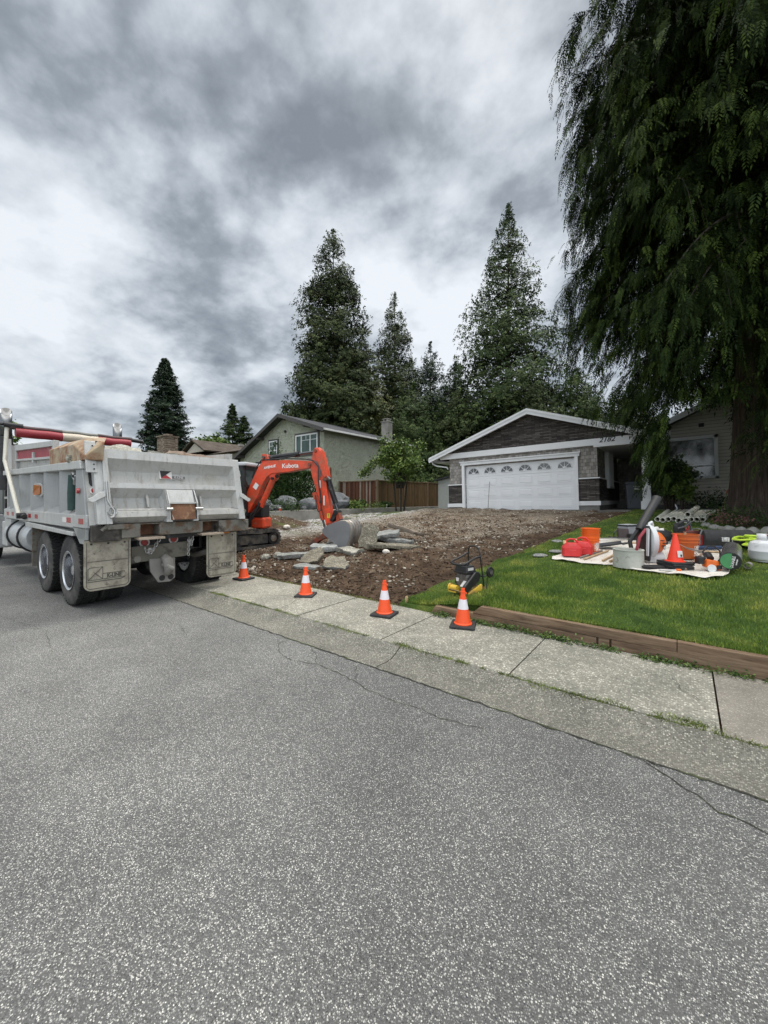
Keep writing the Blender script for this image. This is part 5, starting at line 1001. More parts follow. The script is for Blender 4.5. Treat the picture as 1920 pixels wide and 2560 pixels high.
# tracks (axis roughly along world +Y)
G=.27
def track(X0,X1,name):
    y0,y1=4.45,7.03; r=.22; zc0=G+.24
    def loop(off,nn=14):
        P=[]
        for i in range(nn+1):
            a=-PI/2+PI*i/nn; P.append((y1-r+(r+off)*math.cos(a),zc0+(r+off)*math.sin(a)))
        for i in range(nn+1):
            a=PI/2+PI*i/nn; P.append((y0+r+(r+off)*math.cos(a),zc0+(r+off)*math.sin(a)))
        return P
    A=loop(0.02);B=loop(-.05); b=MB(); n=len(A)
    rows=[[W2E(X0,p[0],p[1]) for p in A+A[:1]],[W2E(X1,p[0],p[1]) for p in A+A[:1]],[W2E(X1,p[0],p[1]) for p in B+B[:1]],[W2E(X0,p[0],p[1]) for p in B+B[:1]],[W2E(X0,p[0],p[1]) for p in A+A[:1]]]
    b.loft(rows); t=b.build(name,M_rub,EX)
    # lugs
    L=MB(); A2=loop(.035,14); tot=0; seg=[]
    for i in range(len(A2)):
        p,q=Vector(A2[i]),Vector(A2[(i+1)%len(A2)]); seg.append((tot,p,q,(q-p).length)); tot+=(q-p).length
    k=int(tot/.105)
    for i in range(k):
        d=tot*i/k
        for (s,p,q,l) in seg:
            if s<=d<s+l:
                c=p.lerp(q,(d-s)/l); tn=(q-p).normalized(); ang=math.atan2(tn.y,tn.x)
                M=Matrix.Translation(Vector(W2E((X0+X1)/2,c.x,c.y)))@Matrix.Rotation(PI/2-EA,4,'Z')@Matrix.Rotation(-ang,4,'Y'); L.box((0,0,0),(.05,abs(X1-X0)*.98,.035),None,M); break
    L.build('lug',M_rub,t)
    for (yy,zz,rr) in [(y1-r,zc0,.165),(y0+r,zc0,.16)]+[(y0+.55+.36*i,zc0-.13,.085) for i in range(4)]+[(5.7,zc0+.13,.05)]:
        MB().cyl(W2E(X0+.03,yy,zz),W2E(X1-.02,yy,zz),rr,18).build('roller',M_blkm,t,smooth=True)
    for yy,rr in ((y1-r,.09),(y0+r,.07)):
        MB().cyl(W2E(X1-.05,yy,zc0),W2E(X1+.005,yy,zc0),rr,14).build('idler_hub',M_bump,t,smooth=True)
    b=MB(); b.prism([W2E(X0+.05,y0+.20,zc0-.12),W2E(X0+.05,y1-.38,zc0-.12),W2E(X0+.05,y1-.40,zc0+.13),W2E(X0+.05,y0+.3,zc0+.15)],Vector(W2E(X1-.03,0,0))-Vector(W2E(X0+.05,0,0))); b.build('track_frame',M_rub,t,bev=.01)
    MB().bb((0,0,0),(.01,.10,.06)).build('track_decal',mat('decal_tan',(.40,.27,.10),.6),t)
    o=bpy.data.objects['track_decal'] if name=='track' and 'track_decal' in bpy.data.objects else None
    if o: o.location=W2E(X1-.025,5.9,zc0-.04); o.rotation_euler=(0,0,-EA)
track(-9.62,-9.20,'track'); track(-11.2,-10.78,'track')
b=MB(); b.prism([W2E(-10.78,4.95,G+.2),W2E(-9.62,4.95,G+.2),W2E(-9.62,6.45,G+.2),W2E(-10.78,6.45,G+.2)],(0,0,.22)); eb('undercarriage',M_blkm,b)
b=MB(); b.prism([W2E(-11.2,7.22,G-.02),W2E(-9.2,7.22,G-.02),W2E(-9.2,7.30,G-.02),W2E(-11.2,7.30,G-.02)],(0,0,.32)); 
# upper body
cx,cy,_=W2E(-10.2,5.75,0)
b=MB(); b.cyl((cx,cy,G+.42),(cx,cy,G+.55),.42,24); eb('slew_ring',M_blkm,b,True)
b=MB(); n=22; pts=[]
for i in range(n+1):
    a=R(75)+R(210)*i/n; pts.append((cx+1.0*math.cos(a),cy+.92*math.sin(a),G+.55))
pts+= [(cx+.55,cy-.85,G+.55),(cx+.75,cy-.45,G+.55),(cx+.75,cy+.80,G+.55),(cx+.5,cy+.9,G+.55)]
b.prism(pts,(0,0,.34)); eb('deck',M_blkm,b,bev=.03)
b=MB(); pts=[(cx+.96*math.cos(R(95)+R(200)*i/16),cy+.92*math.sin(R(95)+R(200)*i/16),G+.85) for i in range(17)]+[(cx-.1,cy-.9,G+.85),(cx-.1,cy+.85,G+.85)]; b.prism(pts,(0,0,.75)); eb('engine_hood',M_or,b,bev=.06)
b=MB(); b.prism([(cx+.0,cy-.93,G+.50),(cx+.62,cy-.86,G+.44),(cx+.86,cy-.60,G+.44),(cx+.88,cy-.30,G+.46),(cx+.3,cy-.3,G+.5)],(0,0,.44)); eb('front_cover',M_or,b,bev=.05)
b=MB(); b.prism([(cx+.1,cy-.88,G+.88),(cx+.75,cy-.78,G+.88),(cx+.80,cy-.35,G+.88),(cx+.1,cy-.35,G+.88)],(0,0,.42)); eb('tank_cover',M_blk,b,bev=.05)
MB().box((.33,.30,.94),(.42,.42,.30)).build('side_cover',M_or,EX,bev=.05); MB().box((.30,.32,1.28),(.36,.40,.38)).build('black_tank',M_blk,EX,bev=.04)
# cab on the far side
c0,c1,d0,d1=cx-.45,cx+.80,cy+.0,cy+.92; zt=2.62
cab=MB().bb((c0,d0,G+.85),(c1,d1,1.55)).build('cab_base',M_blk,EX,bev=.03)
MB().bb((c0+.04,d0+.03,1.55),(c1-.04,d1-.03,zt-.14)).build('cab_glass',mat('cab_glass',(.012,.03,.026),.06,var=.5,vs=2,spec=.9),cab)
b=MB()
for x in (c0,c0+.55,c1-.07):
    for y in (d0,d1-.06): b.bb((x,y,1.5),(x+.07,y+.06,zt-.1))
b.bb((c0,d0,zt-.2),(c1,d0+.05,zt-.1)); b.bb((c1-.05,d0,zt-.2),(c1,d1,zt-.1)); b.bb((c1-.03,d0,1.95),(c1+.0,d1,2.0)); b.build('cab_frame',M_blk,cab)
MB().bb((c0-.04,d0-.05,zt-.10),(c1+.06,d1+.04,zt)).build('cab_roof',mat('cab_roof',(.50,.52,.54),.4,var=.05),cab,bev=.03)
b=MB(); b.bb((c0+.2,d0+.2,1.5),(c0+.6,d1-.2,1.62)); b.bb((c0+.2,d0+.2,1.6),(c0+.3,d1-.2,2.15)); b.build('seat',M_blk,cab,bev=.04)
# swing post
b=MB(); b.cyl((-.15,0,.75),(-.15,0,1.35),.12,14); b.bb((-.55,-.16,.78),(-.1,.16,1.0)); b.bb((-.2,-.17,1.1),(.08,-.11,1.5)); b.bb((-.2,.11,1.1),(.08,.17,1.5)); eb('swing_post',M_blkm,b,bev=.01)
# boom
bo=prof([(-.08,1.46),(-.10,1.25),(.06,1.14),(.14,1.17),(.50,1.73),(.62,2.02),(.76,2.22),(.90,2.30),(1.41,2.34),(2.02,2.43),(2.10,2.50),(2.08,2.60),(2.0,2.62),(1.41,2.66),(.75,2.66),(.60,2.61),(.50,2.50),(.30,2.12),(.1,1.72)],-.11,.11).build('boom',M_or,EX,bev=.012)
eb('boom_bracket',M_or,prof([(.58,2.62),(.58,2.82),(.62,2.85),(.74,2.83),(.84,2.66)],-.09,.09),par=bo,bev=.006)
eb('boom_bracket',M_or,prof([(.80,2.30),(.84,2.16),(.93,2.10),(1.0,2.16),(1.05,2.32)],-.09,.09),par=bo,bev=.006)
for (x,z,r) in ((2.03,2.52,.045),(0.0,1.3,.05),(.93,2.17,.04),(.66,2.75,.04)): b=MB(); b.cyl((x,-.15,z),(x,.15,z),r,14); b.build('pin',M_ord if x>2 else M_blkm,bo,smooth=True)
text('boom_decal','Kubota',.165,M_ltxt,bo,(1.46,-.1125,2.50),(R(90),R(-1),0),.001,0,.003,sx=1.0); text('boom_decal','AVENUE',.095,M_ltxt,bo,(.84,-.1125,2.48),(R(90),R(-9),0),.001,.3,.003)
MB().prism([(.33,-.113,1.94),(.42,-.113,2.07),(.52,-.113,1.99),(.43,-.113,1.86)],(0,-.002,0)).build('boom_label',M_ltxt,bo)
b=MB(); b.tube([(.3,-.09,2.2),(.42,-.12,2.44),(.60,-.12,2.68),(1.3,-.10,2.70),(1.9,-.12,2.67),(2.15,-.15,2.62),(2.30,-.17,2.45),(2.30,-.16,2.1),(2.33,-.14,1.8)],.016,8); b.build('hose',M_blk,bo,smooth=True)
b=MB(); b.tube([(1.95,-.06,2.69),(2.15,-.08,2.66),(2.33,-.11,2.42),(2.33,-.12,2.2)],.018,8); b.build('hose',mat('hose_grey',(.12,.12,.12),.4),bo,smooth=True)
MB().cyl((1.06,-.12,2.24),(1.10,-.16,2.22),.05,12).build('work_light',M_chr,bo,smooth=True)
# boom cylinder below, arm cylinder above
b=MB(); b.cyl((.93,-.05,2.17),(.55,-.05,1.42),.062,14); b.cyl((.93,.05,2.17),(.55,.05,1.42),.03,10); b.box((.72,-.06,1.76),(.14,.05,.8),(0,R(27),0)); eb('boom_cylinder',M_or,b,True)
b=MB(); b.cyl((.55,-.05,1.42),(.12,-.05,.95),.035,12); eb('cylinder_rod',M_chr,b,True)
b=MB(); b.tube([(.55,-.1,1.5),(.42,-.13,1.25),(.3,-.13,1.05),(.1,-.12,.9)],.03,8); b.tube([(.45,-.03,1.4),(.28,-.1,1.2),(.22,-.1,.95),(.0,-.1,.85)],.03,8); eb('hose',M_blk,b,True)
b=MB(); b.cyl((.70,0,2.74),(1.62,0,2.82),.065,14); b.tube([(.8,-.06,2.66),(1.1,-.07,2.71),(1.6,-.06,2.77)],.022,8); b.cyl((1.55,0,2.815),(1.66,0,2.82),.075,14); eb('arm_cylinder',M_blkm,b,True)
b=MB(); b.cyl((1.62,0,2.82),(2.19,0,2.88),.035,12); eb('cylinder_rod',M_chr,b,True)
# arm (stick)
ar=prof([(2.12,2.90),(2.16,2.96),(2.28,2.97),(2.34,2.90),(2.45,2.50),(2.50,2.20),(2.48,2.05),(2.52,1.75),(2.62,1.30),(2.66,1.10),(2.66,.92),(2.58,.86),(2.50,.90),(2.38,1.30),(2.22,1.80),(2.10,2.15),(2.04,2.40),(2.06,2.56)],-.10,.10).build('arm',M_or,EX,bev=.012)
b=MB(); b.prism([(2.16,-.14,2.90),(2.28,-.14,2.94),(2.36,-.14,2.86),(2.52,-.14,2.2),(2.44,-.14,2.18),(2.24,-.14,2.62)],(0,.04,0)); b.prism([(2.16,.10,2.90),(2.28,.10,2.94),(2.36,.10,2.86),(2.52,.10,2.2),(2.44,.10,2.18),(2.24,.10,2.62)],(0,.04,0)); b.build('arm_ear',M_or,ar,bev=.006)
for (x,z,r) in ((2.20,2.88,.05),(2.46,2.12,.045),(2.58,.95,.05)): MB().cyl((x,-.17,z),(x,.17,z),r,14).build('pin',M_ord,ar,smooth=True)
MB().bb((2.515,-.103,1.12),(2.595,-.1005,1.24)).build('arm_decal',M_yel,ar); text('arm_decal_text','!',.10,M_blk,ar,(2.555,-.1045,1.18),(R(90),0,0),.0005,0,.002)
b=MB(); b.tube([(2.33,-.14,1.85),(2.36,-.14,1.6),(2.34,-.15,1.5)],.02,8); b.tube([(2.2,-.13,1.72),(2.24,-.16,1.40),(2.30,-.16,1.28),(2.37,-.16,1.32),(2.38,-.15,1.50),(2.35,-.13,1.68)],.014,8); b.build('hose',M_blk,ar,smooth=True)
MB().bb((2.30,-.12,1.90),(2.34,-.10,2.1)).bb((2.42,-.12,1.45),(2.45,-.10,1.7)).build('arm_label',M_ltxt,ar)
# thumb cylinder
b=MB(); b.cyl((2.17,-.0,1.78),(2.36,.0,1.06),.06,14); b.box((2.15,0,1.70),(.10,.14,.18),(0,R(-15),0)); eb('thumb_cylinder',M_or,b,True)
b=MB(); b.cyl((2.34,0,1.1),(2.47,0,.66),.03,12); eb('cylinder_rod',M_chr,b,True)
# bucket cylinder on the back
b=MB(); b.cyl((2.50,0,2.12),(2.72,0,1.50),.070,16); b.cyl((2.44,0,2.16),(2.53,0,2.08),.09,14); b.tube([(2.60,-.05,2.1),(2.68,-.05,1.85),(2.74,-.04,1.6)],.018,8); eb('bucket_cylinder',M_blkm,b,True)
b=MB(); b.cyl((2.70,0,1.52),(2.78,0,1.28),.035,12); eb('cylinder_rod',M_chr,b,True)
b=MB(); b.hexa([(2.60,-.14,1.06),(2.68,-.14,1.02),(2.68,.14,1.02),(2.60,.14,1.06),(2.72,-.14,1.30),(2.82,-.14,1.27),(2.82,.14,1.27),(2.72,.14,1.30)]); b.cyl((2.77,-.17,1.28),(2.77,.17,1.28),.055,14); eb('link',M_blkm,b,bev=.006)
b=MB(); b.hexa([(2.74,-.11,1.24),(2.84,-.11,1.26),(2.84,.11,1.26),(2.74,.11,1.24),(2.80,-.11,.92),(2.92,-.11,.98),(2.92,.11,.98),(2.80,.11,.92)]); b.hexa([(2.55,-.13,.86),(2.95,-.13,1.02),(2.95,.13,1.02),(2.55,.13,.86),(2.52,-.13,.96),(2.90,-.13,1.10),(2.90,.13,1.10),(2.52,.13,.96)]); eb('coupler',M_ord,b,bev=.008)
MB().bb((2.88,-.16,1.07),(3.08,.16,1.10)).build('coupler_plate',M_blkm,EX)
# thumb
b=MB(); 
for y in (-.14,.09): b.prism([(2.56,y,.84),(2.62,y,.74),(2.50,y,.60),(2.30,y,.52),(2.15,y,.40),(2.05,y,.22),(1.99,y,.24),(2.02,y,.44),(2.14,y,.56),(2.34,y,.66),(2.46,y,.78)],(0,.05,0))
b.hexa([(2.1,-.14,.46),(2.34,-.14,.58),(2.34,.14,.58),(2.1,.14,.46),(2.1,-.14,.50),(2.34,-.14,.62),(2.34,.14,.62),(2.1,.14,.50)]); eb('thumb',M_ord,b,bev=.008)
# bucket: curved shell, side plates, teeth
bw=.42
shell=[(2.92,1.03),(3.02,1.075),(3.13,1.07),(3.22,1.01),(3.27,.92),(3.28,.80),(3.245,.60),(3.17,.42),(3.10,.30)]
b=MB(); b.loft([[(x,-bw,z) for x,z in shell],[(x,bw,z) for x,z in shell]]); bk=b.build('bucket',M_bkt,EX,solid=.03,smooth=True)
for y in (-bw,bw): prof([(2.52,.84),(2.60,.92),(2.88,1.04),(2.98,1.065),(3.13,1.06),(3.22,1.0),(3.26,.92),(3.27,.80),(3.23,.60),(3.10,.30),(3.04,.30),(2.84,.50),(2.54,.74)],y-.012,y+.012).build('side_plate',M_bkt2,bk,bev=.003)
for y in (-.26,-.06,.14,.34):
    b=MB(); b.loft([[(x*1.0+.018,y-.010,z+.008) for x,z in shell[:7]],[(x+.018,y+.010,z+.008) for x,z in shell[:7]]]); b.build('wear_strip',M_bkt2,bk,solid=.012)
b=MB(); b.cyl((3.18,-bw-.01,.46),(3.18,bw+.01,.46),.014,8); b.build('lip_weld',M_bkt,bk)
for i in range(4):
    y=-bw+.07+i*(2*bw-.14)/3; MB().hexa([(3.02,y-.03,.16),(3.05,y-.03,.16),(3.05,y+.03,.16),(3.02,y+.03,.16),(3.09,y-.04,.42),(3.17,y-.04,.44),(3.17,y+.04,.44),(3.09,y+.04,.42)]).build('tooth',M_bkt2,bk,bev=.006)
# ================================================================ CONES
M_cor=mat('cone_orange',(.82,.085,.015),.5,var=.05,vs=9,dirt=((.42,.10,.05),14,.66,.06)); M_cwh=mat('cone_reflective',(.70,.66,.70),.4,var=.05,vs=12); M_cbl=mat('cone_base',(.022,.022,.023),.7,var=.3,vs=10)
def conemb(H,rb,rt,base,bh):
    pass
def make_cone(label,loc,rz):
    t=thing('traffic_cone',label,'traffic cone',loc,rz,'orange cones set out along the pavement')
    c=lambda z: .098+(.022-.098)*(z-.03)/.40
    b=MB(); b.lathe([(.108,.030),(.108,.040),(c(.045),.048),(c(.21),.21)],28,full=False); b.build('cone_body',M_cor,t,smooth=True,fix=False); b=MB(); b.lathe([(c(.325),.325),(c(.40),.40),(.031,.402),(.031,.418),(.024,.42),(.023,.455),(.018,.457),(.017,.42)],28,full=False); b.build('cone_top',M_cor,t,smooth=True,fix=False)
    MB().lathe([(c(.21),.21),(c(.21)+.0015,.2105),(c(.325)+.0015,.3245),(c(.325),.325)],28,full=False).build('reflective_band',M_cwh,t,smooth=True,fix=False)
    MB().box((0,0,.017),(.30,.30,.028),None,None,.96).build('cone_base',M_cbl,t,bev=.008)
    MB().cyl((.030,0,.40),(.045,0,.395),.008,8).build('cone_tab',M_cor,t)
    return t
c1=make_cone('orange cone with white band, nearest, beside the end of the timber edging',(-2.13,4.32,.083),R(20))
dup(c1,'orange cone with white band beside the raw wooden stake',(-3.16,4.10,.083),R(12)); dup(c1,'orange cone with white band in front of the broken slabs',(-4.77,4.14,.083),R(32)); dup(c1,'orange cone partly behind the right mud flap of the dump truck',(-6.70,4.27,.083),R(5))
# ================================================================ PLATE COMPACTOR
M_py=mat('compactor_yellow',(.68,.44,.05),.5,var=.08,vs=6,dirt=((.38,.24,.08),7,.58,.06)); M_engn=mat('engine_black',(.016,.016,.017),.4,var=.3,vs=12); M_engg=mat('engine_grey',(.13,.12,.11),.5,.4,var=.5,vs=22)
PC=thing('plate_compactor','black and yellow petrol plate compactor standing on the lawn corner behind a cone','compactor',(-2.50,5.22,gz(-2.5,5.2)+.035),R(-14)); PC.scale=(.74,.74,.80)
# local: front = -y, x to the right
b=MB(); b.loft([[(x,y,z) for x in (-.20,.20)] for y,z in [(-.31,.07),(-.28,.03),(-.23,.008),(.20,.008),(.27,.03),(.31,.09)]]); b.build('base_plate',mat('plate_dirty',(.20,.15,.055),.7,var=.3,vs=12),PC,solid=.014)
b=MB(); b.hexa([(.155,-.20,.02),(.20,-.20,.02),(.20,.20,.02),(.155,.20,.02),(.155,-.16,.045),(.20,-.16,.045),(.20,.19,.15),(.155,.19,.15)]); b.build('side_bracket',M_py,PC,bev=.004)
b=MB(); b.cyl((-.215,-.25,.09),(-.04,-.25,.09),.055,20); b.cyl((-.23,-.25,.09),(-.20,-.25,.09),.075,20); b.bb((-.22,-.31,.02),(-.04,-.18,.04)); b.build('exciter',M_py,PC,smooth=True)
b=MB(); b.prism([(.115,-.31,.05),(.115,-.24,.035),(.115,.14,.20),(.115,.18,.30),(.115,.14,.37),(.115,.02,.38),(.115,-.29,.17),(.115,-.33,.10)],(.065,0,0)); b.build('belt_guard',M_engn,PC,bev=.02)
b=MB(); b.bb((-.17,-.15,.10),(.11,.17,.345)); e=b.build('engine',M_engg,PC,bev=.03)
b=MB(); 
for i in range(6): b.bb((-.17,-.14,.15+i*.025),(.11,-.115,.158+i*.025))
b.build('cooling_fin',M_engg,e); MB().cyl((-.15,-.02,.20),(-.22,-.02,.20),.10,20).build('recoil_starter',M_engn,e,smooth=True)
MB().hexa([(-.02,-.215,.13),(.10,-.215,.13),(.10,-.205,.13),(-.02,-.205,.13),(.03,-.155,.23),(.10,-.155,.23),(.10,-.145,.23),(.03,-.145,.23)]).build('warning_label',M_wht,e)
b=MB(); b.box((-.04,-.03,.435),(.30,.28,.10),None,None,.86); b.box((-.04,-.03,.37),(.32,.30,.04)); a_=b.build('air_filter_box',M_engn,PC,bev=.012); MB().bb((.104,-.12,.41),(.112,.04,.455)).build('maker_label',M_wht,a_); MB().box((-.05,-.04,.495),(.14,.10,.025)).build('filter_knob',M_engn,a_,bev=.006)
MB().hexa([(-.16,-.16,.20),(-.10,-.16,.20),(-.10,-.14,.20),(-.16,-.14,.20),(-.17,-.15,.26),(-.09,-.15,.26),(-.09,-.13,.26),(-.17,-.13,.26)]).build('engine_label',M_wht,e)
b=MB(); b.tube([(-.21,-.20,.565),(-.19,-.26,.54),(-.12,-.29,.525),(.05,-.29,.525),(.13,-.26,.54),(.155,-.18,.57),(.16,-.05,.61),(.17,.06,.64),(.185,.16,.65)],.021,10); b.tube([(-.21,-.20,.565),(-.17,-.05,.61),(-.13,.12,.68),(-.12,.18,.70)],.018,10); h_=b.build('front_handle',M_engn,PC,smooth=True)
b=MB(); b.tube([(-.13,.24,.10),(-.13,.20,.40),(-.125,.17,.66),(-.11,.16,.77),(-.06,.155,.82),(.07,.155,.83),(.14,.16,.79),(.17,.16,.70),(.18,.18,.55),(.19,.26,.10)],.015,10); b.cyl((-.13,.25,.28),(.19,.25,.28),.014,8); b.build('handle_frame',M_engn,PC,smooth=True)
wl=MB(); wl.lathe([(.0,-.03),(.05,-.028),(.055,-.02),(.095,-.022),(.10,0),(.095,.022),(.055,.02),(.05,.028),(0,.03)],22,Matrix.Translation((.26,.36,.36))@Matrix.Rotation(PI/2,4,'Y')); wl.build('wheel',M_engn,PC,smooth=True); MB().tube([(.19,.25,.28),(.22,.34,.30),(.25,.36,.36)],.012,8).cyl((.22,.36,.36),(.22,.3,.05),.01,6).build('wheel_arm',M_engn,PC,smooth=True)
MB().cyl((.292,.36,.36),(.296,.36,.36),.045,14).build('wheel_hub',M_engg,PC)
# ================================================================ THINGS ON THE LAWN
ZG=lambda x,y: gz(x,y)+.055
CT=lambda x,y: (x,y,ZG(x,y)+.012)
TA=[(-1.94,7.52),(-1.64,7.43),(-1.26,7.42),(-.97,7.5),(-.69,7.26),(-.31,7.27),(-.06,7.26),(.21,7.18),(.39,7.3),(.5,7.59)]
TB=[(-1.98,7.77),(-1.71,8.4),(-1.59,9.24),(-1.49,10.11),(-1.11,10.45),(-.51,10.5),(-.09,10.47),(.3,10.3),(.62,10.0),(.82,9.7)]
def interp(P,t):
    t*=len(P)-1; i=min(int(t),len(P)-2); f=t-i; return Vector(P[i]).lerp(Vector(P[i+1]),f)
V=[];F=[]; nu,nv=110,80
for j in range(nv+1):
    for i in range(nu+1):
        p=interp(TA,i/nu).lerp(interp(TB,i/nu),j/nv); x,y=p
        e=min(i,nu-i,j*1.2,(nv-j)*1.2)/9; ed=1-ss(0,1,e)
        z=ZG(x,y)+.004+.020*max(0,nz(x,y,1,3.2))*(.4+ed)+.007*nz(x,y,4,9)+.028*ed*max(0,nz(x,y,8,4.5)+.25); V.append((x+.02*nz(x,y,3,5),y+.02*nz(x,y,6,5),z))
for j in range(nv):
    for i in range(nu): F.append((j*(nu+1)+i,j*(nu+1)+i+1,(j+1)*(nu+1)+i+1,(j+1)*(nu+1)+i))
M_tarp=mat('canvas',(.62,.585,.53),.85,var=.06,vs=6,bump=.2,bs=25,dirt=((.45,.39,.32),2.6,.60,.08),dirt2=((.16,.15,.14),7.5,.68,.03))
t_=npmesh('drop_cloth',np.array(V),np.array(F),M_tarp,smooth=True); q=t_.modifiers.new('s','SOLIDIFY'); q.thickness=.008; tag(t_,'large stained off white canvas drop cloth spread over the lawn under the tools','drop cloth')
Z0=ZG
M_red=mat('can_red',(.58,.030,.030),.5,var=.06,vs=8)
def gas_can(label,loc,rz,s=1.0):
    t=thing('fuel_can',label,'fuel can',loc,rz,'red fuel cans on the cloth')
    b=MB(); secs=[(0,.0,.0),(.03,.0,.0),(.15,.0,.0),(.22,.045,.02),(.24,.055,.025)]
    rows=[]
    for z,ix,iy in secs:
        x,y=.165-ix,.125-iy; k=.03; rows.append([(-x+k,-y,z),(x-k,-y,z),(x,-y+k,z),(x,y-k,z),(x-k,y,z),(-x+k,y,z),(-x,y-k,z),(-x,-y+k,z),(-x+k,-y,z)])
    b.loft(rows); b.f.append(tuple(range(8))); b.f.append(tuple(len(b.v)-9+i for i in range(8))); b.build('can_body',M_red,t,bev=.012)
    b=MB(); b.tube([(-.10,0,.23),(-.085,0,.285),(-.03,0,.31),(.05,0,.305),(.09,0,.26),(.11,0,.235)],.017,10); b.build('handle',M_red,t,smooth=True)
    b=MB(); b.cyl((-.12,.0,.22),(-.12,.0,.275),.028,14); b.build('cap',mat('cap_cream',(.75,.55,.30),.5),t,smooth=True)
    MB().hexa([(-.06,-.128,.11),(.06,-.128,.11),(.06,-.118,.11),(-.06,-.118,.11),(-.07,-.105,.235),(.07,-.105,.235),(.07,-.08,.235),(-.07,-.08,.235)]).build('front_recess',mat('can_red_light',(.68,.07,.07),.5),t,bev=.006)
    return t
fc=gas_can('red plastic fuel can at the left corner of the drop cloth',(-1.67,7.86,Z0(-1.67,7.86)+.02),YAW+R(-18)); dup(fc,'red plastic fuel can wedged between another red can and the bucket stack',(-1.53,8.10,Z0(-1.53,8.1)+.02),YAW+R(-30))
M_bo=mat('bucket_orange',(.82,.14,.012),.42,var=.03,vs=6); M_bi=mat('bucket_inner',(.70,.11,.012),.5); M_bw=mat('print_white',(.86,.80,.74),.5)
def bucket_stack(label,loc,rz,rims,full,decal,m,grp=None):
    t=thing('bucket_stack' if rims>1 else 'bucket',label,'bucket',loc,rz,grp); H_=.345
    prof=[(.0,.003),(.128,.0),(.135,.01),(.146,.22),(.160,.225),(.160,.235),(.149,.24),(.151,.27),(.163,.272),(.163,.282),(.153,.285),(.154,H_-.012),(.165,H_-.012),(.165,H_),(.151,H_),(.134,.02),(0,.018)]
    b=MB(); b.lathe(prof,36,full=False); b.build('bucket_body',m,t,smooth=True,fix=False)
    for k in range(1,rims):
        z=H_-.004+(k-1)*.040
        b=MB(); b.lathe([(.144,z-.05),(.145,z+.018),(.168,z+.021),(.168,z+.035),(.150,z+.035),(.140,z-.05)],36,full=False); b.build('nested_rim',m,t,smooth=True,fix=False)
    b=MB(); b.tube([(.158*math.cos(a),.158*math.sin(a)-.004,.25-.10*max(0,math.sin(-a))) for a in [R(180)+R(180)*i/14 for i in range(15)]],.003,6); b.build('bail_handle',M_steel,t,smooth=True)
    dcl=thing_child('logo',t,(0,0,0))
    a0=R(-90)+decal
    def on(u,v,r=.1425):
        a=a0+u/r; rr=r+(v-.12)*.05+.0014; return (rr*math.cos(a),rr*math.sin(a),v)
    fr=MB(); L=[(-.062,.045),(.062,.045),(.062,.185),(-.062,.185),(-.062,.045)]; P=[]
    for p,c in zip(L,L[1:]):
        for i in range(5): P.append(on(p[0]+(c[0]-p[0])*i/5,p[1]+(c[1]-p[1])*i/5))
    fr.tube(P,.003,4,closed=True); fr.build('logo_frame',M_bw,t)
    ca,sa=math.cos(R(45)),math.sin(R(45))
    for s,sz,off in (('THE',.040,.045),('HOME',.044,.010),('DEPOT',.046,-.034)):
        o=text('print',s,sz,M_bw,t,(0,0,0),(0,0,0),.0008,0,.0038)
        for v in o.data.vertices:
            x,y=v.co.x,v.co.y+off; u=x*ca-y*sa; w=x*sa+y*ca; a=a0+u/.1425; rr=.1425+(w)*.05+.0016+v.co.z; v.co=Vector((rr*math.cos(a),rr*math.sin(a),.115+w))
        o.data.update()
    return t
def thing_child(name,par,loc): return None
bucket_stack('stack of nested orange buckets behind the red fuel cans',(-1.44,8.34,Z0(-1.44,8.34)+.02),YAW,4,True,R(26),M_bo,'orange buckets on the cloth')
bk2=bucket_stack('single orange bucket full of tool handles behind the cone stack',(-.0,8.45,Z0(0,8.45)+.02),YAW,1,True,R(32),mat('bucket_orange_dull',(.52,.11,.018),.5,var=.08,vs=6),'orange buckets on the cloth')
bk2.scale=(1.18,1.18,1.18)
# wooden handles standing in the single bucket
for i,(dx,dy,l) in enumerate([(-.05,.02,'wooden hammer handle sticking up from the single bucket, left'),(.02,.05,'wooden hammer handle sticking up from the single bucket, right')]):
    o=MB().cyl((0,0,0),(.05-.08*i,.02,.36),.017,8).build('hammer',mat('handle_wood',(.42,.27,.15),.6,var=.2) if i==0 else bpy.data.materials['handle_wood'],smooth=True); tag(o,l,'tool handle','hammer handles in the bucket',loc=(-.0+dx,8.45+dy,Z0(0,8.45)+.09))
# stacked big cones
def big_cone(label,loc,rz,full=True):
    t=thing('traffic_cone',label,'traffic cone',loc,rz,'stacked orange cones'); c=lambda z: .112+(.022-.112)*(z-.03)/.62
    MB().lathe([(.14,.032),(.14,.042),(c(.05),.05),(c(.64),.64),(.020,.655),(.018,.62),(c(.05)-.006,.04)],30,full=False).build('cone_body',M_cor2,t,smooth=True,fix=False)
    MB().box((0,0,.018),(.36,.36,.034),None,None,.97).build('cone_base',M_cbl,t,bev=.008); return t
M_cor2=mat('cone_red_orange',(.80,.045,.015),.45,var=.04,vs=6)
cx0,cy0=-.13,7.62; zc0=Z0(cx0,cy0)+.015
labs=['large plain orange cone topmost of the stack in front of the single bucket','orange cone second from the top of the stack, only its black base showing','orange cone third from the top of the stack, only its black base showing','orange cone at the bottom of the stack, resting on the drop cloth']
bc=big_cone(labs[3],(cx0,cy0,zc0),YAW+R(3)); top=None
for k in (1,2,3): top=dup(bc,labs[3-k],(cx0+random.uniform(-.008,.008),cy0,zc0+.027*k),YAW+R(random.uniform(-4,6)),scale=1 if k<3 else 1)

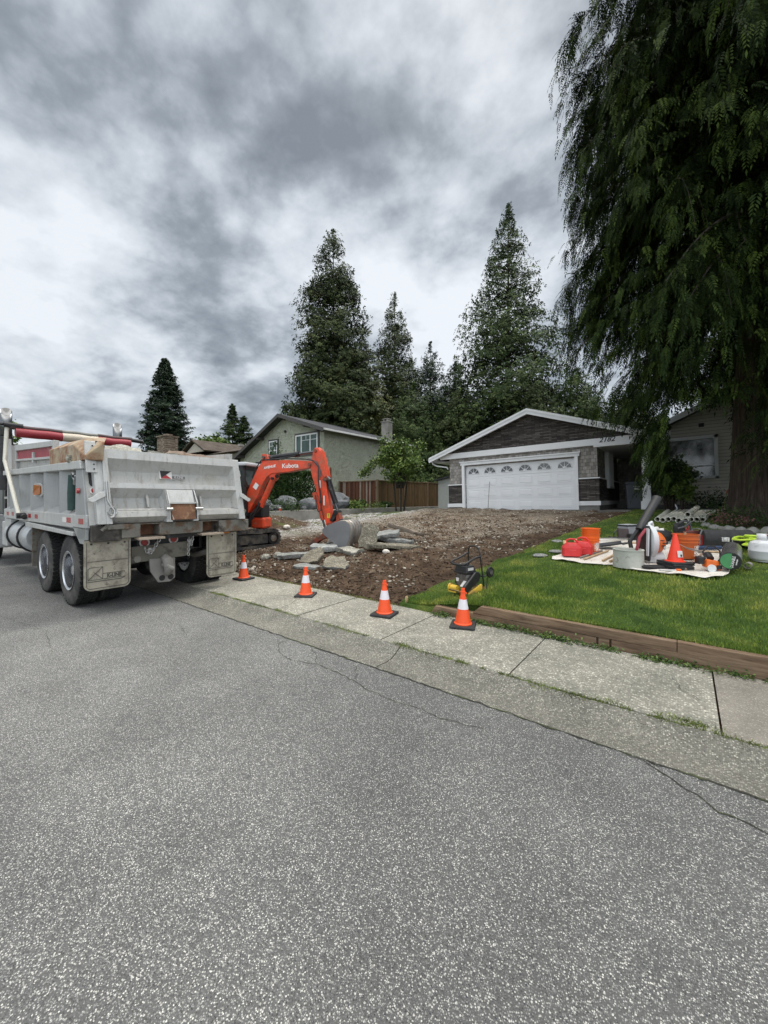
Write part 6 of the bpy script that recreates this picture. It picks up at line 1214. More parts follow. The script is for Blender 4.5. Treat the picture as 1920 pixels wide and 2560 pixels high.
for q_ in [o for o in bpy.data.objects if o.get('group')=='stacked orange cones']: q_.scale=(.98,.98,.69)
MB().prism([(-.035,-.104,.14),(.045,-.104,.14),(.045,-.086,.28),(-.035,-.086,.28)],(0,.004,0)).build('cone_label',M_wht,top)
MB().prism([(.005,-.105,.155),(.035,-.105,.155),(.035,-.099,.20),(.005,-.099,.20)],(0,.001,0)).build('label_mark',M_blk,top)
# concrete ring
def m_ringc():
    return mat('cast_ring',(.40,.41,.36),.85,var=.10,vs=5,bump=.25,bs=25,dirt=((.13,.13,.11),9,.64,.04),dirt2=((.50,.49,.44),3,.6,.1))
x,y=-.74,7.50; o=MB().lathe([(.205,0),(.222,.0),(.216,.27),(.222,.275),(.222,.29),(.19,.29),(.186,.27),(.19,0),(.205,0)],44,full=False).build('concrete_ring',m_ringc(),smooth=True,fix=False); tag(o,'short open grey concrete ring at the front edge of the drop cloth','concrete ring',loc=(x,y,Z0(x,y)-.01))
o.data.materials[0].name='cast_ring'; MB().lathe([(0,.0),(.188,.0),(.188,.06),(0,.06)],20,full=False).build('cement_residue',M_wall,o)
# backpack blower: world frame aligned with the view
bl=thing('leaf_blower','orange and white backpack leaf blower with long black tube standing on the cloth','leaf blower',(-.50,7.95,Z0(-.5,7.95)+.015),YAW); bl.scale=(1.12,1.12,1.10)
M_bw2=mat('blower_white',(.60,.62,.63),.4,var=.05,vs=5); M_bor=mat('blower_orange',(.66,.13,.015),.4,var=.06,vs=5)
b=MB(); b.lathe([(.0,-.05),(.19,-.05),(.235,-.03),(.24,.0),(.235,.04),(.20,.055),(0,.055)],30,Matrix.Translation((.0,0,.30))@Matrix.Rotation(PI/2,4,'Y')@Matrix.Diagonal((1.08,.8,1,1))); b.build('fan_housing',M_bw2,bl,smooth=True)
b=MB(); b.lathe([(.19,.05),(.185,.10),(.155,.17),(.10,.22),(0,.235)],26,Matrix.Translation((.0,0,.29))@Matrix.Rotation(PI/2,4,'Y')@Matrix.Diagonal((.95,.75,1,1)),full=False); b.build('engine_cover',M_bor,bl,smooth=True)
MB().cyl((.21,-.02,.28),(.27,-.02,.285),.03,10).build('starter_knob',M_blk,bl,smooth=True)
b=MB(); 
for (a,z) in ((.12,.33),(.16,.29),(.14,.25)): b.box((a,-.13+.0,z),(.06,.012,.012))
b.build('cover_vent',M_blk,bl); b=MB(); b.cyl((.165,-.118,.22),(.170,-.126,.22),.030,14); b.build('round_mark',M_wht,bl)
b=MB(); b.prism([(-.10,-.16,.02),(-.06,-.16,.02),(-.055,-.16,.50),(-.075,-.16,.56),(-.10,-.16,.52)],(0,.30,0)); b.build('back_frame',M_blk,bl,bev=.02)
b=MB(); b.prism([(-.115,-.17,.10),(-.10,-.17,.10),(-.09,-.17,.50),(-.11,-.17,.52)],(0,.05,0)); b.build('frame_edge',M_bw2,bl,bev=.004)
b=MB(); b.tube([(.0,-.02,.52),(.02,0,.58),(.05,.0,.60),(.08,.02,.56),(.07,.03,.48)],.022,10); b.build('carry_handle',M_bw2,bl,smooth=True)
b=MB(); b.cyl((-.06,.0,.04),(.18,.0,.04),.10,18,.12); b.bb((-.05,-.12,.0),(.22,.12,.03)); b.build('fuel_tank',mat('tank_translucent',(.50,.50,.50),.35,var=.05),bl,smooth=True)
b=MB(); b.tube([(-.08,.05,.48),(.0,.15,.62),(.15,.35,.82),(.32,.60,1.06),(.38,.70,1.14)],[.075,.085,.075,.078,.082],18,caps=False); b.lathe([(.08,0),(.095,.0),(.095,.03),(.08,.03)],18,Matrix.Translation((.01,.16,.64))@Matrix.Rotation(R(45),4,'X')); 
tb=MB(); tb.tube([(-.10,.03,.48),(-.06,.05,.56),(.02,.10,.64),(.11,.15,.74),(.27,.22,.93),(.30,.24,.965)],[.065,.060,.058,.060,.062,.070],18); tb.build('blower_tube',M_blk,bl,smooth=True)
b=MB(); b.tube([(-.10,-.10,.50),(-.22,-.14,.38),(-.26,-.14,.20),(-.20,-.12,.06)],.022,8); b.build('strap',M_redpaint,bl,smooth=True)
b=MB(); b.tube([(-.11,.06,.48),(-.25,.04,.30),(-.22,.02,.08)],.03,8); b.build('strap',M_blk,bl,smooth=True)
# shovel, handles, boards
def pole(name,label,cat,p0,p1,r,m,grp=None,parts=None,z0=.03,z1=.03):
    a=Vector((p0[0],p0[1],Z0(*p0)+z0)); c=Vector((p1[0],p1[1],Z0(*p1)+z1)); o=MB().cyl((0,0,0),c-a,r,10).build(name,m,smooth=True); tag(o,label,cat,grp,loc=a); return o
M_hw=bpy.data.materials['handle_wood']
M_lw=mat('light_wood',(.46,.33,.20),.7,var=.15,vs=12); M_gw=mat('grey_wood',(.22,.19,.17),.8,var=.2,vs=12)
pole('wooden_pole','pale wooden tool handle lying at the front left of the cloth','handle',(-1.42,7.62),(-1.17,8.55),.016,M_lw,'wooden handles lying on the cloth'); pole('wooden_pole','dark brown tool handle beside the pale one at front left','handle',(-1.50,7.72),(-1.27,8.50),.017,M_gw,'wooden handles lying on the cloth'); pole('wooden_pole','short wooden handle just left of the concrete ring','handle',(-1.13,7.62),(-1.02,8.25),.018,M_lw,'wooden handles lying on the cloth'); pole('wooden_pole','tan wooden handle half hidden behind the concrete ring','handle',(-1.02,7.60),(-.90,8.1),.018,M_hw,'wooden handles lying on the cloth')
pole('wooden_pole','weathered wooden handle slanting across the front of the cloth left of the trimmer','handle',(.0,7.50),(.27,9.1),.018,mat('worn_wood',(.30,.20,.15),.7,var=.15,vs=12),'wooden handles lying on the cloth')
o=MB().box((0,0,.012),(.47,.09,.022)).build('wood_board',M_lw,bev=.003); tag(o,'pale flat board lying across the cloth before the black roll','board',loc=(.27,9.10,Z0(.27,9.1)+.02),rz=R(26))
sh_=thing('shovel','flat dark steel shovel blade with handle lying at the back left of the cloth','shovel',(-1.18,8.9,Z0(-1.18,8.9)+.03),YAW+R(-8))
b=MB(); rows=[]
for i in range(9):
    t=i/8; w_=.15-.03*t*t; rows.append([(-.22+.46*t,-w_+2*w_*j/6,.10*(abs(j-3)/3)**2*.5+.07*t) for j in range(7)])
b.loft(rows); b.build('blade',mat('dark_steel',(.055,.058,.062),.5,.4,var=.2,vs=8),sh_,smooth=True,solid=.006); MB().cyl((.22,0,.07),(.36,.0,.10),.022,10,.018).build('socket',M_blkm,sh_,smooth=True); MB().cyl((.34,0,.10),(.9,.05,.06),.016,8).build('handle',M_hw,sh_,smooth=True)
pole('black_bar','thin black bar beside the bucket stack','bar',(-1.5,8.75),(-1.2,9.1),.012,M_blk)
# hedge trimmer
ht=thing('hedge_trimmer','hedge trimmer with long toothed blade at the back left of the cloth','hedge trimmer',(-1.25,9.85,Z0(-1.25,9.85)+.03),YAW+R(-3))
b=MB(); b.bb((-.32,-.012,.02),(.35,.012,.035))
for i in range(16): b.prism([(-.31+i*.042,.012,.022),(-.295+i*.042,.045,.028),(-.28+i*.042,.012,.022)],(0,0,.008)).prism([(-.31+i*.042,-.012,.022),(-.295+i*.042,-.045,.028),(-.28+i*.042,-.012,.022)],(0,0,.008))
b.build('toothed_blade',M_steel,ht); MB().bb((.33,-.07,.0),(.55,.07,.13)).build('motor_body',M_blk,ht,bev=.02)
# soft bag and cooler box
cb_=thing('cooler_box','grey soft sided cooler box with black lid at the back left of the cloth','cooler box',(-1.04,10.42,Z0(-1.04,10.42)),YAW+R(22))
MB().box((0,0,.13),(.34,.26,.26)).build('box_body',mat('cooler_grey',(.27,.28,.295),.7,var=.06,vs=6),cb_,bev=.015); b=MB(); b.box((0,0,.275),(.36,.28,.03)); b.build('lid',M_blk,cb_,bev=.01); MB().box((0,0,.295),(.32,.24,.012)).build('lid_top',mat('lid_grey',(.38,.39,.40),.7),cb_,bev=.005); MB().box((-.172,0,.11),(.005,.25,.20)).build('front_panel',M_blk,cb_)
sb=thing('small_bag','small square black and brown tool bag leaning in front of the cooler box','bag',(-1.13,10.12,Z0(-1.13,10.12)+.01),YAW+R(-10))
MB().box((.03,0,.12),(.22,.12,.22),(R(-8),0,R(4))).build('bag_body',mat('bag_brown',(.060,.045,.045),.8,var=.2),sb,bev=.025); b=MB(); b.tube([(-.1,-.04,.2),(-.17,-.05,.14),(-.17,-.04,.05),(-.09,-.04,.02)],.012,6); b.tube([(-.12,-.05,.04),(-.2,-.06,.03),(-.28,-.04,.06),(-.22,.0,.03)],.012,6); b.build('strap',M_blk,sb,smooth=True)
# big black bag with white paper rolls
M_bag=mat('bag_black',(.014,.014,.015),.75,var=.3,vs=8,bump=.4,bs=14)
bb_=rock('tool_bag',(.52,.34,.27),M_bag,61,3,.10,1.5); tag(bb_,'large floppy black bag behind the leaf blower, open on top','bag',loc=(-.42,10.12,Z0(-.42,10.1)+.12),rz=YAW)
for i,(dx,l,r_) in enumerate([(-.15,'white cardboard roll lying at the left in the open black bag',.05),(-.04,'white folded sheet roll lying at the right in the open black bag',.04)]):
    p=Vector((math.cos(YAW)*dx,math.sin(YAW)*dx,0)); o=MB().cyl((-.09,0,0),(.09,0,.02),r_,16).build('paper_roll',M_wht,smooth=True); tag(o,l,'paper roll','white rolls in the black bag',loc=(-.42+p.x,10.10+p.y,Z0(-.4,10.1)+.25-.02*i),rz=YAW+R(-15*i-5))
# harness / climbing gear heap, black pack, chainsaw
gh=thing('tool_harness','black harness with red straps heaped behind the single bucket','harness',(-.08,10.12,Z0(-.1,10.1)),YAW)
g1=rock('padded_pack',(.22,.22,.40),M_bag,63,3,.35,2.2,parent=gh); g1.location=(-.02,0,.24); b=MB(); b.tube([(-.10,-.1,.42),(-.04,-.13,.46),(.05,-.13,.44),(.12,-.1,.36),(.14,-.12,.22)],.02,6); b.tube([(-.12,-.09,.30),(-.02,-.14,.34),(.10,-.12,.42),(.16,-.06,.40)],.018,6); b.build('strap',mat('strap_grey',(.07,.07,.075),.7),gh,smooth=True)
b=MB(); b.tube([(.0,-.12,.34),(.03,-.14,.24),(.01,-.13,.14),(.08,-.13,.10)],.014,6); b.tube([(.07,-.12,.36),(.06,-.14,.26),(.10,-.12,.18)],.012,6); b.build('red_strap',M_redlens,gh,smooth=True)
bp=rock('backpack_shell',(.30,.26,.30),mat('grey_shell',(.05,.052,.06),.5,var=.2),65,3,.12,1.4); tag(bp,'dark grey rounded pack between the harness and the chainsaw','pack',loc=(.10,9.98,Z0(.1,9.98)+.14),rz=YAW)
cs=thing('chainsaw','red chainsaw with curved grey front handle behind the single bucket','chainsaw',(.22,9.78,Z0(.22,9.78)+.02),YAW)
MB().box((0,0,.11),(.22,.20,.20),(0,0,0),None,.8).build('saw_body',mat('saw_red',(.36,.03,.025),.5,var=.1,dirt=((.05,.03,.03),5,.58,.06)),cs,bev=.03); b=MB(); b.tube([(-.08,-.11,.04),(-.10,-.12,.20),(-.05,-.12,.31),(-.03,.0,.33),(-.05,.11,.31),(-.1,.12,.1)],.013,8); b.build('front_handle',mat('handle_grey',(.14,.14,.14),.5),cs,smooth=True); MB().box((.20,0,.24),(.36,.05,.05),(0,R(-6),0)).box((.0,.08,.25),(.5,.06,.07),(0,R(-3),0)).build('guide_bar',mat('rusty_red',(.13,.04,.03),.7,var=.3),cs,bev=.01)
# black mat, white pruning tool, orange tag
o=rock('black_mat',(.42,.24,.06),M_bag,67,3,.2,1.2); tag(o,'flat black rubber pad between the concrete ring and the cone stack','mat',loc=(-.38,7.50,Z0(-.4,7.5)+.03),rz=YAW+R(2))
wt=thing('marking_wand','white marking tool with orange tip at the front edge of the cloth','marking tool',(-.17,7.33,Z0(-.17,7.33)+.035),YAW+R(-4)); MB().box((-.05,0,0),(.26,.03,.02)).build('shaft',M_wht,wt,bev=.005); MB().box((.10,0,.005),(.07,.05,.035)).build('tip',M_bor,wt,bev=.01)
bh=thing('blue_hose','dark blue ribbed hose lying in front of the black roll','hose',(.06,9.27,Z0(.06,9.27)+.05),0)
b=MB(); k=36; L_=Vector((.46,.20,.02)); b.tube([tuple(L_*i/k) for i in range(k+1)],[.040 if i%2 else .032 for i in range(k+1)],12); b.build('ribbed_tube',mat('hose_blue',(.020,.045,.105),.5,var=.3,vs=12),bh,smooth=True); MB().cyl((-.03,-.013,0),(.04,.017,0),.045,12).build('cuff',M_blk,bh,smooth=True)
o=rock('black_grip',(.18,.06,.05),M_bag,68,2,.1); tag(o,'small black grip lying right of the cone stack','grip',loc=(.06,8.0,Z0(.06,8)+.03),rz=YAW)
# string trimmer power head
st=thing('string_trimmer','orange trimmer power head with black loop handle at front right of the cloth','trimmer',(.28,7.66,Z0(.28,7.66)+.015),YAW+R(-6)); st.scale=(1.2,1,1.15)
b=MB(); b.hexa([(-.06,-.06,.04),(.13,-.05,-.0),(.13,.06,.0),(-.06,.06,.04),(-.05,-.05,.15),(.11,-.04,.12),(.11,.05,.12),(-.05,.05,.15)]); b.build('engine_cover',M_bor,st,bev=.02); MB().box((-.11,0,.13),(.07,.11,.10)).build('air_box',M_blk,st,bev=.015); MB().bb((.06,-.062,.02),(.12,-.05,.07)).build('grille',M_blk,st)
b=MB(); b.lathe([(.03,0),(.05,0),(.05,.02),(.03,.02)],18,Matrix.Translation((-.0,-.05,.03))@Matrix.Rotation(PI/2,4,'X')); b.build('fan_guard',M_bw2,st)
b=MB(); b.tube([(-.04,0,.13),(-.06,.02,.24),(.0,.03,.31),(.08,.03,.31),(.14,.02,.25),(.14,.01,.15),(.10,0,.10)],.011,8); b.build('loop_handle',M_blk,st,smooth=True); b=MB(); b.cyl((.02,0,.15),(.04,.1,.20),.04,10); b.build('clutch',M_blk,st,smooth=True); MB().cyl((.04,.06,.20),(.13,1.55,.25),.014,8).build('shaft',M_steel,st,smooth=True)
# roll of landscape fabric standing end on, label on the near end
fr=thing('fabric_roll','plastic wrapped roll of black fabric with green end label at the cloth edge','roll',(.575,8.24,Z0(.575,8.24)+.13),0); D_=Vector((.10,1.15,.10)); 
ang=math.atan2(.10,1.15)
fr.rotation_euler=(0,0,-ang)
M_frl=mat('wrapped_roll',(.085,.085,.085),.22,var=.35,vs=7,bump=.25,bs=12,dirt=((.30,.30,.29),9,.68,.05),spec=.7)
MB().cyl((0,-.58,0),(0,.58,.06),.128,32).build('roll_body',M_frl,fr,smooth=True)
b=MB(); b.prism([(.122*math.cos(a),-.588,.122*math.sin(a)) for a in [2*PI*i/30 for i in range(30)]],(0,.006,0)); e_=b.build('end_label',mat('label_black',(.012,.014,.013),.35),fr); b=MB(); b.prism([(.112*math.cos(a)-.004,-.591,.112*math.sin(a)) for a in [R(80)+R(200)*i/16 for i in range(17)]],(0,.003,0)); b.build('green_panel',mat('label_green',(.06,.24,.09),.4,var=.2),e_)
for s,x,sz in (('DURABLE','.028',.05),('Landscape','.068',.026)): text('label_text',s,sz,M_ltxt,e_,(float(x),-.5905,-.01),(R(90),R(-80),0),.0005,0,.001,sx=.8)
MB().box((.05,.0,.118),(.03,.35,.004),(0,R(25),0)).box((-.03,-.2,.128),(.05,.06,.003)).build('wrap_label',M_wht,fr)
o=MB().lathe([(.038,0),(.044,0),(.044,.16),(.038,.16),(.038,0)],20,Matrix.Rotation(-PI/2,4,'X'),full=False).build('pipe_offcut',mat('offcut_grey',(.20,.19,.17),.7)); tag(o,'short grey pipe offcut in the grass beside the fabric roll','pipe offcut',loc=(.74,8.0,Z0(.74,8)+.055),rz=R(-12))
# black foam roll with white stickers
br=thing('foam_roll','long black foam roll with two white stickers at the back right of the cloth','roll',(.24,9.76,Z0(.24,9.76)+.17),0); p1=Vector((.98,9.98,0))-Vector((.24,9.76,0)); br.rotation_euler=(0,0,math.atan2(p1.y,p1.x)+R(8))
b=MB(); k=22; b.tube([(.80*i/k,0,.004*nz(i*.4,2)) for i in range(k+1)],[.165+(.004 if (i//4)%2 else 0) for i in range(k+1)],28); b.build('roll_body',mat('foam_black',(.030,.030,.031),.9,var=.25,vs=14,bump=.5,bs=30),br,smooth=True)
for x in (.25,.42): MB().loft([[(x,.168*math.cos(a)*1.0,.168*math.sin(a)) for a in (R(196),R(190),R(184),R(176),R(168))],[(x+.13,.168*math.cos(a),.168*math.sin(a)) for a in (R(196),R(190),R(184),R(176),R(168))]]).build('sticker',mat('sticker',(.60,.60,.60),.5,var=.7,vs=26),br)
# propane tank
pt=thing('propane_tank','scuffed white propane tank standing on the grass at the right edge','gas bottle',(1.02,8.80,Z0(1,8.8)-.01),YAW)
M_pt=mat('tank_white',(.66,.67,.68),.4,var=.04,vs=4,dirt=((.15,.14,.14),26,.68,.02),dirt2=((.45,.44,.42),5,.63,.05))
MB().lathe([(0,.02),(.15,.02),(.185,.035),(.198,.07),(.20,.16),(.203,.165),(.203,.172),(.20,.177),(.20,.25),(.185,.30),(.13,.335),(.07,.345),(0,.345)],40,full=False).build('tank_body',M_pt,pt,smooth=True,fix=False); MB().lathe([(.13,0),(.15,0),(.15,.025),(.13,.025)],30,full=False).build('foot_ring',M_pt,pt)
b=MB(); rows=[]
for z in (.335,.44):
    rows.append([(.095*math.cos(a),.095*math.sin(a),z) for a in [R(-60)+R(300)*i/20 for i in range(21)]])
b.loft(rows); b.build('collar',M_pt,pt,solid=.006,smooth=True); MB().cyl((0,0,.34),(0,0,.40),.022,10).cyl((0,0,.385),(.06,-.02,.385),.014,8).build('valve',M_steel,pt,smooth=True); MB().cyl((-.05,-.07,.425),(.05,-.07,.425),.02,8).build('valve_knob',M_redlens,pt)
# yellow green hose heap
M_lime=mat('lime_hose',(.48,.66,.05),.45,var=.08,vs=8); hh=MB(); P=[]
for i in range(150):
    a=i*.42; r_=.17+.09*math.sin(i*.31)+.02*math.sin(i*1.7); P.append((1.25*r_*math.cos(a)+.10*math.sin(i*.07),.8*r_*math.sin(a),.05+.16*abs(math.sin(i*.11))+.03*math.sin(i*.9)))
hh.tube(P,.017,7); o=hh.build('garden_hose',M_lime,smooth=True); tag(o,'tangled lime green hose heaped behind the propane tank','hose',loc=(1.22,9.85,Z0(1.22,9.85)),rz=YAW); o.scale=(1.5,1.2,1.1)
b=MB(); b.tube([(-.25,-.1,.05),(-.12,-.15,.20),(.02,-.16,.27),(.1,-.1,.3)],.010,6); b.tube([(-.22,-.14,.03),(-.05,-.17,.15),(.12,-.15,.12)],.010,6); o=b.build('power_lead',M_blk,smooth=True); tag(o,'thin black cord looped over the lime green hose','cord',loc=(1.05,9.85,Z0(1.05,9.85)+.02),rz=YAW)
# stepping stones
for i,(x,y,l) in enumerate([(-2.03,8.23,'flat blue grey stepping stone next to the red fuel cans'),(-2.22,7.80,'flat blue grey stepping stone nearer the dirt, left of the drop cloth'),(-2.35,9.6,'flat grey stepping stone far up the lawn beside the dirt')]):
    o=rock('stepping_stone',(.30,.26,.07),M_ctop,70+i,3,.12); tag(o,l,'stepping stone','stepping stones sunk in the lawn',loc=(x,y,Z0(x,y)-.02+(.02 if i<2 else 0)),rz=i)
# drain pipes
M_pipe=mat('pvc_pipe',(.82,.81,.70),.5,var=.07,vs=5,dirt=((.28,.28,.22),4,.64,.06)); M_pin=mat('pipe_inner',(.05,.05,.045),.7)
PP=[(-.63,13.55,-3,0),(-.51,13.42,-5,0),(-.39,13.62,-5,0),(-.27,13.75,-5,0),(-.15,13.36,-5,0),(.0,13.42,-6,0),(.05,13.85,-5,1),(.12,13.70,-6,0),(.24,13.72,-7,0),(.36,13.75,-7,0)]
pl_=['far left end of the row','second from the left','third from the left, set a little higher','fourth from the left','fifth from the left, reaching nearest','lying under the topmost pipe','topmost, resting on the others','fourth from the right end','just left of the right end one','right end of the row']
pl_=['leftmost pale drain pipe of the row on the lawn','pale drain pipe second from the left in the row','pale drain pipe third from the left in the row','pale drain pipe fourth from the left in the row','pale drain pipe reaching nearest the black bag, fifth from the left','pale drain pipe directly beneath the topmost one','topmost pale drain pipe, resting on the others','pale drain pipe third from the right end of the row','pale drain pipe next to the right end one','rightmost pale drain pipe, nearest the stone edging']
for (x,y,a,u),l in zip(PP,pl_):
    ln=3.05; L2=R(a)
    o=MB().lathe([(.058,0),(.070,0),(.070,ln),(.058,ln),(.058,0)],22,Matrix.Rotation(-PI/2,4,'X'),full=False).build('drain_pipe',M_pipe,smooth=True,fix=False)
    tag(o,l,'pipe','pale drain pipes stacked on the lawn'); o.location=(x,y,gz(x,y)+.11+(.12 if u else 0)); o.rotation_euler=(R(3.0),0,L2)
    MB().cyl((0,.35,0),(0,.36,0),.0575,16).build('dark_bore',M_pin,o)
o=MB().bb((0,-.03,0),(1.15,.03,.05)).build('white_strip',M_white,bev=.004); tag(o,'long white trim strip lying behind the drain pipes','trim strip',loc=(-.15,16.7,1.21),rz=R(-8))
o=MB().tube([(0,0,0),(.03,.1,.1),(-.02,.2,.22)],.02,6).build('white_offcut',M_white,smooth=True); tag(o,'bent white offcut at the left end of the trim strip','offcut',loc=(-.25,16.3,1.2))
# bin
bn=thing('wheeled_bin','dark blue grey wheeled bin beside the white porch post','bin',(-1.56,17.75,1.20),R(8))
M_bin=mat('bin_slate',(.035,.042,.052),.5,var=.1); MB().hexa([(-.22,-.25,.04),(.22,-.25,.04),(.22,.25,.04),(-.22,.25,.04),(-.28,-.32,.98),(.28,-.32,.98),(.28,.32,.98),(-.28,.32,.98)]).build('bin_body',M_bin,bn,bev=.02); b=MB(); b.bb((-.31,-.35,.97),(.31,.36,1.01)); b.hexa([(-.30,-.34,1.01),(.30,-.34,1.01),(.30,.34,1.01),(-.30,.34,1.01),(-.26,-.28,1.06),(.26,-.28,1.06),(.26,.30,1.08),(-.26,.30,1.08)]); b.build('lid',M_bin,bn,bev=.015); MB().bb((-.2,-.29,.86),(.2,-.28,.93)).bb((-.27,-.3,.80),(.27,-.29,.84)).build('rib',M_bin,bn)
text('bin_print','ALL GREEN',.055,M_wht,bn,(.09,-.325,.88),(R(86),0,0),.001); MB().bb((.0,-.318,.77),(.20,-.312,.82)).build('bin_label',M_wht,bn); 
for s in (-1,1): MB().cyl((s*.20,.27,.09),(s*.25,.27,.09),.09,16).build('wheel',M_blk,bn,smooth=True)
# stick leaning on the garage door
o=MB().tube([(0,0,0),(.015,.06,.7),(.03,.14,1.33)],.014,6).build('leaning_stick',M_gw,smooth=True); tag(o,'thin grey stick leaning against the left part of the garage door','stick',loc=(-7.12,16.95,1.08))
# little things in the raised garden
o=MB().lathe([(0,0),(.05,0),(.06,.13),(.066,.135),(.062,.15),(0,.15)],16).build('red_cup',mat('cup_red',(.60,.06,.03),.5),smooth=True); tag(o,'small red and white paper cup on top of the retaining wall','cup',loc=(-14.4,11.0,1.08)); MB().lathe([(.0615,.11),(.0665,.136),(.063,.151),(0,.151)],16,full=False).build('lid',M_wht,o)
sl=thing('garden_light','small white solar light standing in the raised bed before the tan fence','garden light',(-14.7,19.3,1.03)); MB().cyl((0,0,0),(0,0,.16),.02,8).build('stem',M_wht,sl); MB().lathe([(0,.15),(.05,.16),(.06,.20),(.04,.23),(0,.24)],12).build('lamp_head',M_wht,sl,smooth=True)
M_rk=mat('bluegrey_boulder',(.115,.122,.13),.85,var=.35,vs=3,bump=.6,bs=9,dirt=((.27,.27,.265),4,.68,.05),dirt2=((.06,.055,.045),3,.62,.08))
for i,(x,y,z,d,l) in enumerate([(-15.2,10.5,1.22,(1.5,1.0,.75),'blue grey boulder leftmost of the row in front of the hedge'),(-15.4,12.1,1.35,(1.0,.9,.85),'taller angular boulder second from the left before the hedge'),(-15.1,13.3,1.28,(1.3,1.0,.80),'boulder with white patches just left of the excavator arm'),(-14.9,12.9,1.08,(.5,.5,.4),'small pale boulder low at the wall left of the excavator arm'),(-15.2,15.4,1.30,(1.2,1.3,1.15),'large dark rounded boulder right of the excavator arm'),(-15.0,11.3,1.12,(.6,.5,.45),'small grey boulder between the two left ones'),(-14.9,9.6,1.1,(.8,.7,.5),'low grey boulder at the far left by the excavator body')]):
    o=rock('boulder',d,M_rk,80+i,3,.35,1.7); tag(o,l,'boulder','boulders along the raised garden',loc=(x,y,z),rz=i*1.3)
M_gs=mat('garden_cobble',(.27,.265,.24),.85,var=.25,vs=3,bump=.2,bs=20)
GS=[(.42,13.1,.22),(.56,12.62,.26),(.70,12.52,.18),(.82,12.38,.28),(1.02,12.28,.27),(1.22,12.22,.30),(1.48,12.22,.34),(1.74,12.2,.22),(1.98,12.35,.26),(2.3,12.5,.3)]
GL=['pale flat cobble set back at the left end of the flower bed edging','narrow white cobble where the flower bed edging turns','small pale cobble between two larger ones, third in the edging','rounded cream cobble, fourth in the flower bed edging','round tan cobble, fifth in the flower bed edging','blue grey domed cobble, sixth in the flower bed edging','widest low grey cobble in the flower bed edging','small flat grey cobble right of the widest one','grey cobble at the right picture edge of the flower bed edging','last grey cobble of the flower bed edging beyond the picture edge']
for i,((x,y,s),l) in enumerate(zip(GS,GL)):
    o=rock('edging_stone',(s,s*.8,s*.75),M_gs,90+i,3,.15); tag(o,l,'edging stone','cobbles edging the flower bed under the cedar',loc=(x,y,gz(x,y)+.04),rz=i)
b=MB(); rows=[]
for i in range(16):
    a=2*PI*i/15; rows.append([(1.7+(1.35+.1*nz(i,1))*math.cos(a)*k,13.9+1.6*math.sin(a)*k,gz(1.7,13.9)+.055*(1.7-1.55*k)+.088*1.55*math.sin(a)*k*.9+.02*nz(i,k*3,5)) for k in (0,.3,.6,.85,1.0)])
b.loft(rows); b.build('flower_bed',M_soil,kind='structure',smooth=True)
# ================================================================ TREES
M_bark=m_wood('cedar_bark',(.020,.015,.011),(.062,.046,.036),(.13,.105,.085),(13,13,.8)); M_barkd=mat('dark_bark',(.035,.027,.021),.95,var=.4,vs=10,bump=.6,bs=20)
M_ced=m_leaf('cedar_foliage',(.005,.010,.003),(.016,.030,.007),(.060,.090,.016),.75,.08,ns=1.1)
M_cedf=m_leaf('far_cedar',(.014,.023,.009),(.037,.053,.019),(.090,.106,.040),.7,.15,ns=.5); M_cedg=m_leaf('far_cedar_green',(.013,.026,.009),(.036,.060,.018),(.090,.120,.040),.7,.15,ns=.5)
M_spr=m_leaf('spruce',(.011,.022,.014),(.026,.046,.028),(.062,.090,.048),.7,.15,ns=.5); M_dec=m_leaf('broad_leaf',(.030,.060,.010),(.080,.135,.024),(.17,.23,.045),.5,.3,ns=1.2); M_yel_=m_leaf('yellow_cedar',(.035,.045,.012),(.075,.085,.022),(.13,.14,.035),.6,.2,ns=.6); M_hedge=m_leaf('hedge_leaf',(.010,.026,.007),(.026,.056,.013),(.060,.10,.022),.6,.2,ns=1.3)
def unit(v): return v/np.maximum(1e-9,np.linalg.norm(v,axis=-1,keepdims=True))
def sprays(P,D,L,W,nb=5,curl=.35,droop=.25,wid=.13):
    """flat fern sprays: rachis from P along D, nb pairs of narrow side leaflets; returns V,F,var"""
    n=len(P); up=np.array([0,0,1.0]); S=unit(np.cross(D,up+rng.normal(0,.35,(n,3)))); out=[];var=[]; v0=rng.random(n)
    for i in range(nb+1):
        t=(i+.3)/(nb+1); base=P+D*(L*t)[:,None]; base[:,2]-=droop*L*t*t
        for s in ((-1,1) if i<nb else (0,)):
            d=unit(D*.75+S*s*.85+np.array([0,0,-droop*t*1.6])) if s else unit(D+np.array([0,0,-droop*2])); l=(W*(1-.45*t)*(.75+.5*rng.random(n)))[:,None] if s else (L*.35)[:,None]
            sd=unit(np.cross(d,np.cross(S,D)))*l*wid; mid=base+d*l*.5; tip=base+d*l; tip[:,2]-=(l[:,0]*curl*.5); out.append(np.stack([base,mid+sd,tip,mid-sd],1)); var.append(v0*.8+.2*rng.random(n))
    V=np.concatenate(out).reshape(-1,3); va=np.repeat(np.concatenate(var),4); return V,np.arange(len(V)).reshape(-1,4),va
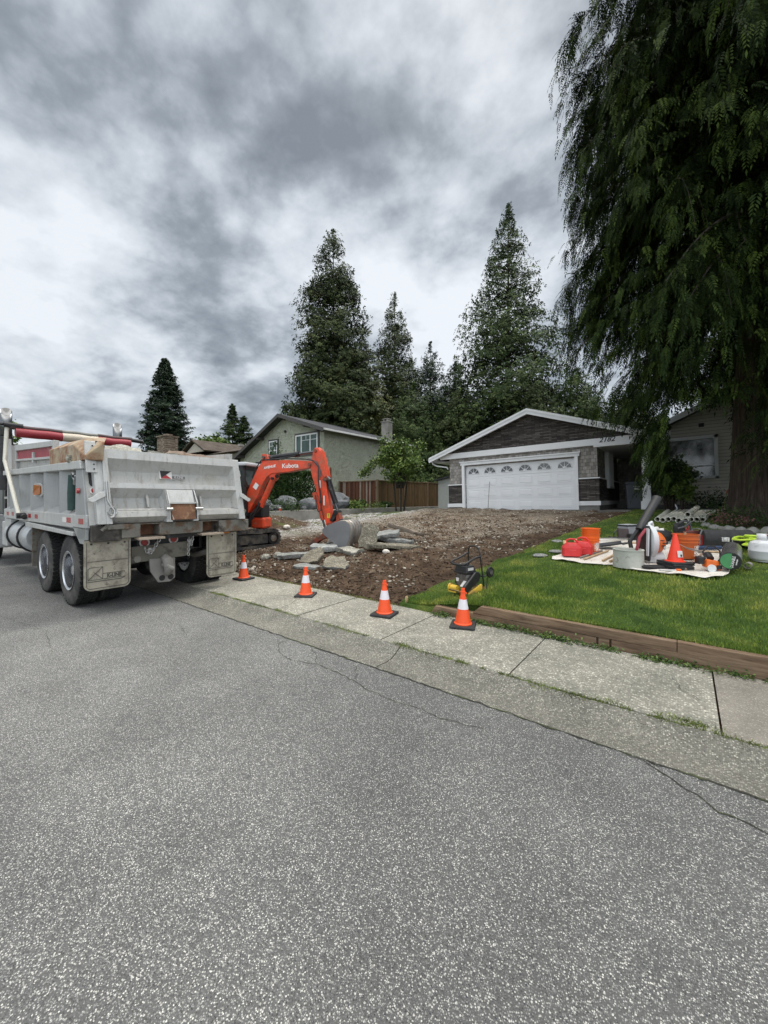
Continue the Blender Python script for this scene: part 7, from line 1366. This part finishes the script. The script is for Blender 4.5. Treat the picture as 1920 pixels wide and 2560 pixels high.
def near_cedar():
    cx,cy,zb=1.74,14.6,1.0
    t=thing('cedar_tree','huge dark drooping cedar filling the right side, thick furrowed trunk rising from the lawn','tree',(cx,cy,zb))
    # trunk with flutes
    b=MB(); rows=[]
    for j in range(40):
        z=-.25+19*(j/39)**1.3; r0=(.70+.28*math.exp(-max(0,z+.2)/.5))*(1-z/24) ; row=[]
        for i in range(145):
            a=2*PI*i/144; f=1+.06*math.sin(9*a+.25*z)+.03*math.sin(17*a+z*.4+1)+.05*noise.noise(Vector((math.cos(a)*3,math.sin(a)*3,z*.25)))+.045*abs(noise.noise(Vector((math.cos(a)*9,math.sin(a)*9,z*.45)))); row.append((r0*f*math.cos(a),r0*f*math.sin(a),z))
        rows.append(row)
    b.loft(rows); b.build('trunk',M_bark,t,smooth=True)
    limbs=MB(); P=[];D=[];LL=[]; TIPS=[]
    nl=300
    def rad(z,a):  # reach of the limbs by height above base
        r=3.6+1.55*ss(2,9,z)-1.2*ss(12,19,z)
        return r
    for k in range(nl):
        z0=2.8+15.5*((k+rng.random())/nl)**1.05; a=k*2.39996+rng.normal(0,.25); reach=rad(z0,a)*rng.uniform(.45,1.10)
        toward=math.cos(a-math.atan2(-cy,-cx))
        if z0<4.6 and toward>.25 : z0+=1.9
        dr=rng.uniform(1.2,2.6) if z0<7 else rng.uniform(.9,2.1); rise=rng.uniform(.1,.9); pts=[]
        m=14
        zlim=1.45 if not (toward>.1) else 1.95
        for i in range(m+1):
            s=i/m; rr=.5+(reach-.5)*s; aa=a+.12*math.sin(s*3+k); z=z0+rise*math.sin(s*PI*.8)-dr*s**2.1; z=max(z,zlim+.3*rng.random()); pts.append((rr*math.cos(aa),rr*math.sin(aa),z))
        TIPS+=[pts[-1],pts[-2],pts[-3]]
        m_r=[(p[0]+cx)/(p[1]+cy) for p in pts[4:]]
        if z0<6.2 and any(-.02<q<.08 for q in m_r): continue
        limbs.tube(pts,[.065*(1-.85*i/m)*(1.15 if z0<8 else .85) for i in range(m+1)],5,caps=False)
        # pendulous secondary twigs hung from the limb, sprays on them
        for i in range(2,m+1):
            for q in range(3 if i>4 else 2):
                f=rng.random(); p0=np.array(pts[i-1])*(1-f)+np.array(pts[i])*f; side=rng.normal(0,1); la=rng.uniform(.4,1.25)*(1.25 if i>m*.6 else .8); ax=np.array([math.cos(a+side*1.1),math.sin(a+side*1.1),0])
                ns=int(4+la*7)
                for h in range(ns):
                    u=(h+.5*rng.random())/ns; p=p0+ax*(.42*u*la)+np.array([0,0,-la*.95*u*u-.12*u]); 
                    if p[2]<(1.35 if toward<.1 else 1.6): continue
                    d=ax*.55*(1-u)+np.array([0,0,-.25-.95*u])+rng.normal(0,.28,3); P.append(p); D.append(d); LL.append(rng.uniform(.22,.44))
                if rng.random()<.16: limbs.tube([tuple(p0+ax*(.42*u*la)+np.array([0,0,-la*.95*u*u-.12*u])) for u in (0,.3,.6,.95)],[.010,.008,.006,.004],3,caps=False)
    # layered boughs: flat fans that overlap like shingles and droop at the tip
    for k in range(1500):
        a=rng.uniform(0,2*PI); z=rng.uniform(1.9,15.8); f=rng.uniform(.30,.86)**.8; rr=rad(z,a)*f; o_=np.array([math.cos(a),math.sin(a),0]); s_=np.array([-math.sin(a),math.cos(a),0]); ln=rng.uniform(.7,1.3); yaw=rng.normal(0,.35); o2=o_*math.cos(yaw)+s_*math.sin(yaw); s2=-o_*math.sin(yaw)+s_*math.cos(yaw)
        c=o_*rr+np.array([0,0,z])
        for q in range(17):
            u=rng.random()**.8; w_=rng.normal(0,.30)*(1.05-.6*u); P.append(c+o2*(u*ln-.3)+s2*w_+np.array([0,0,-.75*u*u*ln-.35*abs(w_)+rng.normal(0,.04)])); D.append(o2*(.75-.4*u)+s2*w_*1.5+np.array([0,0,-.35-.75*u])+rng.normal(0,.12,3)); LL.append(rng.uniform(.25,.42))
    limbs.build('limb',M_barkd,t,smooth=True)
    P=np.array(P);D=unit(np.array(D));L_=np.array(LL)
    # limbs over the window, the number board and the driveway have been pruned up
    def keep(P):
        wx,wy,wz=P[:,0]+cx,P[:,1]+cy,P[:,2]+zb; r_=wx/np.maximum(wy,1); dd=-.6115*wx+.7912*wy
        return ~(((r_>-.026)&(r_<.084)&(wz<1.62+.262*dd))|((r_<-.085)&(wz<1.62+.20*dd))|((r_>=.078)&(wz<1.62+.082*dd)&(wy<14.4)))
    k_=keep(P); P,D,L_=P[k_],D[k_],L_[k_]; V,F,va=sprays(P,D,L_,L_*.34,6,wid=.15,droop=.35); npmesh('crown',V,F,M_ced,t,va)
    # long wispy strands hanging at the outer left edge
    P=[];D=[];LL=[]
    for k in range(700):
        q_=TIPS[int(rng.integers(len(TIPS)))]; a=math.atan2(q_[1],q_[0])%(2*PI); z0=q_[2]; rr=math.hypot(q_[0],q_[1]); l=rng.uniform(.5,1.5)
        if not R(85)<a<R(285): continue
        for h in range(int(l*8)):
            u=h/(l*8); z=z0-l*u*1.1
            if z<1.8: break
            P.append((rr*math.cos(a)+.35*u*math.cos(a),rr*math.sin(a)+.35*u*math.sin(a),z)); D.append((math.cos(a)*.35+rng.normal(0,.25),math.sin(a)*.35+rng.normal(0,.25),-1)); LL.append(rng.uniform(.22,.40))
    P=np.array(P);k_=keep(P); P,D,LL=P[k_],np.array(D)[k_],np.array(LL)[k_]; V,F,va=sprays(P,unit(D),LL,LL*.26,5,wid=.16); npmesh('hanging_strands',V,F,M_ced,t,va*.7)
    return t
near_cedar()
def conifer(name,label,x,y,z,H,Rr,m,n=9000,shape=.85,leaf=.55,kind='cedar',grp=None,gap=.0,base=.06,seed=1,top=.0,asym=0,trunk=.012):
    t=thing(name,label,'tree',(x,y,z),0,grp); r_=np.random.default_rng(seed)
    b=MB(); b.tube([(0,0,-.5),(0,0,H*.3),(.05,0,H*.7),(.0,.0,H*.985)],[H*trunk*.8,H*trunk*.6,H*trunk*.3,.015],8); TB=b
    # branch clusters: azimuth, height; foliage gathered around each branch, not spread evenly
    n=int(n*2.7); nb=int(n/52); P=[];D=[];LL=[]; lim=MB()
    for k in range(nb):
        h=base+(1-base)*(1-(1-r_.random())**.62) if kind=='cedar' else base+(1-base)*((k+r_.random())/nb)**.9
        a=r_.uniform(0,2*PI); env=1.55*Rr*((1-h)**shape)*(1 if h>.16 else .75+.25*h/.16)
        env*=.82+.34*noise.noise(Vector((math.cos(a)*1.7,math.sin(a)*1.7,h*9+seed*7)))+asym*math.cos(a)*.2*(1-h)
        reach=max(.25,env*r_.uniform(.80,1.15)); up=.25*reach if kind=='cedar' else -.12*reach
        m_=int(26+30*min(1,reach/Rr)); s=r_.random(m_)**.55; az=a+r_.normal(0,.16,m_)*(1.3-s)+r_.normal(0,.05,m_); rr=reach*s
        if kind=='cedar': zz=h*H+up*s-.55*reach*.4*s*s+r_.normal(0,.22,m_)-.35*r_.random(m_)
        else: zz=h*H-.10*reach*s+.16*reach*s*s-.16*r_.random(m_)
        lat=r_.normal(0,.20*(1+reach*.12),m_)
        px=rr*np.cos(az)-lat*np.sin(az); py=rr*np.sin(az)+lat*np.cos(az); P.append(np.stack([px,py,zz],1))
        dd=np.stack([np.cos(az)*.7,np.sin(az)*.7,np.full(m_,-.75 if kind=='cedar' else -.10)],1)+r_.normal(0,.30,(m_,3)); D.append(dd); LL.append(.72*leaf*r_.uniform(.55,1.25,m_)*(1.1-.5*h))
        if k%3==0 and reach>.8: lim.tube([(0,0,h*H-.05*reach),(reach*.5*math.cos(a),reach*.5*math.sin(a),h*H+up*.4-.05*reach),(reach*.9*math.cos(a),reach*.9*math.sin(a),h*H+up*.7-.2*reach)],[.05,.035,.012],4,caps=False)
    # leader tip
    k=60; hh=r_.uniform(.93,1.0,k); P.append(np.stack([r_.normal(0,.10,k)*(1.02-hh)*12,r_.normal(0,.1,k)*(1.02-hh)*12,hh*H],1)); D.append(r_.normal(0,.5,(k,3))+[0,0,.6]); LL.append(np.full(k,leaf*.55))
    TB.add(lim.v,lim.f); TB.build('trunk',M_barkd,t,smooth=True)
    P=np.concatenate(P);D=unit(np.concatenate(D));L_=np.concatenate(LL); V,F,va=sprays(P,D,L_,L_*.75,1,droop=.35,wid=.30); npmesh('crown',V,F,m,t,va); return t
G1='tall conifers behind the houses'
conifer('cedar_tree','tallest broad cedar rising behind the green house','' or -25.7,25.6,1.2,25.2,4.2,M_cedf,17000,.55,.55,grp=G1,seed=3,base=.05,asym=.4)
conifer('cedar_tree','slim pointed cedar between the two tallest cedars',-23.6,32.3,1.2,21.5,3.7,M_cedf,9000,.72,.5,grp=G1,seed=5)
conifer('fir_tree','dark narrow fir just right of the slim pointed cedar',-21.7,36.2,1.2,17.3,3.2,M_spr,6500,.70,.5,grp=G1,seed=7)
conifer('fir_tree','lower fir leaning against the left of the airy right hand cedar',-19.6,37.9,1.2,15.2,3.4,M_spr,6500,.62,.5,grp=G1,seed=9)
conifer('cedar_tree','tall airy cedar with see through branches behind the bungalow gable',-12.9,35.3,1.2,27.4,6.3,M_cedg,11500,.80,.55,grp=G1,seed=11,gap=.3,trunk=.014,asym=.3)
conifer('cedar_tree','low bushy cedar between the airy cedar and the big drooping cedar',-7.2,36.0,1.2,11.4,3.6,M_cedg,6000,.55,.5,grp=G1,seed=13)
conifer('cedar_tree','small cedar showing above the right slope of the bungalow roof',-3.4,36.5,1.2,9.6,3.2,M_cedf,5000,.55,.5,grp=G1,seed=15)
conifer('cedar_tree','mid height cedar filling the gap behind the bungalow peak',-10.2,33.0,1.2,10.5,3.6,M_cedf,6000,.5,.5,grp=G1,seed=17)
conifer('cedar_tree','olive green bushy cedar between the tallest and the slim cedar',-23.2,27.8,1.2,12.6,2.9,M_yel_,5500,.5,.45,grp=G1,seed=19)
conifer('cedar_tree','dark green cedar standing behind the chimney of the green house',-19.6,29.8,1.2,11.0,3.2,M_cedg,6000,.5,.45,grp=G1,seed=21)
conifer('cedar_tree','green cedar just left of the bungalow roof, above the grey shed',-16.2,32.5,1.2,10.4,3.6,M_cedf,6500,.5,.45,grp=G1,seed=23)
conifer('cedar_tree','yellowish small cedar at the left foot of the tallest cedar',-32.2,27.0,1.2,9.6,2.4,M_yel_,3600,.6,.45,grp=G1,seed=25)
conifer('cedar_tree','cedar far right behind the drooping branches of the near cedar',2.6,34.0,1.2,12.4,4.2,M_cedf,5500,.6,.5,grp=G1,seed=27)
conifer('spruce_tree','dense dark spruce with tiered boughs beyond the stone chimney',-50.6,21.5,1.0,17.8,3.5,M_spr,11000,.72,.62,'spruce',grp='conifers on the left horizon',seed=31)
conifer('hemlock_tree','light green tiered conifer above the brown roof',-55.5,33.4,1.0,15.2,4.3,M_cedg,4200,.95,.7,'spruce',grp='conifers on the left horizon',seed=33)
conifer('hemlock_tree','shorter tiered conifer touching the one above the brown roof',-54.2,34.6,1.0,13.4,3.6,M_cedg,3600,.85,.7,'spruce',grp='conifers on the left horizon',seed=35)
conifer('hemlock_tree','small pointed conifer between the brown roof and the green house',-50.8,36.0,1.0,11.4,3.2,M_cedg,3000,.8,.6,'spruce',grp='conifers on the left horizon',seed=37)
def broad(name,label,x,y,z,H,Rr,m,n,leaf,grp=None,seed=1,trunks=1,base=.3,flat=.9):
    t=thing(name,label,'tree',(x,y,z),0,grp); r_=np.random.default_rng(seed); b=MB(); P=[]
    for k in range(trunks):
        a=k*2.3+seed; q=.06*H*(k>0 or trunks>1); b.tube([(q*math.cos(a),q*math.sin(a)*.6,-.1),(q*1.6*math.cos(a),q*math.sin(a),H*.3),(q*2.2*math.cos(a)+.1,q*1.5*math.sin(a),H*.55),(q*3*math.cos(a),q*2*math.sin(a),H*.8)],[.012*H,.010*H,.007*H,.003*H],7)
    for k in range(int(n/55)):
        d=r_.normal(0,1,3); d/=np.linalg.norm(d); rr=r_.random()**.4; e=.75+.45*noise.noise(Vector(tuple(d*1.6))+Vector((seed*3,0,0))); c=np.array([d[0]*Rr*rr*e,d[1]*Rr*rr*e,H*(base+(1-base)*.5)+d[2]*rr*e*H*(1-base)*.5*flat]); s=r_.uniform(.10,.22)*Rr*.55
        P.append(c+r_.normal(0,1,(55,3))*np.array([s,s,s*.7]))
        if k%4==0: b.tube([(c[0]*.2,c[1]*.2,H*base),(c[0]*.6,c[1]*.6,(c[2]+H*base)/2+.1*H),tuple(c)],[.005*H,.003*H,.0015*H],4,caps=False)
    b.build('trunk',M_barkd,t,smooth=True); leafy('crown',np.concatenate(P),leaf,m,None,t,.6,.35,1.8); return t
broad('leafy_tree','round leafy tree between the dark spruce and the tiered conifers',-53.0,29.0,1.0,11.6,4.6,M_dec,6000,.5,seed=3,base=.1)
broad('leafy_tree','leafy treetop just above the tarp roll of the dump truck',-97,9,1.0,19.0,7,M_dec,4500,.8,seed=5,base=.2)
broad('small_tree','bright green open leafy tree in front of the tan fence',-13.2,18.6,1.0,4.75,1.85,M_dec,9000,.15,seed=7,trunks=3,base=.26)
# branch of the same kind of tree reaching left over the fence
t=bpy.data.objects['small_tree']; P=[]
for k in range(34):
    u=k/33; c=np.array([-1.0-1.55*u,-.2-.3*u,2.75-.35*u+.28*math.sin(u*5)]); P.append(c+rng.normal(0,1,(26,3))*[.14,.14,.16])
leafy('left_bough',np.concatenate(P),.14,M_dec,None,t,.6,.4,1.8)
broad('bush','dense green bush beside the white porch post',-.42,16.95,1.15,2.35,.85,M_hedge,9500,.085,seed=9,trunks=3,base=.03,grp='bushes by the porch')
broad('bush','light green arching shrub at the right of the porch bush',-.10,16.6,1.15,1.7,.42,M_dec,4500,.075,seed=11,trunks=2,base=.04,grp='bushes by the porch')
broad('bush','small round green shrub in the raised bed before the reddish fence',-14.85,17.0,1.03,.62,.42,M_hedge,2200,.07,seed=13,base=.02,grp='shrubs in the raised bed')
broad('bush','low dark green shrub in the raised bed before the tan fence',-14.85,19.6,1.0,.55,.50,M_hedge,2200,.07,seed=15,base=.02,grp='shrubs in the raised bed')
# clipped cedar hedge: leaves on and in a lumpy slab
def hedge(name,label,x0,x1,y0,y1,z0,h,n,m,lf=.13):
    P=[]
    while len(P)<n:
        u,v_,w_=rng.random(3); x=x0+(x1-x0)*u; y=y0+(y1-y0)*v_; top=h*(1+.10*nz(x,y,2,1.3)); z=z0+top*w_
        if rng.random()<.75:
            s=rng.integers(0,3)
            if s==0: x=x1-.25*rng.random()**2+.12*nz(y,z,3,2.2)
            elif s==1: y=y0+.25*rng.random()**2
            else: z=z0+top-.2*rng.random()
        P.append((x,y,z))
    o=leafy(name,P,lf,m,None,None,.5,-.9,2.2); o['label']=label; o['category']='hedge'; return o
hedge('hedge','tall dark green cedar hedge behind the boulders, seen under the excavator boom',-17.0,-15.9,9.4,14.6,1.15,1.9,26000,M_hedge)
conifer('cedar_shrub','pointed little cedar tip showing above the excavator boom',-18.2,13.6,1.1,3.7,.75,M_hedge,2200,.6,.20,seed=41)
# low plants
def tuft(label,x,y,z,s,n,m,lf,name='garden_plant',grp='low plants in the garden'):
    P=rng.normal(0,1,(n,3))*[s,s*.6,s*.4]+[x,y,z+s*.5]; P[:,2]=np.maximum(P[:,2],z); o=leafy(name,P,lf,m,None,None,.8,-.3,2.6); o['label']=label; o['category']='plant'; o['group']=grp
tuft('bright green grassy clump just right of the dark boulder',-14.8,16.2,1.05,.38,900,M_dec,.16); tuft('low green ground plants on the wall top left of the excavator arm',-14.9,11.6,1.05,.5,1600,M_hedge,.08); tuft('sparse green plants under the boulders near the excavator body',-14.8,10.2,1.05,.45,1000,M_hedge,.08); tuft('short greenery along the wall between the two round shrubs',-14.8,18.4,1.02,.35,500,M_dec,.10)
tuft('dark leafy ground cover at the foot of the beige siding',.9,18.6,1.2,.55,1800,M_hedge,.09); tuft('dark ground cover around the trunk base of the near cedar',1.2,13.1,gz(1.2,13.1)+.08,.42,1500,M_hedge,.06); tuft('dark ground cover left of the cedar trunk by the white trim strip',.95,14.6,gz(1,14.6)+.08,.25,700,M_hedge,.06)
M_pink=m_leaf('pink_bloom',(.14,.06,.06),(.26,.13,.12),(.42,.25,.22),.7,.2,ns=6)
for i,(x,y,l) in enumerate([(1.12,13.05,'dusty pink flower cluster nearest the cedar trunk'),(.86,14.1,'brownish pink flower clump left of the trunk'),(.74,13.2,'small pink bloom at the corner of the flower bed'),(1.02,15.6,'dark pink flower mound by the trunk, farthest back')]):
    P=rng.normal(0,1,(260,3))*[.10,.08,.05]+[x,y,gz(x,y)+.20]; o=leafy('pink_flowers',P,.045,M_pink,None,None,1,0,1.2); tag(o,l,'flowers','pink flowers under the cedar')
for i,(x,y,h,l) in enumerate([(1.18,16.2,.62,'shorter red hot poker bloom on a thin stem left of the trunk'),(1.24,15.6,.85,'taller orange red poker bloom leaning by the trunk')]):
    f=thing('poker_flower',l,'flower',(x-.22,y,gz(x,y)+.05),0,'poker flowers by the trunk'); MB().tube([(0,0,0),(.02,0,h*.6),(.06,0,h)],.008,6).build('stem',M_weed,f); MB().lathe([(.0,-.02),(.022,.0),(.028,.05),(.018,.11),(0,.13)],10,Matrix.Translation((.06,0,h))@Matrix.Rotation(R(18),4,'Y')).build('bloom',mat('poker_red',(.33,.10,.05),.6,var=.3,vs=30) if i==0 else bpy.data.materials['poker_red'],f,smooth=True)
